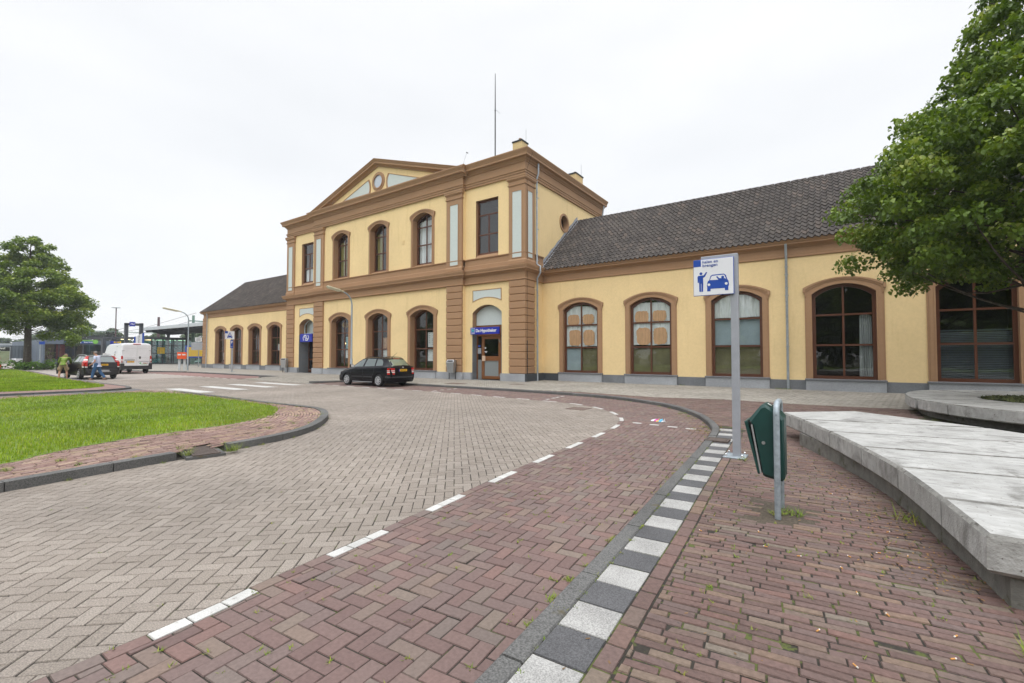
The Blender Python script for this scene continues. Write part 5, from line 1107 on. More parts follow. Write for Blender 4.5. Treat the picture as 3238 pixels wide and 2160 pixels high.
# ---------------------------------------------------------------- small litter on the ground
T = thing('plastic_bag', 'crumpled white, pink and blue plastic bag lying on the brick lane', 'bag', (-3.27, 10.66, .004), R(-15))
rg = np.random.default_rng(2); 
def crumple(x0, x1, n, h, seed):
    g = np.random.default_rng(seed); V = []
    for i in range(n+1):
        for j in range(7):
            t = i/n; w = .085*math.sin(math.pi*min(1, t+.15))**.6; V.append((x0+(x1-x0)*t+g.normal(0, .008), w*(j/3-1)+g.normal(0, .008), max(.004, h*math.sin(math.pi*j/6)*(.35+.65*t)+g.normal(0, .009)) if 0 < j < 6 else .003))
    return MB().add(V, [(i*7+j, (i+1)*7+j, (i+1)*7+j+1, i*7+j+1) for i in range(n) for j in range(6)])
mat('bagwhite', (.72, .74, .78), .4); mat('bagpink', (.62, .1, .42), .4); mat('bagblue', (.1, .42, .62), .4); mat('bagyellow', (.8, .5, .12), .4)
crumple(-.17, -.06, 3, .05, 1).build('wrinkled_end', 'bagwhite', T); crumple(-.07, .02, 3, .07, 2).build('pink_print', 'bagpink', T); crumple(-.03, .05, 2, .075, 5).build('yellow_print', 'bagyellow', T); crumple(.03, .12, 3, .08, 3).build('blue_print', 'bagblue', T); crumple(.1, .17, 2, .07, 4).build('wrinkled_end', 'bagwhite', T)
mat('butt', (.55, .27, .08), .8); mat('buttwhite', (.75, .72, .66), .8)
def butt():
    T = thing('cigarette_butt', 'orange cigarette butt lying on the brick pavement', 'cigarette butt', (0, 0, 0), 0, 'cigarette butts on the brick pavement'); m = MB(); m.tube([(-.014, 0, .004), (.008, 0, .004)], .004, 6); m.build('filter', 'butt', T); m = MB(); m.tube([(.008, 0, .004), (.016, 0, .005)], .0038, 6); m.build('paper', 'buttwhite', T); return T
BT = [(-.07, 2.95), (.08, 2.72), (.25, 3.35), (.52, 3.3), (.47, 3.05), (.28, 4.35), (.1, 4.15), (-.42, 4.0), (-.5, 4.3), (-.2, 3.95), (.05, 3.9), (.45, 4.4), (.38, 4.9), (.2, 5.4), (.6, 2.8), (-.9, 4.05), (.0, 5.9), (.12, 3.55)]
t0 = butt()
for i, (x, y) in enumerate(BT): 
    o = t0 if i == 0 else dup(t0); o.location = (x, y, PV+.002); o.rotation_euler = (0, 0, rnd.uniform(0, 6.28))

# ---------------------------------------------------------------- vehicles (local x = forward, y = left, z = up)
mat('carblack', (.003, .0032, .006), .25, spec=.14, coat=.18); mat('cargrey', (.016, .014, .015), .32, spec=.25, coat=.3); mat('vanwhite', (.72, .73, .76), .35, coat=.4, v2=.05, v2s=2); mat('cladding', (.022, .022, .024), .65)
mat('autoglass', (.06, .085, .085), .05, spec=.9, coat=.6); mat('autoglass_green', (.16, .19, .13), .05, spec=.9, coat=.5); mat('tyre', (.014, .014, .015), .85); mat('hubcap', (.45, .46, .48), .35, metal=.5); mat('lampred', (.45, .008, .006), .2, coat=.6); mat('lampwhite', (.72, .70, .68), .25, coat=.5); mat('plateyellow', (.75, .42, .01), .5); mat('eublue', (.01, .06, .5), .5); mat('silverpaint', (.42, .43, .45), .4, metal=.4)
class Body:
    """lofted car body; stations run from the front bumper (s = 0) backwards"""
    def __init__(b, st, shift):
        b.st = np.array(st, float); b.shift = shift
    def ring(b, s):
        q = [np.interp(s, b.st[:, 0], b.st[:, k]) for k in range(1, 7)]; zb, zs, zt, wb, ws, wt = q; zm = zb+(zs-zb)*.5
        zg = max(zt-.085, zs+.012); zh = max(zt-.03, zs+.016)
        return [(0, zb), (wb*.8, zb), (wb-.02, zb+.03), (wb+.005, zb+.1), ((wb+ws)/2+.012, zm), (ws, zs-.07), (ws-.012, zs-.02), (ws-.035, zs), (wt+(ws-.035-wt)*.5, zs+(zg-zs)*.5), (wt, zg), (wt-.035, zh), (wt-.11, zt-.006), (wt*.5, zt+.008), (0, zt+.012)]
    def side(b, s, z):
        r = b.ring(s)[3:11]; return float(np.interp(z, [p[1] for p in r], [p[0] for p in r]))
    def top(b, s, y):
        r = b.ring(s)[7:][::-1]; return float(np.interp(abs(y), [p[0] for p in r], [p[1] for p in r]))
    def X(b, s): return b.shift-s
    def shell(b, n=64):
        ss = np.unique(np.r_[np.linspace(b.st[0, 0], b.st[-1, 0], n), b.st[:, 0]]); rows = []
        for s in ss:
            r = b.ring(s); rows.append([(b.X(s), y, z) for y, z in r]+[(b.X(s), -y, z) for y, z in r[-2:0:-1]])
        m = MB()
        for A, Bq in zip(rows, rows[1:]): m.strip(A, Bq, close=True)
        m.poly(rows[0][::-1]); m.poly(rows[-1]); return m
    def panel(b, pts, sd=1, off=.006, dens=.08):
        """panel hugging the side, from an (s,z) outline"""
        P = []
        for i in range(len(pts)):
            p, q = np.array(pts[i]), np.array(pts[(i+1) % len(pts)]); n = max(1, int(np.linalg.norm(q-p)/dens))
            for k in range(n): P.append(p+(q-p)*k/n)
        c = np.mean(P, axis=0); m = MB(); f = lambda p: (b.X(p[0]), sd*(b.side(p[0], p[1])+off), p[1])
        V = [f(c)]; n = len(P)
        for t in (.34, .67, 1): V += [f(c+(p-c)*t) for p in P]
        F = [(0, 1+i, 1+(i+1) % n) for i in range(n)]
        for k in range(2): F += [(1+k*n+i, 1+(k+1)*n+i, 1+(k+1)*n+(i+1) % n, 1+k*n+(i+1) % n) for i in range(n)]
        return m.add(V, F)
    def deck(b, s0, s1, y0a, y0b, off=.007, ns=6, ny=10):
        """panel on the sloping front or rear screen"""
        m = MB(); rows = []
        for i in range(ns+1):
            s = s0+(s1-s0)*i/ns; w = y0a+(y0b-y0a)*i/ns; rows.append([(b.X(s), w*(2*j/ny-1), b.top(s, w*(2*j/ny-1))+off) for j in range(ny+1)])
        for A, Bq in zip(rows, rows[1:]): m.strip(A, Bq)
        return m
def cut_arches(o, spots, r, w):
    cs = []
    for x, y, z in spots:
        m = MB(); m.lathe([(r, -w), (r, w)], (x, y, z), 28, 'y', cap=True); c = m.build('cut', 'black', recalc=True); cs.append(c); md = o.modifiers.new('b', 'BOOLEAN'); md.operation = 'DIFFERENCE'; md.object = c; md.solver = 'EXACT'
    par = o.parent; o.parent = None
    dg = bpy.context.evaluated_depsgraph_get(); me = bpy.data.meshes.new_from_object(o.evaluated_get(dg)); o.modifiers.clear(); o.data = me; o.parent = par
    for c in cs: bpy.data.objects.remove(c)
    me.polygons.foreach_set('use_smooth', np.ones(len(me.polygons), bool)); me.set_sharp_from_angle(angle=R(32))
def wheel(T, x, y, r, sd, spokes=8, w=.19, cover='hubcap'):
    k = r/.3; m = MB(); m.lathe([(.19*k, -w/2+.02), (r-.035, -w/2), (r-.008, -w/2+.03), (r, -w/2+.06), (r, w/2-.06), (r-.008, w/2-.03), (r-.035, w/2), (.19*k, w/2-.02)], n=28, axis='y'); at(m, x, y-sd*w/2, r); wl = m.build('wheel', 'tyre', T, smooth=40)
    h = MB(); rr = .205*k; h.lathe([(0, .012), (.05*k, .012), (.06*k, .0), (.10*k, -.004)], n=24, axis='y')
    h.lathe([(rr*.86, -.004), (rr*.9, .006), (rr, .004), (rr, -.03)], n=24, axis='y')
    for i in range(spokes):
        a0 = 6.283*i/spokes; a1 = a0+6.283/spokes*.62; pts = []
        for rr_ in (.08*k, rr*.9): 
            for a in ((a0, a1) if rr_ < .1*k else (a1, a0)): pts.append((rr_*math.cos(a), rr_*math.sin(a)))
        h.poly([(px, .0, pz) for px, pz in pts])
    if sd < 0: h.v = [(a, -b, c) for a, b, c in h.v]
    at(h, x, y+sd*.0+sd*.004, r).build('hubcap', cover, wl, smooth=30)
    d = MB(); d.lathe([(0, 0), (.2*k, 0)], (x, y-sd*.035, r), 20, 'y'); d.build('disc', 'blackmatt', wl)
def mirror(T, x, y, z, sd, m='carblack', s=1.):
    b = MB(); b.bbox(-.06*s, .05*s, -.02, .19*s, -.075*s, .075*s, .03); b.v = [(a, sd*c, d) for a, c, d in b.v]; at(b, x, y, z); o = b.build('mirror', m, T, smooth=30); g = MB(); g.quad((-.062*s, .01, -.06*s), (-.062*s, .17*s, -.06*s), (-.062*s, .17*s, .06*s), (-.062*s, .01, .06*s)); g.v = [(a-.002, sd*c, d) for a, c, d in g.v]; at(g, x, y, z).build('mirror_glass', 'lampwhite', o)
def plate(T, x, y, z, txt, w=.5, h=.105, tilt=0):
    m = MB(); m.box(x-.012, x, y-w/2, y+w/2, z-h/2, z+h/2, 0); m.box(x-.0135, x-.001, y+w/2-.045, y+w/2, z-h/2, z+h/2, 1); p = m.build('number_plate', ['plateyellow', 'eublue'], T); t = text_mb(txt, h*.84, .001, sx=.9, bold=.0005); at(t, x-.0145, y-.02, z, rz=R(-90)).build('lettering', 'black', p)
def bumper(T, path, prof, m, name='bumper'):
    b = MB(); sweep(b, prof, path); b.build(name, m, T, smooth=40)
def seam(b, T, lines, sd, m='black'):
    mb = MB()
    for L_ in lines:
        pts = []
        for (s0, z0), (s1, z1) in zip(L_, L_[1:]):
            n = max(1, int(math.hypot(s1-s0, z1-z0)/.1)); pts += [(s0+(s1-s0)*k/n, z0+(z1-z0)*k/n) for k in range(n)]
        pts.append(L_[-1]); A = [(b.X(s)-.005, sd*(b.side(s, z)+.003), z) for s, z in pts]; Bq = [(b.X(s)+.005, sd*(b.side(s, z)+.003), z) for s, z in pts]
        mb.strip(A, Bq)
    mb.build('door_seam', m, T)
# --- black estate car in front of the station
T = thing('parked_car', 'black estate car with roof rails parked along the kerb before the station', 'car', (-19.12, 15.22, 0), R(180))
b = Body([(0, .30, .52, .56, .46, .48, .40), (.05, .24, .60, .67, .62, .64, .52), (.25, .2, .68, .78, .73, .76, .62), (.6, .19, .75, .87, .78, .805, .68), (1.0, .19, .82, .95, .785, .82, .70), (1.12, .19, .845, .98, .785, .82, .69), (1.55, .19, .885, 1.24, .785, .822, .60), (1.82, .19, .90, 1.365, .785, .822, .565), (2.4, .19, .925, 1.43, .785, .822, .555), (3.0, .19, .945, 1.425, .785, .82, .55), (3.5, .2, .97, 1.385, .78, .815, .545), (3.66, .21, .975, 1.345, .775, .81, .545), (3.9, .23, .98, 1.15, .765, .80, .57), (4.07, .26, .97, 1.0, .745, .785, .62), (4.15, .28, .90, .93, .72, .76, .60), (4.2, .33, .66, .70, .66, .70, .56)], 2.1)
ax = (.84, 3.31); o = b.shell().build('body', 'carblack', T, recalc=True); cut_arches(o, [(b.X(s), sd*.78, .3) for s in ax for sd in (1, -1)], .345, .26)
for s in ax:
    for sd in (1, -1): wheel(T, b.X(s), sd*.815, .30, sd)
for sd in (1, -1):
    for nm, pts in (('front_window', [(1.27, .945), (1.50, 1.115), (1.80, 1.30), (2.10, 1.335), (2.08, .965)]), ('rear_window', [(2.2, .97), (2.22, 1.345), (2.88, 1.345), (2.98, .995)]), ('quarter_window', [(3.07, 1.0), (2.99, 1.335), (3.3, 1.315), (3.47, 1.2), (3.56, 1.03)])): b.panel(pts, sd).build(nm, 'autoglass', T, smooth=True)
    seam(b, T, [[(1.2, .93), (1.17, .6), (1.22, .27)], [(2.14, 1.36), (2.13, .95), (2.15, .27)], [(3.02, 1.0), (2.98, .72), (2.72, .27)], [(1.2, .275), (2.72, .275)]], sd)
    m = MB()
    for s0, s1 in ((1.25, 2.1), (2.18, 2.86)): m.join(b.panel([(s0, .44), (s0, .50), (s1, .50), (s1, .44)], sd, .012))
    m.build('side_moulding', 'cladding', T)
    b.panel([(1.3, .205), (1.3, .235), (2.85, .235), (2.85, .205)], sd, .012).build('sill_strip', 'silverpaint', T)
    for s in (1.92, 2.78): m = MB(); m.bbox(b.X(s)-.09, b.X(s)+.09, .0, .03, .79, .82, .008); m.v = [(x, sd*(b.side(s, .8)+y-.002), z) for x, y, z in m.v]; m.build('door_handle', 'carblack', T)
    m = MB(); P = []
    for i in range(9): s = 1.95+1.65*i/8; P.append((b.X(s), sd*.53, b.top(s, .5)+(.045 if 0 < i < 8 else -.01)))
    m.tube(P, .014, 6); m.build('roof_rail', 'blackmatt', T, smooth=True); mirror(T, b.X(1.36), sd*.80, 1.0, sd)
    L = MB(); pl_ = [(b.X(s_), sd*y_) for s_, y_ in ((3.97, .808), (4.08, .785), (4.165, .735), (4.205, .66), (4.215, .55), (4.10, .55), (4.0, .7))]; L.prism(pl_, .60, .91); tl = L.build('tail_light', 'lampred', T); c_ = np.mean(pl_, axis=0); m = MB(); m.prism([tuple(c_+(np.array(p)-c_)*1.03) for p in pl_], .69, .735); m.prism([tuple(c_+(np.array(p)-c_)*1.02) for p in pl_], .77, .80); m.build('lens', 'lampwhite', tl)
b.deck(1.16, 1.79, .70, .53).build('windscreen', 'autoglass', T, smooth=True); b.deck(3.70, 4.05, .50, .60).build('rear_screen', 'autoglass_green', T, smooth=True)
bp = [(3.85, .80), (4.04, .78), (4.17, .68), (4.23, .45), (4.245, 0)]; bp = [(b.X(s), -y) for s, y in bp]+[(b.X(s), y) for s, y in bp[::-1][1:]]
bumper(T, bp[::-1], [(-.06, .22), (-.02, .26), (.0, .34), (.01, .50), (.02, .56), (0, .58), (-.08, .60)], 'carblack'); 
m = MB(); sweep(m, [(.012, .44), (.03, .45), (.03, .51), (.012, .52)], bp[::-1]); m.build('bumper_strip', 'cladding', T)
fp = [(.5, .79), (.2, .77), (.06, .66), (-.02, .4), (-.04, 0)]; fp = [(b.X(s), y) for s, y in fp]+[(b.X(s), -y) for s, y in fp[::-1][1:]]; bumper(T, fp[::-1], [(-.06, .2), (0, .24), (.02, .44), (.0, .52), (-.08, .55)], 'carblack')
plate(T, b.X(4.185), .02, .80, '04-RG-JD'); m = MB(); m.bbox(b.X(4.18), b.X(4.10), -.36, .36, .86, .885, .006); m.build('tailgate_trim', 'carblack', T)
m = MB(); m.lathe([(0, -.012), (.035, -.01), (.04, 0)], n=16, axis='x'); at(m, b.X(4.175), .0, .935).build('badge', 'chrome', T); m = MB(); m.tube([(b.X(3.35), 0, 1.40), (b.X(3.42), 0, 1.46), (b.X(3.75), 0, 1.66)], [.02, .01, .004], 5); m.build('aerial', 'black', T)
m = MB(); m.box(b.X(3.70), b.X(3.64), -.18, .18, b.top(3.67, 0)-.01, b.top(3.67, 0)+.012); m.build('brake_light', 'lampred', T); m = MB(); m.tube([(b.X(4.05), -.1, 1.04), (b.X(3.9), -.42, 1.17)], .012, 5); m.build('wiper', 'black', T)
# --- dark grey estate car with its door open
T = thing('estate_car', 'dark grey estate car with red tail lights and its driver door open', 'car', (-39.9, 8.78, 0), R(181.5))
b = Body([(0, .34, .58, .62, .52, .55, .46), (.06, .27, .66, .74, .72, .74, .6), (.3, .23, .76, .86, .82, .85, .7), (.8, .22, .85, .96, .87, .90, .75), (1.25, .22, .92, 1.04, .88, .92, .77), (1.4, .22, .94, 1.07, .88, .92, .76), (1.85, .22, .97, 1.36, .88, .92, .67), (2.1, .22, .985, 1.47, .88, .92, .64), (2.7, .22, 1.0, 1.535, .88, .92, .63), (3.6, .23, 1.02, 1.525, .88, .915, .63), (4.2, .25, 1.03, 1.475, .87, .905, .64), (4.34, .26, 1.03, 1.43, .865, .90, .645), (4.52, .28, 1.03, 1.16, .855, .89, .70), (4.62, .31, 1.0, 1.03, .84, .87, .72), (4.70, .35, .74, .78, .78, .82, .68)], 2.3)
ax = (.93, 3.69); o = b.shell().build('body', 'cargrey', T, recalc=True); cut_arches(o, [(b.X(s), sd*.86, .34) for s in ax for sd in (1, -1)], .385, .26)
for s in ax:
    for sd in (1, -1): wheel(T, b.X(s), sd*.91, .335, sd, 5, .21)
for sd in (1, -1):
    for nm, pts in (('front_window', [(1.55, 1.04), (2.05, 1.39), (2.4, 1.43), (2.42, 1.05)]), ('rear_window', [(2.5, 1.05), (2.48, 1.44), (3.2, 1.44), (3.35, 1.07)]), ('quarter_window', [(3.45, 1.07), (3.3, 1.44), (4.1, 1.40), (4.3, 1.10)])): b.panel(pts, sd).build(nm, 'autoglass', T, smooth=True)
    seam(b, T, [[(1.4, 1.02), (1.38, .6), (1.45, .32)], [(2.45, 1.45), (2.45, 1.03), (2.47, .32)], [(3.38, 1.06), (3.3, .8), (3.1, .36)]], sd)
    b.panel([(1.4, .25), (1.4, .42), (3.1, .42), (3.1, .25)], sd, .014).build('side_cladding', 'cladding', T)
    m = MB(); P = [(b.X(1.95+2.2*i/8), sd*.62, b.top(1.95+2.2*i/8, .58)+(.05 if 0 < i < 8 else -.01)) for i in range(9)]; m.tube(P, .02, 6); m.build('roof_rail', 'silverpaint', T, smooth=True); mirror(T, b.X(1.62), sd*.9, 1.1, sd, 'cargrey')
    L = MB(); L.prism([(b.X(s_), sd*y_) for s_, y_ in ((4.38, .915), (4.58, .885), (4.68, .82), (4.71, .75), (4.71, .72), (4.58, .72), (4.42, .8))], .83, 1.10)
    q_ = [(4.61, .70, 1.09), (4.47, .905, 1.09), (4.20, .705, 1.46), (4.34, .60, 1.475)]; L.add([(b.X(s_), sd*y_, z_) for s_, y_, z_ in q_]+[(b.X(s_)+.12, sd*(y_-.07), z_) for s_, y_, z_ in q_], [(0, 1, 2, 3), (0, 1, 5, 4), (1, 2, 6, 5), (2, 3, 7, 6), (3, 0, 4, 7)]); tl = L.build('tail_light', 'lampred', T); m = MB(); m.prism([(b.X(s_), sd*y_) for s_, y_ in ((4.40, .91), (4.58, .89), (4.68, .83), (4.715, .75), (4.715, .72), (4.58, .72))], .765, .825); m.add([(b.X(s_)-.004, sd*y_, z_) for s_, y_, z_ in ((4.535, .685, 1.20), (4.405, .85, 1.20), (4.355, .815, 1.27), (4.485, .655, 1.27))], [(0, 1, 2, 3)]); m.build('lens', 'lampwhite', tl)
b.deck(1.45, 2.06, .74, .60).build('windscreen', 'autoglass', T, smooth=True); b.deck(4.36, 4.58, .56, .66).build('rear_screen', 'autoglass', T, smooth=True)
bp = [(4.3, .90), (4.52, .88), (4.68, .75), (4.76, .45), (4.77, 0)]; bp = [(b.X(s), -y) for s, y in bp]+[(b.X(s), y) for s, y in bp[::-1][1:]]
bumper(T, bp[::-1], [(-.06, .28), (0, .32), (.02, .5), (.02, .64), (-.08, .68)], 'cladding'); m = MB(); sweep(m, [(.022, .46), (.035, .47), (.035, .60), (.022, .61)], [(b.X(s), y) for s, y in ((4.74, .46), (4.765, 0), (4.74, -.46))]); m.build('bumper_insert', 'silverpaint', T)
plate(T, b.X(4.70), -.02, .92, '27-SN-JZ'); m = MB(); m.tube([(b.X(4.6), 0, 1.08), (b.X(4.45), .4, 1.25)], .012, 5); m.build('wiper', 'black', T)
# the open driver's door
d = MB(); d.bbox(-1.05, 0, -.05, .05, .36, 1.02, .03); d.ring([(-1.03, 1.0), (-1.0, 1.42), (-.55, 1.40), (0, 1.03)], [(-.98, 1.03), (-.95, 1.37), (-.57, 1.35), (-.12, 1.04)], -.03, .02); at(d, b.X(1.42), .92, 0, rz=R(-38)); dr = d.build('front_door', 'blackmatt', T, smooth=30); m = MB(); m.quad((-.98, -.005, 1.02), (-.12, -.005, 1.02), (-.57, -.005, 1.36), (-.95, -.005, 1.36)); at(m, b.X(1.42), .92, 0, rz=R(-38)).build('door_glass', 'glass_dark', dr)
# --- white van
T = thing('delivery_van', 'white high-roofed delivery van with closed rear doors seen from behind', 'van', (-49.55, 13.1, 0), R(180))
def vring(s, k=1.):
    zt = np.interp(s, [0, .1, .5, 1.0, 1.9, 2.3, 5.8, 5.9], [.9, 1.1, 1.3, 1.45, 2.35, 2.46, 2.5, 2.46]); w = np.interp(s, [0, .15, .5, 5.8, 5.9], [.75, .92, 1.0, 1.02, 1.0]); zb = np.interp(s, [0, .2, 5.9], [.4, .3, .38]); wt = np.interp(s, [0, .5, 1.9, 2.5, 5.9], [.66, .8, .78, .86, .86])
    r = [(0, zb), (w-.06, zb), (w, zb+.1), (w+.01, min(1.25, zt-.3)), (w-.03, min(1.6, zt-.16)), ((w+wt)/2+.03, zt-.16), (wt+.02, zt-.05), (wt-.1, zt-.005), (wt*.5, zt+.01), (0, zt+.015)]
    return r
m = MB(); rows = []
for s in np.unique(np.r_[np.linspace(0, 5.86, 50), [5.88, 5.9]]):
    k = 1 if s < 5.87 else (.985 if s < 5.89 else .96); r = vring(s); rows.append([(2.95-s, y*k, 1.3+(z-1.3)*k) for y, z in r]+[(2.95-s, -y*k, 1.3+(z-1.3)*k) for y, z in r[-2:0:-1]])
for A, Bq in zip(rows, rows[1:]): m.strip(A, Bq, close=True)
m.poly(rows[0][::-1]); m.poly(rows[-1]); o = m.build('body', 'vanwhite', T, recalc=True); ax = (.95, 4.98); cut_arches(o, [(2.95-s, sd*.98, .34) for s in ax for sd in (1, -1)], .40, .3)
for s in ax:
    for sd in (1, -1): wheel(T, 2.95-s, sd*1.0, .335, sd, 6, .24, 'silverpaint')
XR = -2.95
for sd in (1, -1):
    m = MB(); y0, y1 = sorted((sd*.012, sd*.87)); m.bbox(XR-.035, XR+.0, y0, y1, .62, 2.36, .012); dd = m.build('rear_door', 'vanwhite', T, smooth=30)
    for e_, za_ in ((.04, 2.05), (.02, 1.305), (.02, 1.025)): q = MB(); q.box(XR-.039, XR-.03, y0+e_, y1-e_, za_-.006, za_+.006); q.build('crease', 'silverpaint', dd)
    for z in (1.88, .95): q = MB(); q.tube([(XR-.03, sd*.8, z), (XR-.06, sd*.9, z+.02), (XR-.02, sd*.96, z+.02)], .02, 6); q.build('hinge', 'silverpaint', dd)
    m = MB(); m.bbox(XR-.03, XR+.12, *sorted((sd*.885, sd*1.0)), .92, 1.46, .012); tl = m.build('tail_light', 'lampred', T, smooth=30); q = MB(); q.box(XR-.033, XR, *sorted((sd*.90, sd*.985)), 1.02, 1.2); q.build('lens', 'lampwhite', tl)
    m = MB(); m.bbox(XR-.11, XR+.28, *sorted((sd*.8, sd*1.035)), .34, .86, .04); m.build('bumper_corner', 'cladding', T, smooth=30)
m = MB(); m.bbox(XR-.08, XR+.1, -.82, .82, .36, .46, .02); m.build('bumper', 'cladding', T, smooth=30); m = MB(); m.box(XR-.042, XR, -.86, .86, .44, .66); m.build('door_base', 'cladding', T)
m = MB(); m.bbox(XR-.05, XR-.02, .12, .80, 1.10, 1.15, .01); m.build('plate_lamp', 'cladding', T); plate(T, XR-.037, .42, .98, 'VTX-82-V', .52, .12)
m = MB(); m.bbox(XR-.05, XR-.02, -.27, -.15, 1.22, 1.42, .015); m.build('handle', 'black', T); m = MB(); m.bbox(XR-.04, XR+.05, -.25, .25, 2.40, 2.46, .012); m.build('brake_light', 'lampred', T)
mat('logogreen', (.12, .45, .18), .5); mat('logobrown', (.32, .12, .03), .5); mat('logonavy', (.06, .07, .14), .5)
lg = MB(); at(text_mb('OSLO', .13, .001, bold=.006), XR-.04, -.56, .86, rz=R(-90)); t = text_mb('OSLO', .13, .001, bold=.006); at(t, XR-.04, -.58, .85, rz=R(-90)).build('lettering', 'logobrown', T)
t = MB(); stroke(t, [(.42, -.02), (.36, .05), (.2, .115), (0, .135), (-.2, .12), (-.4, .06)], .025); at(t, XR-.04, -.5, .88, rz=R(-90)); t.v = [(x, -1.0-y if False else y, z) for x, y, z in t.v]; t.build('logo_arc', 'logonavy', T)
t = MB(); t.poly([(-.36, 0, -.01), (-.2, 0, .08), (-.22, 0, -.07)]); stroke(t, [(-.25, -.07), (-.05, -.1), (.2, -.09)], .03, 0); at(t, XR-.041, -.5, .86, rz=R(-90)).build('logo_arrow', 'logogreen', T)
t = text_mb('ducato', .055, .001); at(t, XR-.04, -.68, 1.24, rz=R(-90)).build('lettering', 'silverpaint', T) if False else None
t = text_mb('BOUWBEDRIJF', .06, .001); at(t, XR-.04, .4, 1.22, rz=R(-90)).build('lettering', 'silverpaint', T)
# markings on the left side
t = MB(); stroke(t, [(.17, .0), (.15, .12), (.0, .2), (-.15, .12), (-.17, 0)], .04); t.v = [(-x*1.0, 0, z) for x, y, z in t.v]; at(t, -1.5, 1.012, 1.62, rz=R(180)); t.build('logo_arc', 'logonavy', T)
t = MB(); stroke(t, [(-.17, .02), (-.16, -.12), (-.06, -.2), (.1, -.22)], .05); at(t, -1.5, 1.034, 1.56, rz=R(180)).build('logo_arrow', 'logogreen', T)
t = text_mb('OSLO', .1, .001, bold=.008); at(t, -1.5, 1.036, 1.55, rz=R(180)).build('lettering', 'logobrown', T); t = text_mb('BOUW', .12, .001, bold=.004); at(t, -1.9, .97, 2.2, rz=R(180)).build('lettering', 'logonavy', T)
t = MB(); t.poly([(-.2, 0, 0), (.15, 0, .08), (.2, 0, 0)]); at(t, -1.6, 1.04, 1.02, rz=R(180)).build('logo_arrow', 'logogreen', T)
m = MB(); m.quad((1.0, .90, 1.5), (.5, .92, 1.5), (.5, .86, 2.1), (.85, .84, 2.1)); m.build('cab_window', 'autoglass', T); mirror(T, 1.1, .98, 1.6, 1, 'cladding', 1.3)

# ---------------------------------------------------------------- people
mat('skin', (.47, .25, .17), .6, var=.06, vs=20); mat('hairgrey', (.20, .18, .17), .85, var=.3, vs=60); mat('shirt', (.50, .55, .72), .85, var=.06, vs=9); mat('jeans', (.035, .10, .22), .9, var=.2, vs=14); mat('shoe', (.12, .085, .065), .7); mat('greentop', (.16, .24, .035), .85, var=.1, vs=9); mat('khaki', (.38, .28, .18), .9, var=.1, vs=12); mat('hairbrown', (.24, .15, .10), .9)
def skin(name, m, par, J, E_, root, lvl=2):
    """one continuous skinned surface over joints J {name: (x,y,z,r)} and bones E_"""
    ks = list(J); ix = {k: i for i, k in enumerate(ks)}; me = bpy.data.meshes.new(name); bm = bmesh.new(); ly = bm.verts.layers.skin.verify(); vs = []
    for k in ks: v = bm.verts.new(J[k][:3]); r = J[k][3]; v[ly].radius = (r, J[k][4] if len(J[k]) > 4 else r); v[ly].use_root = (k == root); vs.append(v)
    for a, c in E_: bm.edges.new((vs[ix[a]], vs[ix[c]]))
    bm.to_mesh(me); bm.free(); o = bpy.data.objects.new(name, me); COL.objects.link(o); md = o.modifiers.new('s', 'SKIN'); md.use_smooth_shade = True; s2 = o.modifiers.new('u', 'SUBSURF'); s2.levels = s2.render_levels = lvl
    dg = bpy.context.evaluated_depsgraph_get(); me2 = bpy.data.meshes.new_from_object(o.evaluated_get(dg)); o.modifiers.clear(); o.data = me2; me2.materials.append(MATS[m]); me2.polygons.foreach_set('use_smooth', np.ones(len(me2.polygons), bool)); o.parent = par; return o
def hand(J, E_, w, d, up, side, pre, sc=1.):
    """palm, four unequal curled fingers and a thumb from wrist point w, pointing along d"""
    w, d, up, side = Vector(w), Vector(d).normalized(), Vector(up).normalized(), Vector(side).normalized()
    p = w+d*.045*sc; J[pre+'palm'] = (*p, .027*sc); E_.append((pre+'wrist', pre+'palm'))
    for k, (o, l) in enumerate(((-.028, .068), (-.010, .076), (.010, .072), (.027, .056))):
        a = w+d*.085*sc+side*o*sc; c = a+d*l*.55*sc+up*.012*sc; e = c+d*l*.32*sc+up*.028*sc
        for q, pt, r in (('a', a, .0105), ('b', c, .009), ('c', e, .0075)): J[f'{pre}f{k}{q}'] = (*pt, r*sc)
        E_ += [(pre+'palm', f'{pre}f{k}a'), (f'{pre}f{k}a', f'{pre}f{k}b'), (f'{pre}f{k}b', f'{pre}f{k}c')]
    a = w+d*.045*sc-side*.034*sc+up*.012*sc; c = a+d*.035*sc-side*.014*sc+up*.016*sc; J[pre+'ta'] = (*a, .011*sc); J[pre+'tb'] = (*c, .009*sc); E_ += [(pre+'palm', pre+'ta'), (pre+'ta', pre+'tb')]
def head(J, E_, base, fwd, up):
    f, u = Vector(fwd).normalized(), Vector(up).normalized(); bse = Vector(base)
    J['neck'] = (*bse, .058); J['jaw'] = (*(bse+u*.075+f*.03), .066); J['face'] = (*(bse+u*.125+f*.025), .076); J['skull'] = (*(bse+u*.175-f*.0), .086); J['crown'] = (*(bse+u*.215-f*.005), .06)
    E_ += [('neck', 'jaw'), ('jaw', 'face'), ('face', 'skull'), ('skull', 'crown')]
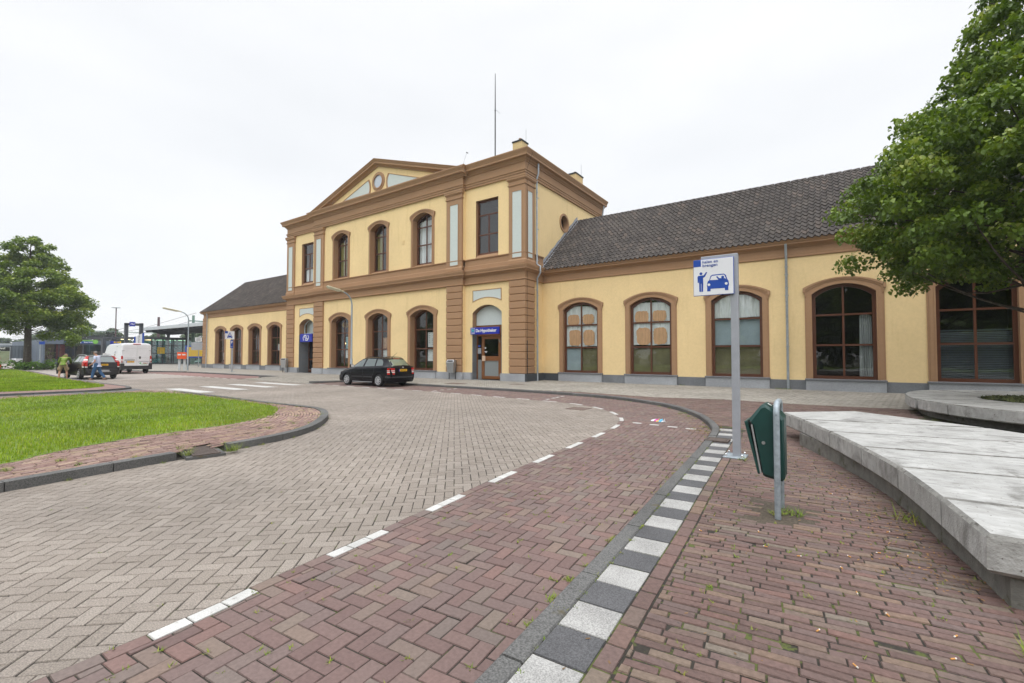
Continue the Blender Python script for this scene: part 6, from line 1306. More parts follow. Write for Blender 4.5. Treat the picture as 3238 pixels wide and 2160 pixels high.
def face_parts(T, base, fwd, up, skinm, hair, cap):
    f, u = Vector(fwd).normalized(), Vector(up).normalized(); s = f.cross(u); bse = Vector(base); M = Matrix((s, f, u)).transposed().to_4x4(); M.translation = bse
    def put(mb, nm, m): return mb.xf(M).build(nm, m, T, smooth=True)
    m = MB(); m.add([(-.016, .098, .10), (.016, .098, .10), (0, .125, .105), (0, .1, .15), (0, .098, .095)], [(0, 2, 3), (1, 3, 2), (0, 4, 2), (1, 2, 4)]); put(m, 'nose', skinm)
    for x in (-.082, .082): m = MB(); m.lathe([(0, -.008), (.022, -.006), (.026, .004), (.014, .012)], n=10, axis='x'); at(m, x, .0, .125); put(m, 'ear', skinm)
    m = MB()
    for x in (-.03, .03): m.lathe([(0, .004), (.01, 0)], (x, .096, .14), 8, 'y')
    put(m, 'eyes', 'black'); m = MB(); m.box(-.024, .024, .094, .099, .066, .072); put(m, 'mouth', 'lampred')
    m = MB(); rows = []
    for i in range(7):
        a = i/6*R(cap); r = .093 if i < 6 else .084; rows.append([(r*math.sin(a)*math.cos(t)*.93, -.016+r*math.sin(a)*math.sin(t)*1.02, .158+.098*math.cos(a)-(.035 if math.sin(t) < -.2 and i > 3 else 0)+(.055 if math.sin(t) > .3 and i > 3 else 0)) for t in np.linspace(0, 6.283, 17)[:-1]])
    for A, Bq in zip(rows, rows[1:]): m.strip(A, Bq, close=True)
    put(m, 'hair', hair)
def mirrorpt(p): return p
# man in the pale shirt walking behind the dark estate car (local +x = forward)
T = thing('person', 'grey-haired man in a pale shirt and blue jeans walking behind the dark estate car', 'person', (-36.75, 8.42, 0), R(228))
J = {}; E_ = []
J['pelvis'] = (0, 0, .96, .125, .15); J['waist'] = (.02, 0, 1.1, .135, .155); J['chest'] = (.04, 0, 1.3, .125, .16); J['top'] = (.06, 0, 1.44, .075, .11)
E_ += [('pelvis', 'waist'), ('waist', 'chest'), ('chest', 'top'), ('top', 'neck')]; head(J, E_, (.09, 0, 1.52), (.93, -.1, -.35), (.3, 0, 1))
for s, n, hx, kx, kz, axx, az in ((1, 'l', .0, .14, .52, .22, .09), (-1, 'r', 0, -.08, .50, -.36, .12)):
    J[n+'hip'] = (hx, s*.10, .88, .095); J[n+'knee'] = (kx, s*.11, kz, .062); J[n+'ank'] = (axx, s*.11, az, .042); J[n+'toe'] = (axx+.16, s*.13, .045 if s > 0 else .05, .034); E_ += [('pelvis', n+'hip'), (n+'hip', n+'knee'), (n+'knee', n+'ank'), (n+'ank', n+'toe')]
for s, n, ex, ez, wx, wz in ((1, 'L', .0, 1.14, .2, .97), (-1, 'R', .1, 1.16, .3, 1.03)):
    J[n+'sh'] = (.05, s*.19, 1.41, .058); J[n+'el'] = (ex, s*.25, ez, .044); J[n+'wrist'] = (wx, s*.23, wz, .029); E_ += [('top', n+'sh'), (n+'sh', n+'el'), (n+'el', n+'wrist')]; hand(J, E_, J[n+'wrist'][:3], (.9, -s*.1, -.4), (0, -s*.8, -.5), (0, -.3*s, 1), n)
skin('body', 'skin', T, J, E_, 'pelvis'); face_parts(T, (.09, 0, 1.52), (.93, -.1, -.35), (.3, 0, 1), 'skin', 'hairgrey', 100)
C = {k: (*J[k][:3], J[k][3]*1.0+.018, (J[k][4] if len(J[k]) > 4 else J[k][3])+.02) for k in ('pelvis', 'waist', 'chest', 'top', 'Lsh', 'Rsh')}; C['waist'] = (.05, 0, 1.1, .165, .185); C['pelvis'] = (.03, 0, .98, .158, .185); C['hem'] = (.02, 0, .84, .15, .18)
for n in 'LR': C[n+'m'] = (*[(J[n+'sh'][i]*.35+J[n+'el'][i]*.65) for i in range(3)], .068)
skin('shirt', 'shirt', T, C, [('hem', 'pelvis'), ('pelvis', 'waist'), ('waist', 'chest'), ('chest', 'top'), ('top', 'Lsh'), ('top', 'Rsh'), ('Lsh', 'Lm'), ('Rsh', 'Rm')], 'pelvis')
C = {'belt': (.01, 0, 1.14, .13, .15), 'pelvis': (0, 0, .98, .14, .165)}
for n in 'lr':
    for k, d in (('hip', .02), ('knee', .024), ('ank', .03)): C[n+k] = (*J[n+k][:3], J[n+k][3]+d)
skin('trousers', 'jeans', T, C, [('belt', 'pelvis'), ('pelvis', 'lhip'), ('lhip', 'lknee'), ('lknee', 'lank'), ('pelvis', 'rhip'), ('rhip', 'rknee'), ('rknee', 'rank')], 'pelvis')
for n in 'lr': x, y = J[n+'ank'][0], J[n+'ank'][1]; m = MB(); m.bbox(-.09, .2, -.05, .05, 0, .085, .03); at(m, x, y+(.01 if n == 'l' else -.01), 0).build('shoe', 'shoe', T, smooth=40)
# man in the green top leaning into the open door, back to us
T = thing('person', 'man in a green hooded top and khaki shorts leaning into the open car door', 'person', (-39.5, 7.42, 0), R(158))
J = {}; E_ = []
J['pelvis'] = (0, 0, .96, .125, .16); J['waist'] = (.10, 0, 1.1, .13, .16); J['chest'] = (.25, 0, 1.26, .13, .17); J['top'] = (.36, 0, 1.36, .085, .12); E_ += [('pelvis', 'waist'), ('waist', 'chest'), ('chest', 'top'), ('top', 'neck')]; head(J, E_, (.43, 0, 1.40), (.75, 0, -.66), (.7, 0, .72))
for s, n, kx, ax_ in ((1, 'l', .03, -.06), (-1, 'r', .06, .0)):
    J[n+'hip'] = (0, s*.11, .88, .10); J[n+'knee'] = (kx, s*.16, .49, .063); J[n+'calf'] = (kx-.05, s*.17, .34, .058); J[n+'ank'] = (ax_, s*.18, .09, .04); J[n+'toe'] = (ax_+.16, s*.2, .045, .034); E_ += [('pelvis', n+'hip'), (n+'hip', n+'knee'), (n+'knee', n+'calf'), (n+'calf', n+'ank'), (n+'ank', n+'toe')]
for s, n, E3, W3 in ((1, 'L', (.36, .29, 1.08), (.5, .31, .9)), (-1, 'R', (.5, -.26, 1.12), (.68, -.2, 1.0))):
    J[n+'sh'] = (.34, s*.2, 1.34, .062); J[n+'el'] = (*E3, .046); J[n+'wrist'] = (*W3, .03); E_ += [('top', n+'sh'), (n+'sh', n+'el'), (n+'el', n+'wrist')]; hand(J, E_, W3, (.6, 0, -.7), (0, -s, -.2), (.3, s, 0), n)
skin('body', 'skin', T, J, E_, 'pelvis'); face_parts(T, (.43, 0, 1.40), (.75, 0, -.66), (.7, 0, .72), 'skin', 'hairbrown', 95)
C = {k: (*J[k][:3], J[k][3]+.02, (J[k][4] if len(J[k]) > 4 else J[k][3])+.022) for k in ('pelvis', 'waist', 'chest', 'top', 'Lsh', 'Rsh', 'Lel', 'Rel', 'Lwrist', 'Rwrist')}; C['pelvis'] = (.02, 0, 1.0, .152, .182); C['hem'] = (-.03, 0, .88, .15, .178)
skin('hooded_top', 'greentop', T, C, [('hem', 'pelvis'), ('pelvis', 'waist'), ('waist', 'chest'), ('chest', 'top'), ('top', 'Lsh'), ('top', 'Rsh'), ('Lsh', 'Lel'), ('Rsh', 'Rel'), ('Lel', 'Lwrist'), ('Rel', 'Rwrist')], 'pelvis')
m = MB(); m.lathe([(.0, .05), (.09, .04), (.13, 0), (.12, -.05), (.05, -.09)], n=14); at(m, .33, 0, 1.42, ry=R(50)).build('hood', 'greentop', T, smooth=True)
C = {'belt': (.06, 0, 1.08, .138, .168), 'pelvis': (0, 0, .95, .15, .18)}
for n in 'lr': C[n+'hip'] = (*J[n+'hip'][:3], .128); C[n+'knee'] = (*J[n+'knee'][:2], .53, .098)
skin('shorts', 'khaki', T, C, [('belt', 'pelvis'), ('pelvis', 'lhip'), ('lhip', 'lknee'), ('pelvis', 'rhip'), ('rhip', 'rknee')], 'pelvis')
for n in 'lr':
    x, y = J[n+'ank'][:2]; m = MB(); m.bbox(-.08, .2, -.05, .05, 0, .06, .02); at(m, x, y, 0).build('shoe', 'shoe', T, smooth=40); s = 1 if n == 'l' else -1; m = MB(); m.bbox(-.07, .07, -.02, .02, -.09, .09, .015); at(m, .02, s*.245, .68).build('cargo_pocket', 'khaki', T)

# ---------------------------------------------------------------- trees
mat('bark', (.075, .06, .048), .95, var=.35, vs=14, bump=1., bs=16, stretch=(1, 1, .35), stain=((.13, .13, .09), 5, .6, .08))
def leafmat(name, ramp, trans=.25):
    m = mat(name, ramp[0][1], .5, attr=ramp, spec=.5); t = m.node_tree; N, L = t.nodes, t.links; b = N['Principled BSDF']; c = b.inputs['Base Color'].links[0].from_socket
    tr = N.new('ShaderNodeBsdfTranslucent'); g = N.new('ShaderNodeMix'); g.data_type = 'RGBA'; g.blend_type = 'MULTIPLY'; g.inputs[0].default_value = 1; L.new(c, g.inputs[6]); g.inputs[7].default_value = (1.5, 1.5, .6, 1); L.new(g.outputs[2], tr.inputs[0])
    x = N.new('ShaderNodeMixShader'); x.inputs[0].default_value = trans; L.new(b.outputs[0], x.inputs[1]); L.new(tr.outputs[0], x.inputs[2]); L.new(x.outputs[0], N['Material Output'].inputs[0]); return m
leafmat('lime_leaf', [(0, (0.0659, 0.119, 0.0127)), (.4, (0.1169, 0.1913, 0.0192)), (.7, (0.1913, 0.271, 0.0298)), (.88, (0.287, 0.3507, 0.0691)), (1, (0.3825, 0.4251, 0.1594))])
leafmat('lime_leaf_far', [(0, (0.0806, 0.1344, 0.0188)), (.4, (0.1344, 0.2083, 0.0242)), (.75, (0.2218, 0.289, 0.0323)), (1, (0.3494, 0.3898, 0.0672))])
leafmat('far_leaf', [(0, (.05, .085, .04)), (.5, (.075, .12, .055)), (1, (.11, .155, .075))]); leafmat('shrub_leaf', [(0, (.06, .14, .012)), (.6, (.12, .25, .02)), (1, (.22, .36, .04))])
def leaves(name, C, n_each, size, m, par, seed, flat=.45, six=False, sizev=.5):
    """C: clusters (x,y,z,r); every leaf a folded, drooping blade of its own"""
    rg = np.random.default_rng(seed); P = []; RV = []
    for (x, y, z, r) in C:
        n = int(n_each*(r/.7)**1.7); d = rg.normal(size=(n, 3)); d /= np.linalg.norm(d, axis=1)[:, None]; q = d*(r*rg.random(n)**.45)[:, None]; q[:, 2] *= flat; q[:, 2] -= .12*(np.hypot(q[:, 0], q[:, 1])/r)**2*r
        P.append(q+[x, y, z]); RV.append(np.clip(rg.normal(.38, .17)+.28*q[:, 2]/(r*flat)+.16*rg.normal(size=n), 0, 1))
    P = np.concatenate(P); RV = np.concatenate(RV); n = len(P); s = size*(1-sizev/2+sizev*rg.random(n)); a = rg.random(n)*6.283
    tilt = np.abs(rg.normal(.75, .45, n)); fx = np.c_[np.cos(a)*np.cos(tilt), np.sin(a)*np.cos(tilt), -np.sin(tilt)]; sx = np.c_[-np.sin(a), np.cos(a), rg.normal(0, .35, n)]; sx /= np.linalg.norm(sx, axis=1)[:, None]; up = np.cross(fx, sx)
    S_ = s[:, None]
    if six:
        V = np.stack([P, P+fx*S_*.3-sx*S_*.5+up*S_*.1, P+fx*S_*.75-sx*S_*.33, P+fx*S_*1.15-up*S_*.12, P+fx*S_*.75+sx*S_*.33, P+fx*S_*.3+sx*S_*.5+up*S_*.1], 1).reshape(-1, 3)
        b = np.arange(n)[:, None]*6; F = np.concatenate([b+[0, 1, 2, 3], b+[0, 3, 4, 5]]); RV = np.r_[RV, RV]
    else:
        V = np.stack([P, P+fx*S_*.5-sx*S_*.5, P+fx*S_, P+fx*S_*.5+sx*S_*.5], 1).reshape(-1, 3); F = np.arange(4*n).reshape(-1, 4)
    return raw_mesh(name, V, F, m, par, rv=RV)
def limb(mb, p, q, r0, r1, rg, n=6, bend=.12):
    p, q = np.array(p, float), np.array(q, float); L = np.linalg.norm(q-p); k = rg.normal(size=3)*bend*L; pts = []
    for i in range(n+1): t = i/n; pts.append(tuple(p+(q-p)*t+k*math.sin(t*math.pi)*.6+np.array([0, 0, -.0])))
    mb.tube(pts, [r0+(r1-r0)*i/n for i in range(n+1)], 7, cap=False); return pts
def tree(name, label, x, y, H, prof, z0, seed, ncl, n_each, leaf, lm, tr, lean=(0, 0), six=False, rr=(.55, 1.0), group=None, sector=None, flat=.45, pack=.52, limbs=.8, jit=(.82, 1.13), extra=()):
    """prof: crown radius against height; branch clusters fill the shell of that envelope"""
    rg = np.random.default_rng(seed); T = thing(name, label, 'tree', (x, y, 0), 0, group); C = []; tk = MB()
    top = np.array([lean[0], lean[1], H*.93]); pts = [(0, 0, -.1), (.0, 0, .3), (lean[0]*.1, lean[1]*.1, z0), (lean[0]*.5, lean[1]*.5, H*.6), tuple(top)]; tk.tube(pts, [tr*1.35, tr, tr*.82, tr*.42, tr*.06], 12)
    hs = np.array([p[0] for p in prof]); rs = np.array([p[1] for p in prof]); k = 0; tries = 0
    while k < ncl and tries < 20000:
        tries += 1
        z = rg.uniform(hs[0], hs[-1]); R_ = np.interp(z, hs, rs)
        if rg.random() > (R_/rs.max())**1.3+.06: continue
        a = rg.random()*6.283
        if sector is not None and not sector(a, z): continue
        f = (1-.62*rg.random()**1.6)*rg.uniform(*jit); c = np.array([lean[0]*z/H+math.cos(a)*R_*f, lean[1]*z/H+math.sin(a)*R_*f, z-.25*R_*f*.3]); r = rg.uniform(*rr)*(.6+.4*R_/rs.max())
        if any(np.linalg.norm((c-np.array(o[:3]))*[1, 1, 1.6]) < pack*(r+o[3]) for o in C): continue
        C.append((*c, r)); k += 1
        if rg.random() < limbs:
            zb = max(z0*.92, z-(.25+.35*rg.random())*R_*f-.3); lp = limb(tk, (lean[0]*zb/H, lean[1]*zb/H, zb), c, tr*.15*(.5+.5*R_/rs.max())*(1-.5*zb/H), tr*.035, rg)
    C += list(extra)
    leaves('crown', C, n_each, leaf, lm, T, seed+1, six=six, flat=flat)
    tk.build('trunk', 'bark', T, smooth=60); return T, C
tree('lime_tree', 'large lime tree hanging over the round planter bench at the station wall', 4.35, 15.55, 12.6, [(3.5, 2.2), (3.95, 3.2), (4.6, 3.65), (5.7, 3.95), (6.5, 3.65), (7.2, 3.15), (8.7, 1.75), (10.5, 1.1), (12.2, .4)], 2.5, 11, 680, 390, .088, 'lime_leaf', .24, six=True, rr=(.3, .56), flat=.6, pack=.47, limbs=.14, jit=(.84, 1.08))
tree('lime_tree', 'broad lime tree on the left beyond the lawn with a leafy shrub at its foot', -68.3, 10.1, 14.6, [(4.9, 2.4), (5.5, 3.9), (6.3, 4.4), (7.2, 4.8), (8.3, 4.2), (9.6, 3.6), (11.5, 2.6), (13.2, 1.4), (14.0, .4)], 3.6, 23, 190, 250, .2, 'lime_leaf_far', .33, rr=(.5, 1.15), flat=.7, pack=.54, limbs=.3, jit=(.86, 1.08), extra=[(.82*s_+rnd.gauss(0, .8), .57*s_+rnd.gauss(0, .8), z_, r_) for s_, z_, r_ in ((2.6, 5.0, .9), (3.3, 4.5, .9), (4.0, 4.2, .9), (4.4, 3.6, .8), (3.6, 3.6, .8), (4.9, 3.3, .7), (4.2, 2.9, .6), (-2.5, 4.9, 1), (-3.4, 4.4, 1), (-4.4, 4.2, .9), (-5.2, 4.6, .9), (-3.9, 5.2, 1), (1.6, 5.2, .8))])
T = thing('shrub', 'bright green shrub growing round the trunk of the broad lime tree', 'shrub', (-67.2, 9.8, 0)); rg = np.random.default_rng(3)
C = [(rg.normal(0, 1.0), rg.normal(0, 1.3), rg.uniform(.25, .75), rg.uniform(.45, .7)) for i in range(26)]; leaves('foliage', C, 90, .2, 'shrub_leaf', T, 5, flat=.8); m = MB()
for c in C: limb(m, (c[0]*.3, c[1]*.3, 0), c[:3], .03, .01, rg)
m.build('stems', 'bark', T)
FT = [(-152, 27.5, 10.5, 4.2, 31), (-158, 33, 11.0, 4.6, 32), (-150, 37, 8.6, 3.4, 33), (-149, 23, 6.6, 3.5, 34), (-132, 41, 7.2, 3.2, 35), (-128, 47, 7.0, 4.0, 36), (-140, 52, 8.6, 4, 37), (-120, 52, 7.6, 3.6, 38), (-105, 58, 7.6, 4, 39), (-160, 19, 5.6, 3, 40), (-158, 12, 5.4, 2.6, 41), (-112, 49, 6.6, 4, 42)]
FL = ['tall misty tree rising behind the bicycle shop, left of the pair', 'tallest misty tree beyond the bicycle shop, right of the pair', 'rounded tree behind the green overhead wire mast', 'low misty tree behind the roof deck of the bicycle shop', 'small tree framed by the dark sign portal', 'tree behind the left end of the pale platform canopy', 'pointed tree top showing over the platform canopy', 'tree seen through the glazed station hall', 'tree between the platform canopy and the station wing', 'low tree above the grey viaduct right of the trunk', 'low tree above the grey viaduct beside the trunk', 'wide tree behind the glazed hall columns']
for (x, y, H, r, s), l in zip(FT, FL): tree('far_tree', l, x, y, H, [(1.2, r*.8), (H*.35, r), (H*.7, r*.75), (H*.95, r*.25)], 1.5, s, 34, 55, .6, 'far_leaf', .25, rr=(1.2, 1.9), group='trees beyond the railway')
# dark trees and lawn across the street, mirrored in the windows
rg = np.random.default_rng(9); C = [(rg.uniform(-75, 45), -30+rg.normal(0, 3), rg.uniform(1.0, 10.5), rg.uniform(1.6, 2.8)) for i in range(420)]; o = leaves('treeline', C, 16, .9, 'lime_leaf', None, 8, flat=.8); o['kind'] = 'stuff'
sheet('far_lawn', [(-70, -26), (40, -26), (40, -10), (-70, -10)], .01, 'lawnsoil')

# ---------------------------------------------------------------- background on the left
mat('darkgrey', (.045, .05, .06), .5, var=.1, vs=4); mat('greyblue', (.10, .13, .17), .6, var=.08, vs=4); mat('fascia', (.52, .56, .58), .6, var=.06, vs=3); mat('mastgreen', (.12, .2, .16), .6); mat('mastbrown', (.11, .07, .075), .6); mat('orange', (.75, .09, .01), .45); mat('yellowsign', (.75, .5, .015), .5); mat('corrug', (.085, .11, .13), .6, v2=.2, v2s=.3); mat('limegreen', (.2, .5, .08), .5); mat('tube_light', (1, .86, .5), .5, emit=3.2); mat('poster_red', (.4, .03, .03), .6, var=.25, vs=3); mat('mapgreen', (.36, .42, .28), .7, var=.15, vs=4); mat('mapbrown', (.42, .30, .22), .7, var=.1, vs=4); mat('teal', (.05, .38, .36), .5); mat('concretefar', (.36, .40, .43), .85, v2=.1)
glass_mat('glass_teal', tint=(.22, .52, .52), add=.10); glass_mat('glass_shop', tint=(.4, .42, .44), add=.04)
# bicycle shop
T = thing('bike_shop', 'low dark bicycle shop with glass front under a blue and green fascia sign', 'building', (-106, 17.4, 0)); L_ = 9.6
m = MB(); m.box(-26, 0, 0, L_, 3.35, 4.05, 0); m.box(-26, .02, -.02, .25, 0, 3.35, 0); m.box(-.25, .02, L_-.25, L_, 0, 3.35, 0); m.box(-26, 0, 0, L_, .0, .12, 0); m.box(-26, -8, .3, L_, .1, 3.4, 1); m.build('wall', ['greyblue', 'blackmatt'], T)
m = MB()
for k in range(1, 5): m.box(-.05, .02, k*L_/5-.04, k*L_/5+.04, .12, 3.35)
for k in range(8): m.box(-1-k*3.1, -.92-k*3.1, -.03, .05, .12, 3.35)
m.box(-.04, .015, .25, L_-.25, .8, .86); m.build('mullion', 'darkgrey', T)
m = MB(); m.quad((0, .25, .12), (0, L_-.25, .12), (0, L_-.25, 3.35), (0, .25, 3.35)); m.quad((-26, 0, .12), (0, 0, .12), (0, 0, 3.35), (-26, 0, 3.35)); m.build('pane', 'glass_shop', T)
m = MB(); m.box(-.3, -.2, 1.6, 2.7, .8, 3.3); m.build('red_banner', 'poster_red', T); m = MB(); m.box(-.6, -.5, .3, 8, .14, .78); m.build('counter', 'fascia', T); m = MB(); m.box(-1.2, -1.1, 6.2, 8.2, 1.6, 2.2); m.build('display_sign', 'mapbrown', T)
m = MB()
for y in np.arange(0, L_+.1, 1.2): m.box(-.06, 0, y-.03, y+.03, 4.05, 5.1)
for z in (4.5, 4.8, 5.07): m.box(-.05, -.01, 0, L_, z, z+.04); m.box(-26, 0, -.01, .03, z, z+.04)
m.build('railing', 'darkgrey', T)
S2 = thing('shop_sign', 'long blue fascia sign lettered Fietspoint with a green edge on the bicycle shop', 'sign', (-105.9, 21.95, 3.72), R(90)); m = MB(); m.box(-2.0, 1.95, -.06, .06, -.17, .17); m.build('panel', 'signblue', S2); m = MB(); m.box(-2.0, 2.0, -.07, .05, .17, .36); m.lathe([(0, -.08), (.36, -.08), (.36, .04)], (1.95, 0, .1), 18, 'y'); m.build('edge', 'limegreen', S2); at(text_mb('Fietspoint', .36, .004, 'LEFT', 1.1, .012, 1.15), -1.75, -.07, 0).build('lettering', 'white', S2); at(text_mb('Benny Wolbers', .22, .004, 'LEFT', 1., .006), .42, -.07, -.01).build('lettering', 'white', S2)
T = thing('potted_plant', 'tall bamboo-like plant in a pot behind the bicycle shop window', 'plant', (-106.7, 18.35, .12)); m = MB(); m.lathe([(0, 0), (.3, 0), (.36, .6), (0, .6)], n=12); m.build('pot', 'mapbrown', T); m = MB(); rg = np.random.default_rng(3); C = []
for k in range(9): a = rg.random()*6.28; e = (math.cos(a)*.5, math.sin(a)*.6, 1.4+rg.random()*1.1); limb(m, (0, 0, .5), e, .05, .025, rg); C.append((*e, .35))
m.build('stems', 'mapbrown', T); leaves('foliage', C, 30, .3, 'shrub_leaf', T, 2, flat=.8)
# bicycles parked on its roof deck and in the hall
def bike(label, m1, group):
    T = thing('bicycle', label, 'bicycle', (0, 0, 0), 0, group)
    for x in (-.53, .53): m = MB(); m.lathe([(.33, -.018), (.35, 0), (.33, .018), (.31, 0), (.33, -.018)], (x, 0, .35), 20, 'y'); 
    for x in (-.53, .53):
        m = MB(); m.lathe([(.33, -.02), (.352, 0), (.33, .02), (.312, 0), (.33, -.02)], (x, 0, .35), 20, 'y')
        for k in range(8): m.tube([(x, 0, .35), (x+.32*math.cos(k*.785), 0, .35+.32*math.sin(k*.785))], .004, 3, cap=False)
        m.build('wheel', 'black', T)
    m = MB(); m.tube([(-.53, 0, .35), (-.1, 0, .32), (.38, 0, .75), (.42, 0, .95)], .02, 5); m.tube([(-.1, 0, .32), (-.22, 0, .86)], .018, 5); m.tube([(-.53, 0, .35), (-.2, 0, .75), (.36, 0, .8)], .016, 5); m.tube([(.38, 0, .8), (.53, 0, .35)], .016, 5); m.build('frame', m1, T)
    m = MB(); m.tube([(.2, .28, 1.08), (.36, .22, 1.06), (.42, 0, 1.0), (.36, -.22, 1.06), (.2, -.28, 1.08)], .014, 5); m.build('handlebar', 'black', T); m = MB(); m.bbox(-.36, -.1, -.08, .08, .88, .94, .02); m.build('saddle', 'black', T); m = MB(); m.box(-.8, -.3, -.07, .07, .7, .73); m.build('carrier', 'black', T); return T
b0 = bike('bicycle parked among others on the roof deck of the bicycle shop', 'blackmatt', 'bicycles on the shop roof'); k = 0
for i, y in enumerate(np.r_[np.linspace(20.2, 26.6, 15)]):
    o = b0 if i == 0 else dup(b0); o.location = (-106.6-rnd.random()*.5, float(y), 4.05); o.rotation_euler = (0, 0, R(rnd.uniform(60, 120) if rnd.random() < .4 else rnd.uniform(-20, 20)))
b1 = bike('bicycle standing alone at the left corner of the shop roof', 'blackmatt', 'bicycles on the shop roof'); b1.location = (-106.8, 17.75, 4.05); b1.rotation_euler = (0, R(-40), R(70))
b2 = bike('teal bicycle leaning in the glazed hall beside the white van', 'teal', None); b2.location = (-87.2, 27.0, PV); b2.rotation_euler = (0, 0, R(75))
b3 = bike('dark bicycle behind the glass of the station hall', 'blackmatt', None); b3.location = (-88.8, 28.9, PV); b3.rotation_euler = (0, 0, R(85))
# corrugated fence, viaduct
T = thing('corrugated_fence', 'grey corrugated metal fence left of the tree trunk', 'fence', (-116, 8, 0)); m = MB()
for k in range(48): y = k*.2; m.quad((0 if k % 2 else .06, y, .9), (.06 if k % 2 else 0, y+.2, .9), (.06 if k % 2 else 0, y+.2, 3.15), (0 if k % 2 else .06, y, 3.15))
m.build('panel', 'corrug', T); m = MB()
for k in range(5): m.box(-.05, .1, k*2.4-.06, k*2.4+.06, 0, 3.1)
m.build('post', 'darkgrey', T)
T = thing('viaduct', 'grey railway viaduct with a handrail far behind the tree trunk', 'bridge', (-140, 0, 0)); m = MB(); m.box(-6, 0, -5, 34, 2.9, 3.9); m.build('deck', 'concretefar', T); m = MB(); m.box(-.06, 0, -5, 34, 4.75, 4.82); m.box(-.06, 0, -5, 34, 4.3, 4.34)
for y in range(-5, 35, 2): m.box(-.06, 0, y-.03, y+.03, 3.9, 4.8)
m.build('railing', 'corrug', T); m = MB()
for y in (2, 12, 22, 32): m.box(-5, -.8, y-.6, y+.6, 0, 2.9)
m.build('pier', 'concretefar', T)
for x, y, l in ((-122, 15.2, 'small white car parked behind the tree trunk, seen past the shrub'), (-121, 18.4, 'white car parked behind the bicycle shop glazing')):
    T = thing('parked_car', l, 'car', (x, y, 0), R(80)); b = Body([(0, .3, .6, .65, .6, .65, .5), (.3, .22, .75, .85, .75, .8, .65), (1.1, .2, .9, 1.0, .78, .84, .7), (1.8, .2, .93, 1.42, .78, .84, .58), (2.6, .2, .95, 1.48, .78, .84, .57), (3.3, .22, .95, 1.4, .78, .82, .57), (3.75, .25, .93, 1.0, .74, .78, .62), (3.85, .3, .7, .75, .68, .72, .6)], 1.9); b.shell(30).build('body', 'vanwhite', T, smooth=35)
    for s in (.75, 3.1):
        for sd in (1, -1): wheel(T, b.X(s), sd*.83, .3, sd)
    for sd in (1, -1): b.panel([(1.4, .97), (1.85, 1.33), (3.1, 1.33), (3.45, 1.0)], sd).build('side_window', 'autoglass', T)
    b.deck(1.15, 1.75, .7, .56).build('windscreen', 'autoglass', T); b.deck(3.4, 3.72, .56, .6).build('rear_screen', 'autoglass', T)
# entrance roof, portal, glazed hall
T = thing('entrance_canopy', 'flat dark entrance canopy with lit strip lamps beside the white van', 'canopy', (-91, 27, 0)); m = MB(); m.prism([(-4.5, -6.1), (-3.2, -6.6), (4, -1), (5.5, 7), (-3, 8)], 4.05, 4.32); m.build('roof', 'darkgrey', T); m = MB(); m.box(-.6, .4, -4.6, -4.1, 0, 4.05); m.box(-1, 0, -5.6, -5.2, 0, 4.05)
m.build('column', 'darkgrey', T); m = MB()
for y in np.arange(-3.2, 6, 1.55): m.box(-1.05, -.95, y, y+1.2, 3.98, 4.04)
m.build('strip_lamp', 'tube_light', T)
T = thing('sign_portal', 'dark steel portal rising above the entrance canopy with a logo cube', 'gate', (-86, 23.7, 0)); m = MB(); m.box(-.25, .25, -1.05, -.65, 0, 6.2); m.box(-.25, .25, .75, 1.15, 0, 6.35); m.box(-.25, .25, -1.05, 1.15, 5.95, 6.3); m.build('frame', 'darkgrey', T)
T = thing('logo_cube', 'blue logo cube on top of the dark steel portal', 'sign', (-85.6, 23.45, 6.12), R(80)); m = MB(); m.bbox(-.32, .32, -.3, .3, -.3, .34, .03); m.build('cube', 'hypblue', T); at(rail_logo(.45), 0, -.305, .02).build('emblem', 'white', T)
T = thing('glass_hall', 'dark framed glazed station hall behind the orange post box', 'building', (-88, 30.3, PV)); m = MB()
for y in (-3.7, -2.2, -1.0, -.75, .55, 1.9, 3.3, 4.6): m.box(-.08, .08, y-.07, y+.07, 0, 4.0)
for z in (.05, 1.62, 2.9, 3.9): m.box(-.06, .06, -3.7, 4.6, z, z+.1)
for y in (-3.7, 4.6): m.box(-7, .08, y-.06, y+.06, 0, .15); m.box(-7, .08, y-.06, y+.06, 3.9, 4.0); m.box(-7.06, -6.9, y-.06, y+.06, 0, 4)
m.build('frame', 'darkgrey', T); m = MB(); m.quad((0, -3.7, 0), (0, 4.6, 0), (0, 4.6, 4), (0, -3.7, 4)); m.quad((-7, -3.7, 0), (-7, 4.6, 0), (-7, 4.6, 4), (-7, -3.7, 4)); m.build('pane', 'glass_teal', T)
m = MB()
for k in range(4): m.tube([(-3-k*.1, -3+k*1.7, 2.9), (-3-k*.1, -.4+k*1.7, 1.2)], .05, 5)
m.build('stair_rail', 'fascia', T); m = MB(); m.box(-4.5, -3.5, -3.2, 3.6, 0, .35); m.box(-4.3, -3.6, -1.5, 3.6, .35, .8); m.box(-4.1, -3.7, 0, 3.6, .8, 1.3); m.build('stair', 'concretefar', T)
def board(name, label, cat, x, y, rz, w, z0, z1, mats, legs=0, border=.06, frame='signblue', leg='darkgrey', txt=None):
    T = thing(name, label, cat, (x, y, PV), rz); m = MB(); m.bbox(-w/2, w/2, -.05, .05, z0, z1, .01); m.build('frame', frame, T); m = MB(); m.box(-w/2+border, w/2-border, -.056, -.05, z0+border, z1-border); m.build('panel', mats, T)
    for s in ((-1, 1) if legs == 2 else ((0,) if legs == 1 else ())): m = MB(); m.box(s*w*.3-.05, s*w*.3+.05, -.04, .04, 0, z0); m.build('leg', leg, T)
    return T
t = board('timetable_sign', 'yellow timetable sheet on the glass wall of the station hall', 'sign', -87.8, 27.8, R(90), .95, 1.65, 2.65, 'yellowsign', 0, .02, 'yellowsign'); m = MB()
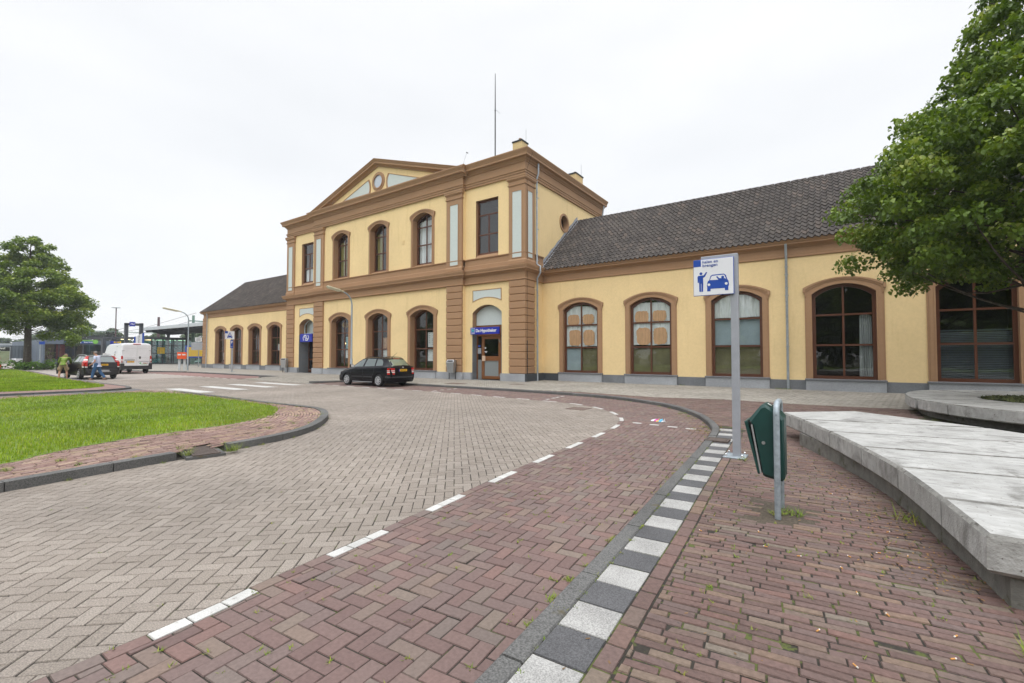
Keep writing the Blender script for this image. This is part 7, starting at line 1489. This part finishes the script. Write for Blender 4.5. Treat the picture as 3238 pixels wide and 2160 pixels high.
for k in range(4): m.box(-.38, -.2, -.06, -.055, 2.4-k*.22, 2.52-k*.22); m.box(-.1, .3, -.06, -.055, 2.44-k*.22, 2.47-k*.22)
m.build('print', 'ink', t)
t = board('departure_board', 'blue board with yellow timetable on two black legs by the station corner', 'notice board', -72.6, 27.0, R(62), 2.4, 1.05, 2.75, 'yellowsign', 2, .2); m = MB()
for k in range(9): m.box(-.9, .9*(.4+.6*((k*37) % 10)/10), -.06, -.056, 2.42-k*.13, 2.45-k*.13)
m.build('print', 'mapbrown', t)
T = thing('platform_sign', 'dark blue hanging sign with yellow platform numbers 2 and 3 left of the van', 'sign', (-90, 22.65, 3.35), R(82)); m = MB(); m.box(-.6, .62, -.06, .06, -.3, .3); m.build('panel', 'hypblue', T); m = MB(); m.box(-.22, .08, -.07, -.06, 0, .24); m.box(.14, .42, -.07, -.06, 0, .24); m.box(.46, .64, -.07, -.06, -.3, .3); m.build('tile', 'yellowsign', T); m = MB(); m.box(.05, .3, -.07, -.06, -.26, -.1); m.build('exit_tile', 'limegreen', T); at(text_mb('2 3', .22, .003, bold=.006, spacing=1.2), .1, -.075, .12).build('lettering', 'ink', T)
m = MB()
for x in (-.4, .4): m.tube([(x, 0, .3), (x, 0, .75)], .025, 5)
m.build('hanger', 'darkgrey', T)
T = thing('taxi_flag', 'white and blue slanted flag sign standing behind the white van', 'sign', (-62, 17.62, PV), R(78)); m = MB(); m.box(-.06, .06, -.03, .03, 0, 2.6); m.build('post', 'darkgrey', T); g = MB(); g.prismy([(-.30, 2.4), (.29, 2.4), (.29, 3.86), (-.30, 3.48)], -.03, .03, 0); g.build('panel', 'signwhite', T); g = MB(); g.prismy([(.24, 2.4), (.42, 2.4), (.42, 3.92), (.24, 3.83)], -.036, .036); g.prismy([(-.46, 2.4), (-.30, 2.4), (-.30, 3.48), (-.46, 3.40)], -.036, .036); g.build('edge', 'signblue', T); t = text_mb('NS Zonetaxi', .21, .003); at(t, -.02, -.04, 3.05, ry=R(90)).build('lettering', 'ink', T)
# platform canopy with pale fascia
T = thing('platform_canopy', 'platform canopy with pale fascia and dark ribbed underside on iron columns', 'canopy', (-75, 30, 0)); m = MB(); m.box(-18.5, 18, -3.0, -2.9, 5.55, 6.0, 0); m.box(-18.5, 18, -2.95, 3.5, 5.98, 6.06, 0); m.box(-18.6, -18.5, -3, 3.5, 5.55, 6.0, 0); m.build('fascia', 'fascia', T); m = MB(); m.prismx([(-2.9, 5.6), (-2.9, 5.95), (3.4, 5.95), (3.4, 5.3), (1.2, 5.0), (-.6, 5.05)], -18.3, 18); m.build('soffit', 'blackmatt', T)
m = MB()
for k in range(14): x = -17.5+k*2.6; m.box(x-.08, x+.08, -2.85, .5, 5.3, 5.58)
m.build('rib', 'darkgrey', T)
for x in (-14.2, -7.0, .2, 7.4, 14.4):
    m = MB(); m.lathe([(.22, 0), (.22, .6), (.13, .7), (.12, 4.3), (.2, 4.5), (.2, 5.1)], (x, -.8, 0), 10)
    for s in (-1, 1): m.tube([(x+s*.1, -.8, 4.0), (x+s*.5, -.8, 4.75), (x+s*1.1, -.8, 5.1), (x+s*2.0, -.8, 5.15)], .07, 5)
    m.build('column', 'blackmatt', T)
# post box, cabinet sign, masts
T = thing('post_box', 'bright orange post box on two grey posts on the far pavement', 'post box', (-50.75, 17.75, PV), R(62)); m = MB(); m.prism([(-.36, -.22), (.36, -.22), (.36, .10), (.12, .55), (-.12, .55), (-.36, .10)], 1.08, 1.66); hd = m.build('body', 'orange', T); m = MB(); m.prism([(-.36, -.215), (.36, -.215), (.3, .12), (-.3, .12)], 1.66, 1.72); m.build('lid', 'orange', hd); m = MB(); m.box(-.3, -.06, -.235, -.21, 1.42, 1.54); m.box(.04, .3, -.235, -.21, 1.42, 1.54); m.build('slot_label', 'paper', hd)
for s in (-1, 1): m = MB(); m.box(s*.2-.09, s*.2+.09, -.06, .08, 0, 1.08); m.build('post', 'fascia', T)
T = thing('cabinet_sign', 'grey sign back and small white plate on a thin pole by the far station corner', 'sign', (-63.9, 24.1, PV), R(60)); m = MB(); m.tube([(0, 0, 0), (0, 0, 3.65)], .05, 6); m.build('pole', 'galv', T); m = MB(); m.bbox(-.75, .5, -.16, -.04, 2.05, 3.0, .02); m.build('cabinet', 'postgrey', T); m = MB(); m.box(-.38, .3, -.07, -.04, 3.1, 3.6); p = m.build('plate', 'signwhite', T); m = MB(); [m.box(-.28, .2, -.075, -.07, 3.2+.12*k, 3.25+.12*k) for k in range(3)]; m.build('print', 'ink', p)
def mast(label, x, y, h, m_, head=True, arm=None, name='light_mast', cat='mast', r=.12):
    T = thing(name, label, cat, (x, y, 0)); m = MB(); m.tube([(0, 0, 0), (0, 0, h)], [r, r*.6], 8); m.build('pole', m_, T)
    if head: m = MB(); m.lathe([(0, .1), (.6, .0), (.85, -.15), (.3, -.22), (0, -.22)], n=14); at(m, 0, 0, h); m.v = [(a, b*.8, c) for a, b, c in m.v]; m.build('lamp_head', 'fascia', T)
    if arm: m = MB(); m.box(-.1, .1, *arm); m.build('crossbeam', m_, T)
    return T
mast('tall thin lamp mast with a flat round head behind the entrance canopy', -100, 25.15, 9.75, 'mastbrown'); mast('lamp mast partly hidden by the leaves of the broad lime tree', -118, 9.3, 7.6, 'mastbrown'); mast('green overhead wire mast with a long crossbeam behind the shop deck', -130, 28.35, 7.5, 'mastgreen', False, (-.3, 18, 6.6, 6.75), 'wire_mast', r=.32)
mast('thick brown wire mast above the pale platform canopy', -100, 31.2, 8.4, 'mastbrown', False, None, 'wire_mast', r=.3); mast('green wire mast with crossbeam at the station corner', -82, 30.1, 7.75, 'mastgreen', False, (-.6, 8, 6.8, 6.95), 'wire_mast', r=.28)
W_ = MB()
for a, b_, z0, z1 in (((-130, 29, 6.4), (-86, 24.5, 6.3), 0, 0), ((-130, 31, 6.0), (-70, 26, 7.2), 0, 0), ((-130, 33, 5.8), (-82, 30, 6.9), 0, 0)): W_.tube([a, tuple((np.array(a)+np.array(b_))/2-np.array([0, 0, .5])), b_], .025, 4)
tag(W_.build('overhead_wire', 'mastbrown'), 'thin overhead railway wires sagging between the green masts', 'wire')
# info board and blue street sign at the left
T = thing('info_board', 'town map board with black header reading notarieel over an orange i panel', 'notice board', (-76.5, 9.1, 0), R(78)); m = MB(); m.bbox(-1.5, .85, -.08, .08, .5, 2.45, .02); m.build('frame', 'fascia', T); m = MB(); m.box(-1.45, .82, -.09, -.08, 1.98, 2.42); m.build('header', 'black', T); m = MB(); m.box(-1.45, .8, -.09, -.08, .55, 1.95); m.build('map', 'mapgreen', T); m = MB(); g = [(-.9, 1.0), (-.5, 1.6), (-.2, 1.75), (.0, 1.5), (.2, 1.15), (.0, .95), (-.4, .85)]; m.poly([(x, -.093, z) for x, z in g]); stroke(m, [(-1.4, .7), (-.5, .9), (.3, .85), (.8, 1.2)], .03, -.094); m.build('map_town', 'mapbrown', T)
at(text_mb('notarieel', .32, .003, bold=.01), -.1, -.095, 2.28).build('lettering', 'white', T); at(text_mb('notaris', .16, .003), -.1, -.095, 2.07).build('lettering', 'white', T); at(text_mb('MEPPEL', .2, .003, bold=.006), -.2, -.095, 1.86).build('lettering', 'ink', T)
m = MB(); m.bbox(-1.4, .2, -.06, .06, 0, .5, .01); m.build('info_panel', 'orange', T); m = MB(); m.ring([(-.45, .1), (-.1, .1), (-.1, .42), (-.45, .42)], [(-.42, .13), (-.13, .13), (-.13, .39), (-.42, .39)], -.07, -.06, 0, True); m.build('emblem', 'white', T); at(text_mb('i', .28, .003, bold=.015), -.275, -.07, .26).build('lettering', 'white', T)
T = thing('street_sign', 'small blue sign on a thin grey pole in front of the bicycle shop corner', 'sign', (-80.5, 13.0, 0), R(70)); m = MB(); m.tube([(0, 0, 0), (0, 0, 3.2)], .06, 6); m.build('pole', 'galv', T); m = MB(); m.box(-.1, .4, -.1, .1, 2.85, 3.2); m.build('plate', 'signblue', T)

# ---------------------------------------------------------------- the misty air
hm = bpy.data.materials.new('haze'); hm.use_nodes = True; N = hm.node_tree.nodes; N.clear(); o_ = N.new('ShaderNodeOutputMaterial'); v_ = N.new('ShaderNodeVolumePrincipled')
v_.inputs['Color'].default_value = (.90, .95, 1, 1); v_.inputs['Density'].default_value = .00065; v_.inputs['Anisotropy'].default_value = .2; hm.node_tree.links.new(v_.outputs[0], o_.inputs['Volume']); MATS['haze'] = hm
m = MB(); m.box(-260, 120, -120, 160, -1.2, 26); o = m.build('haze', 'haze'); o['kind'] = 'stuff'
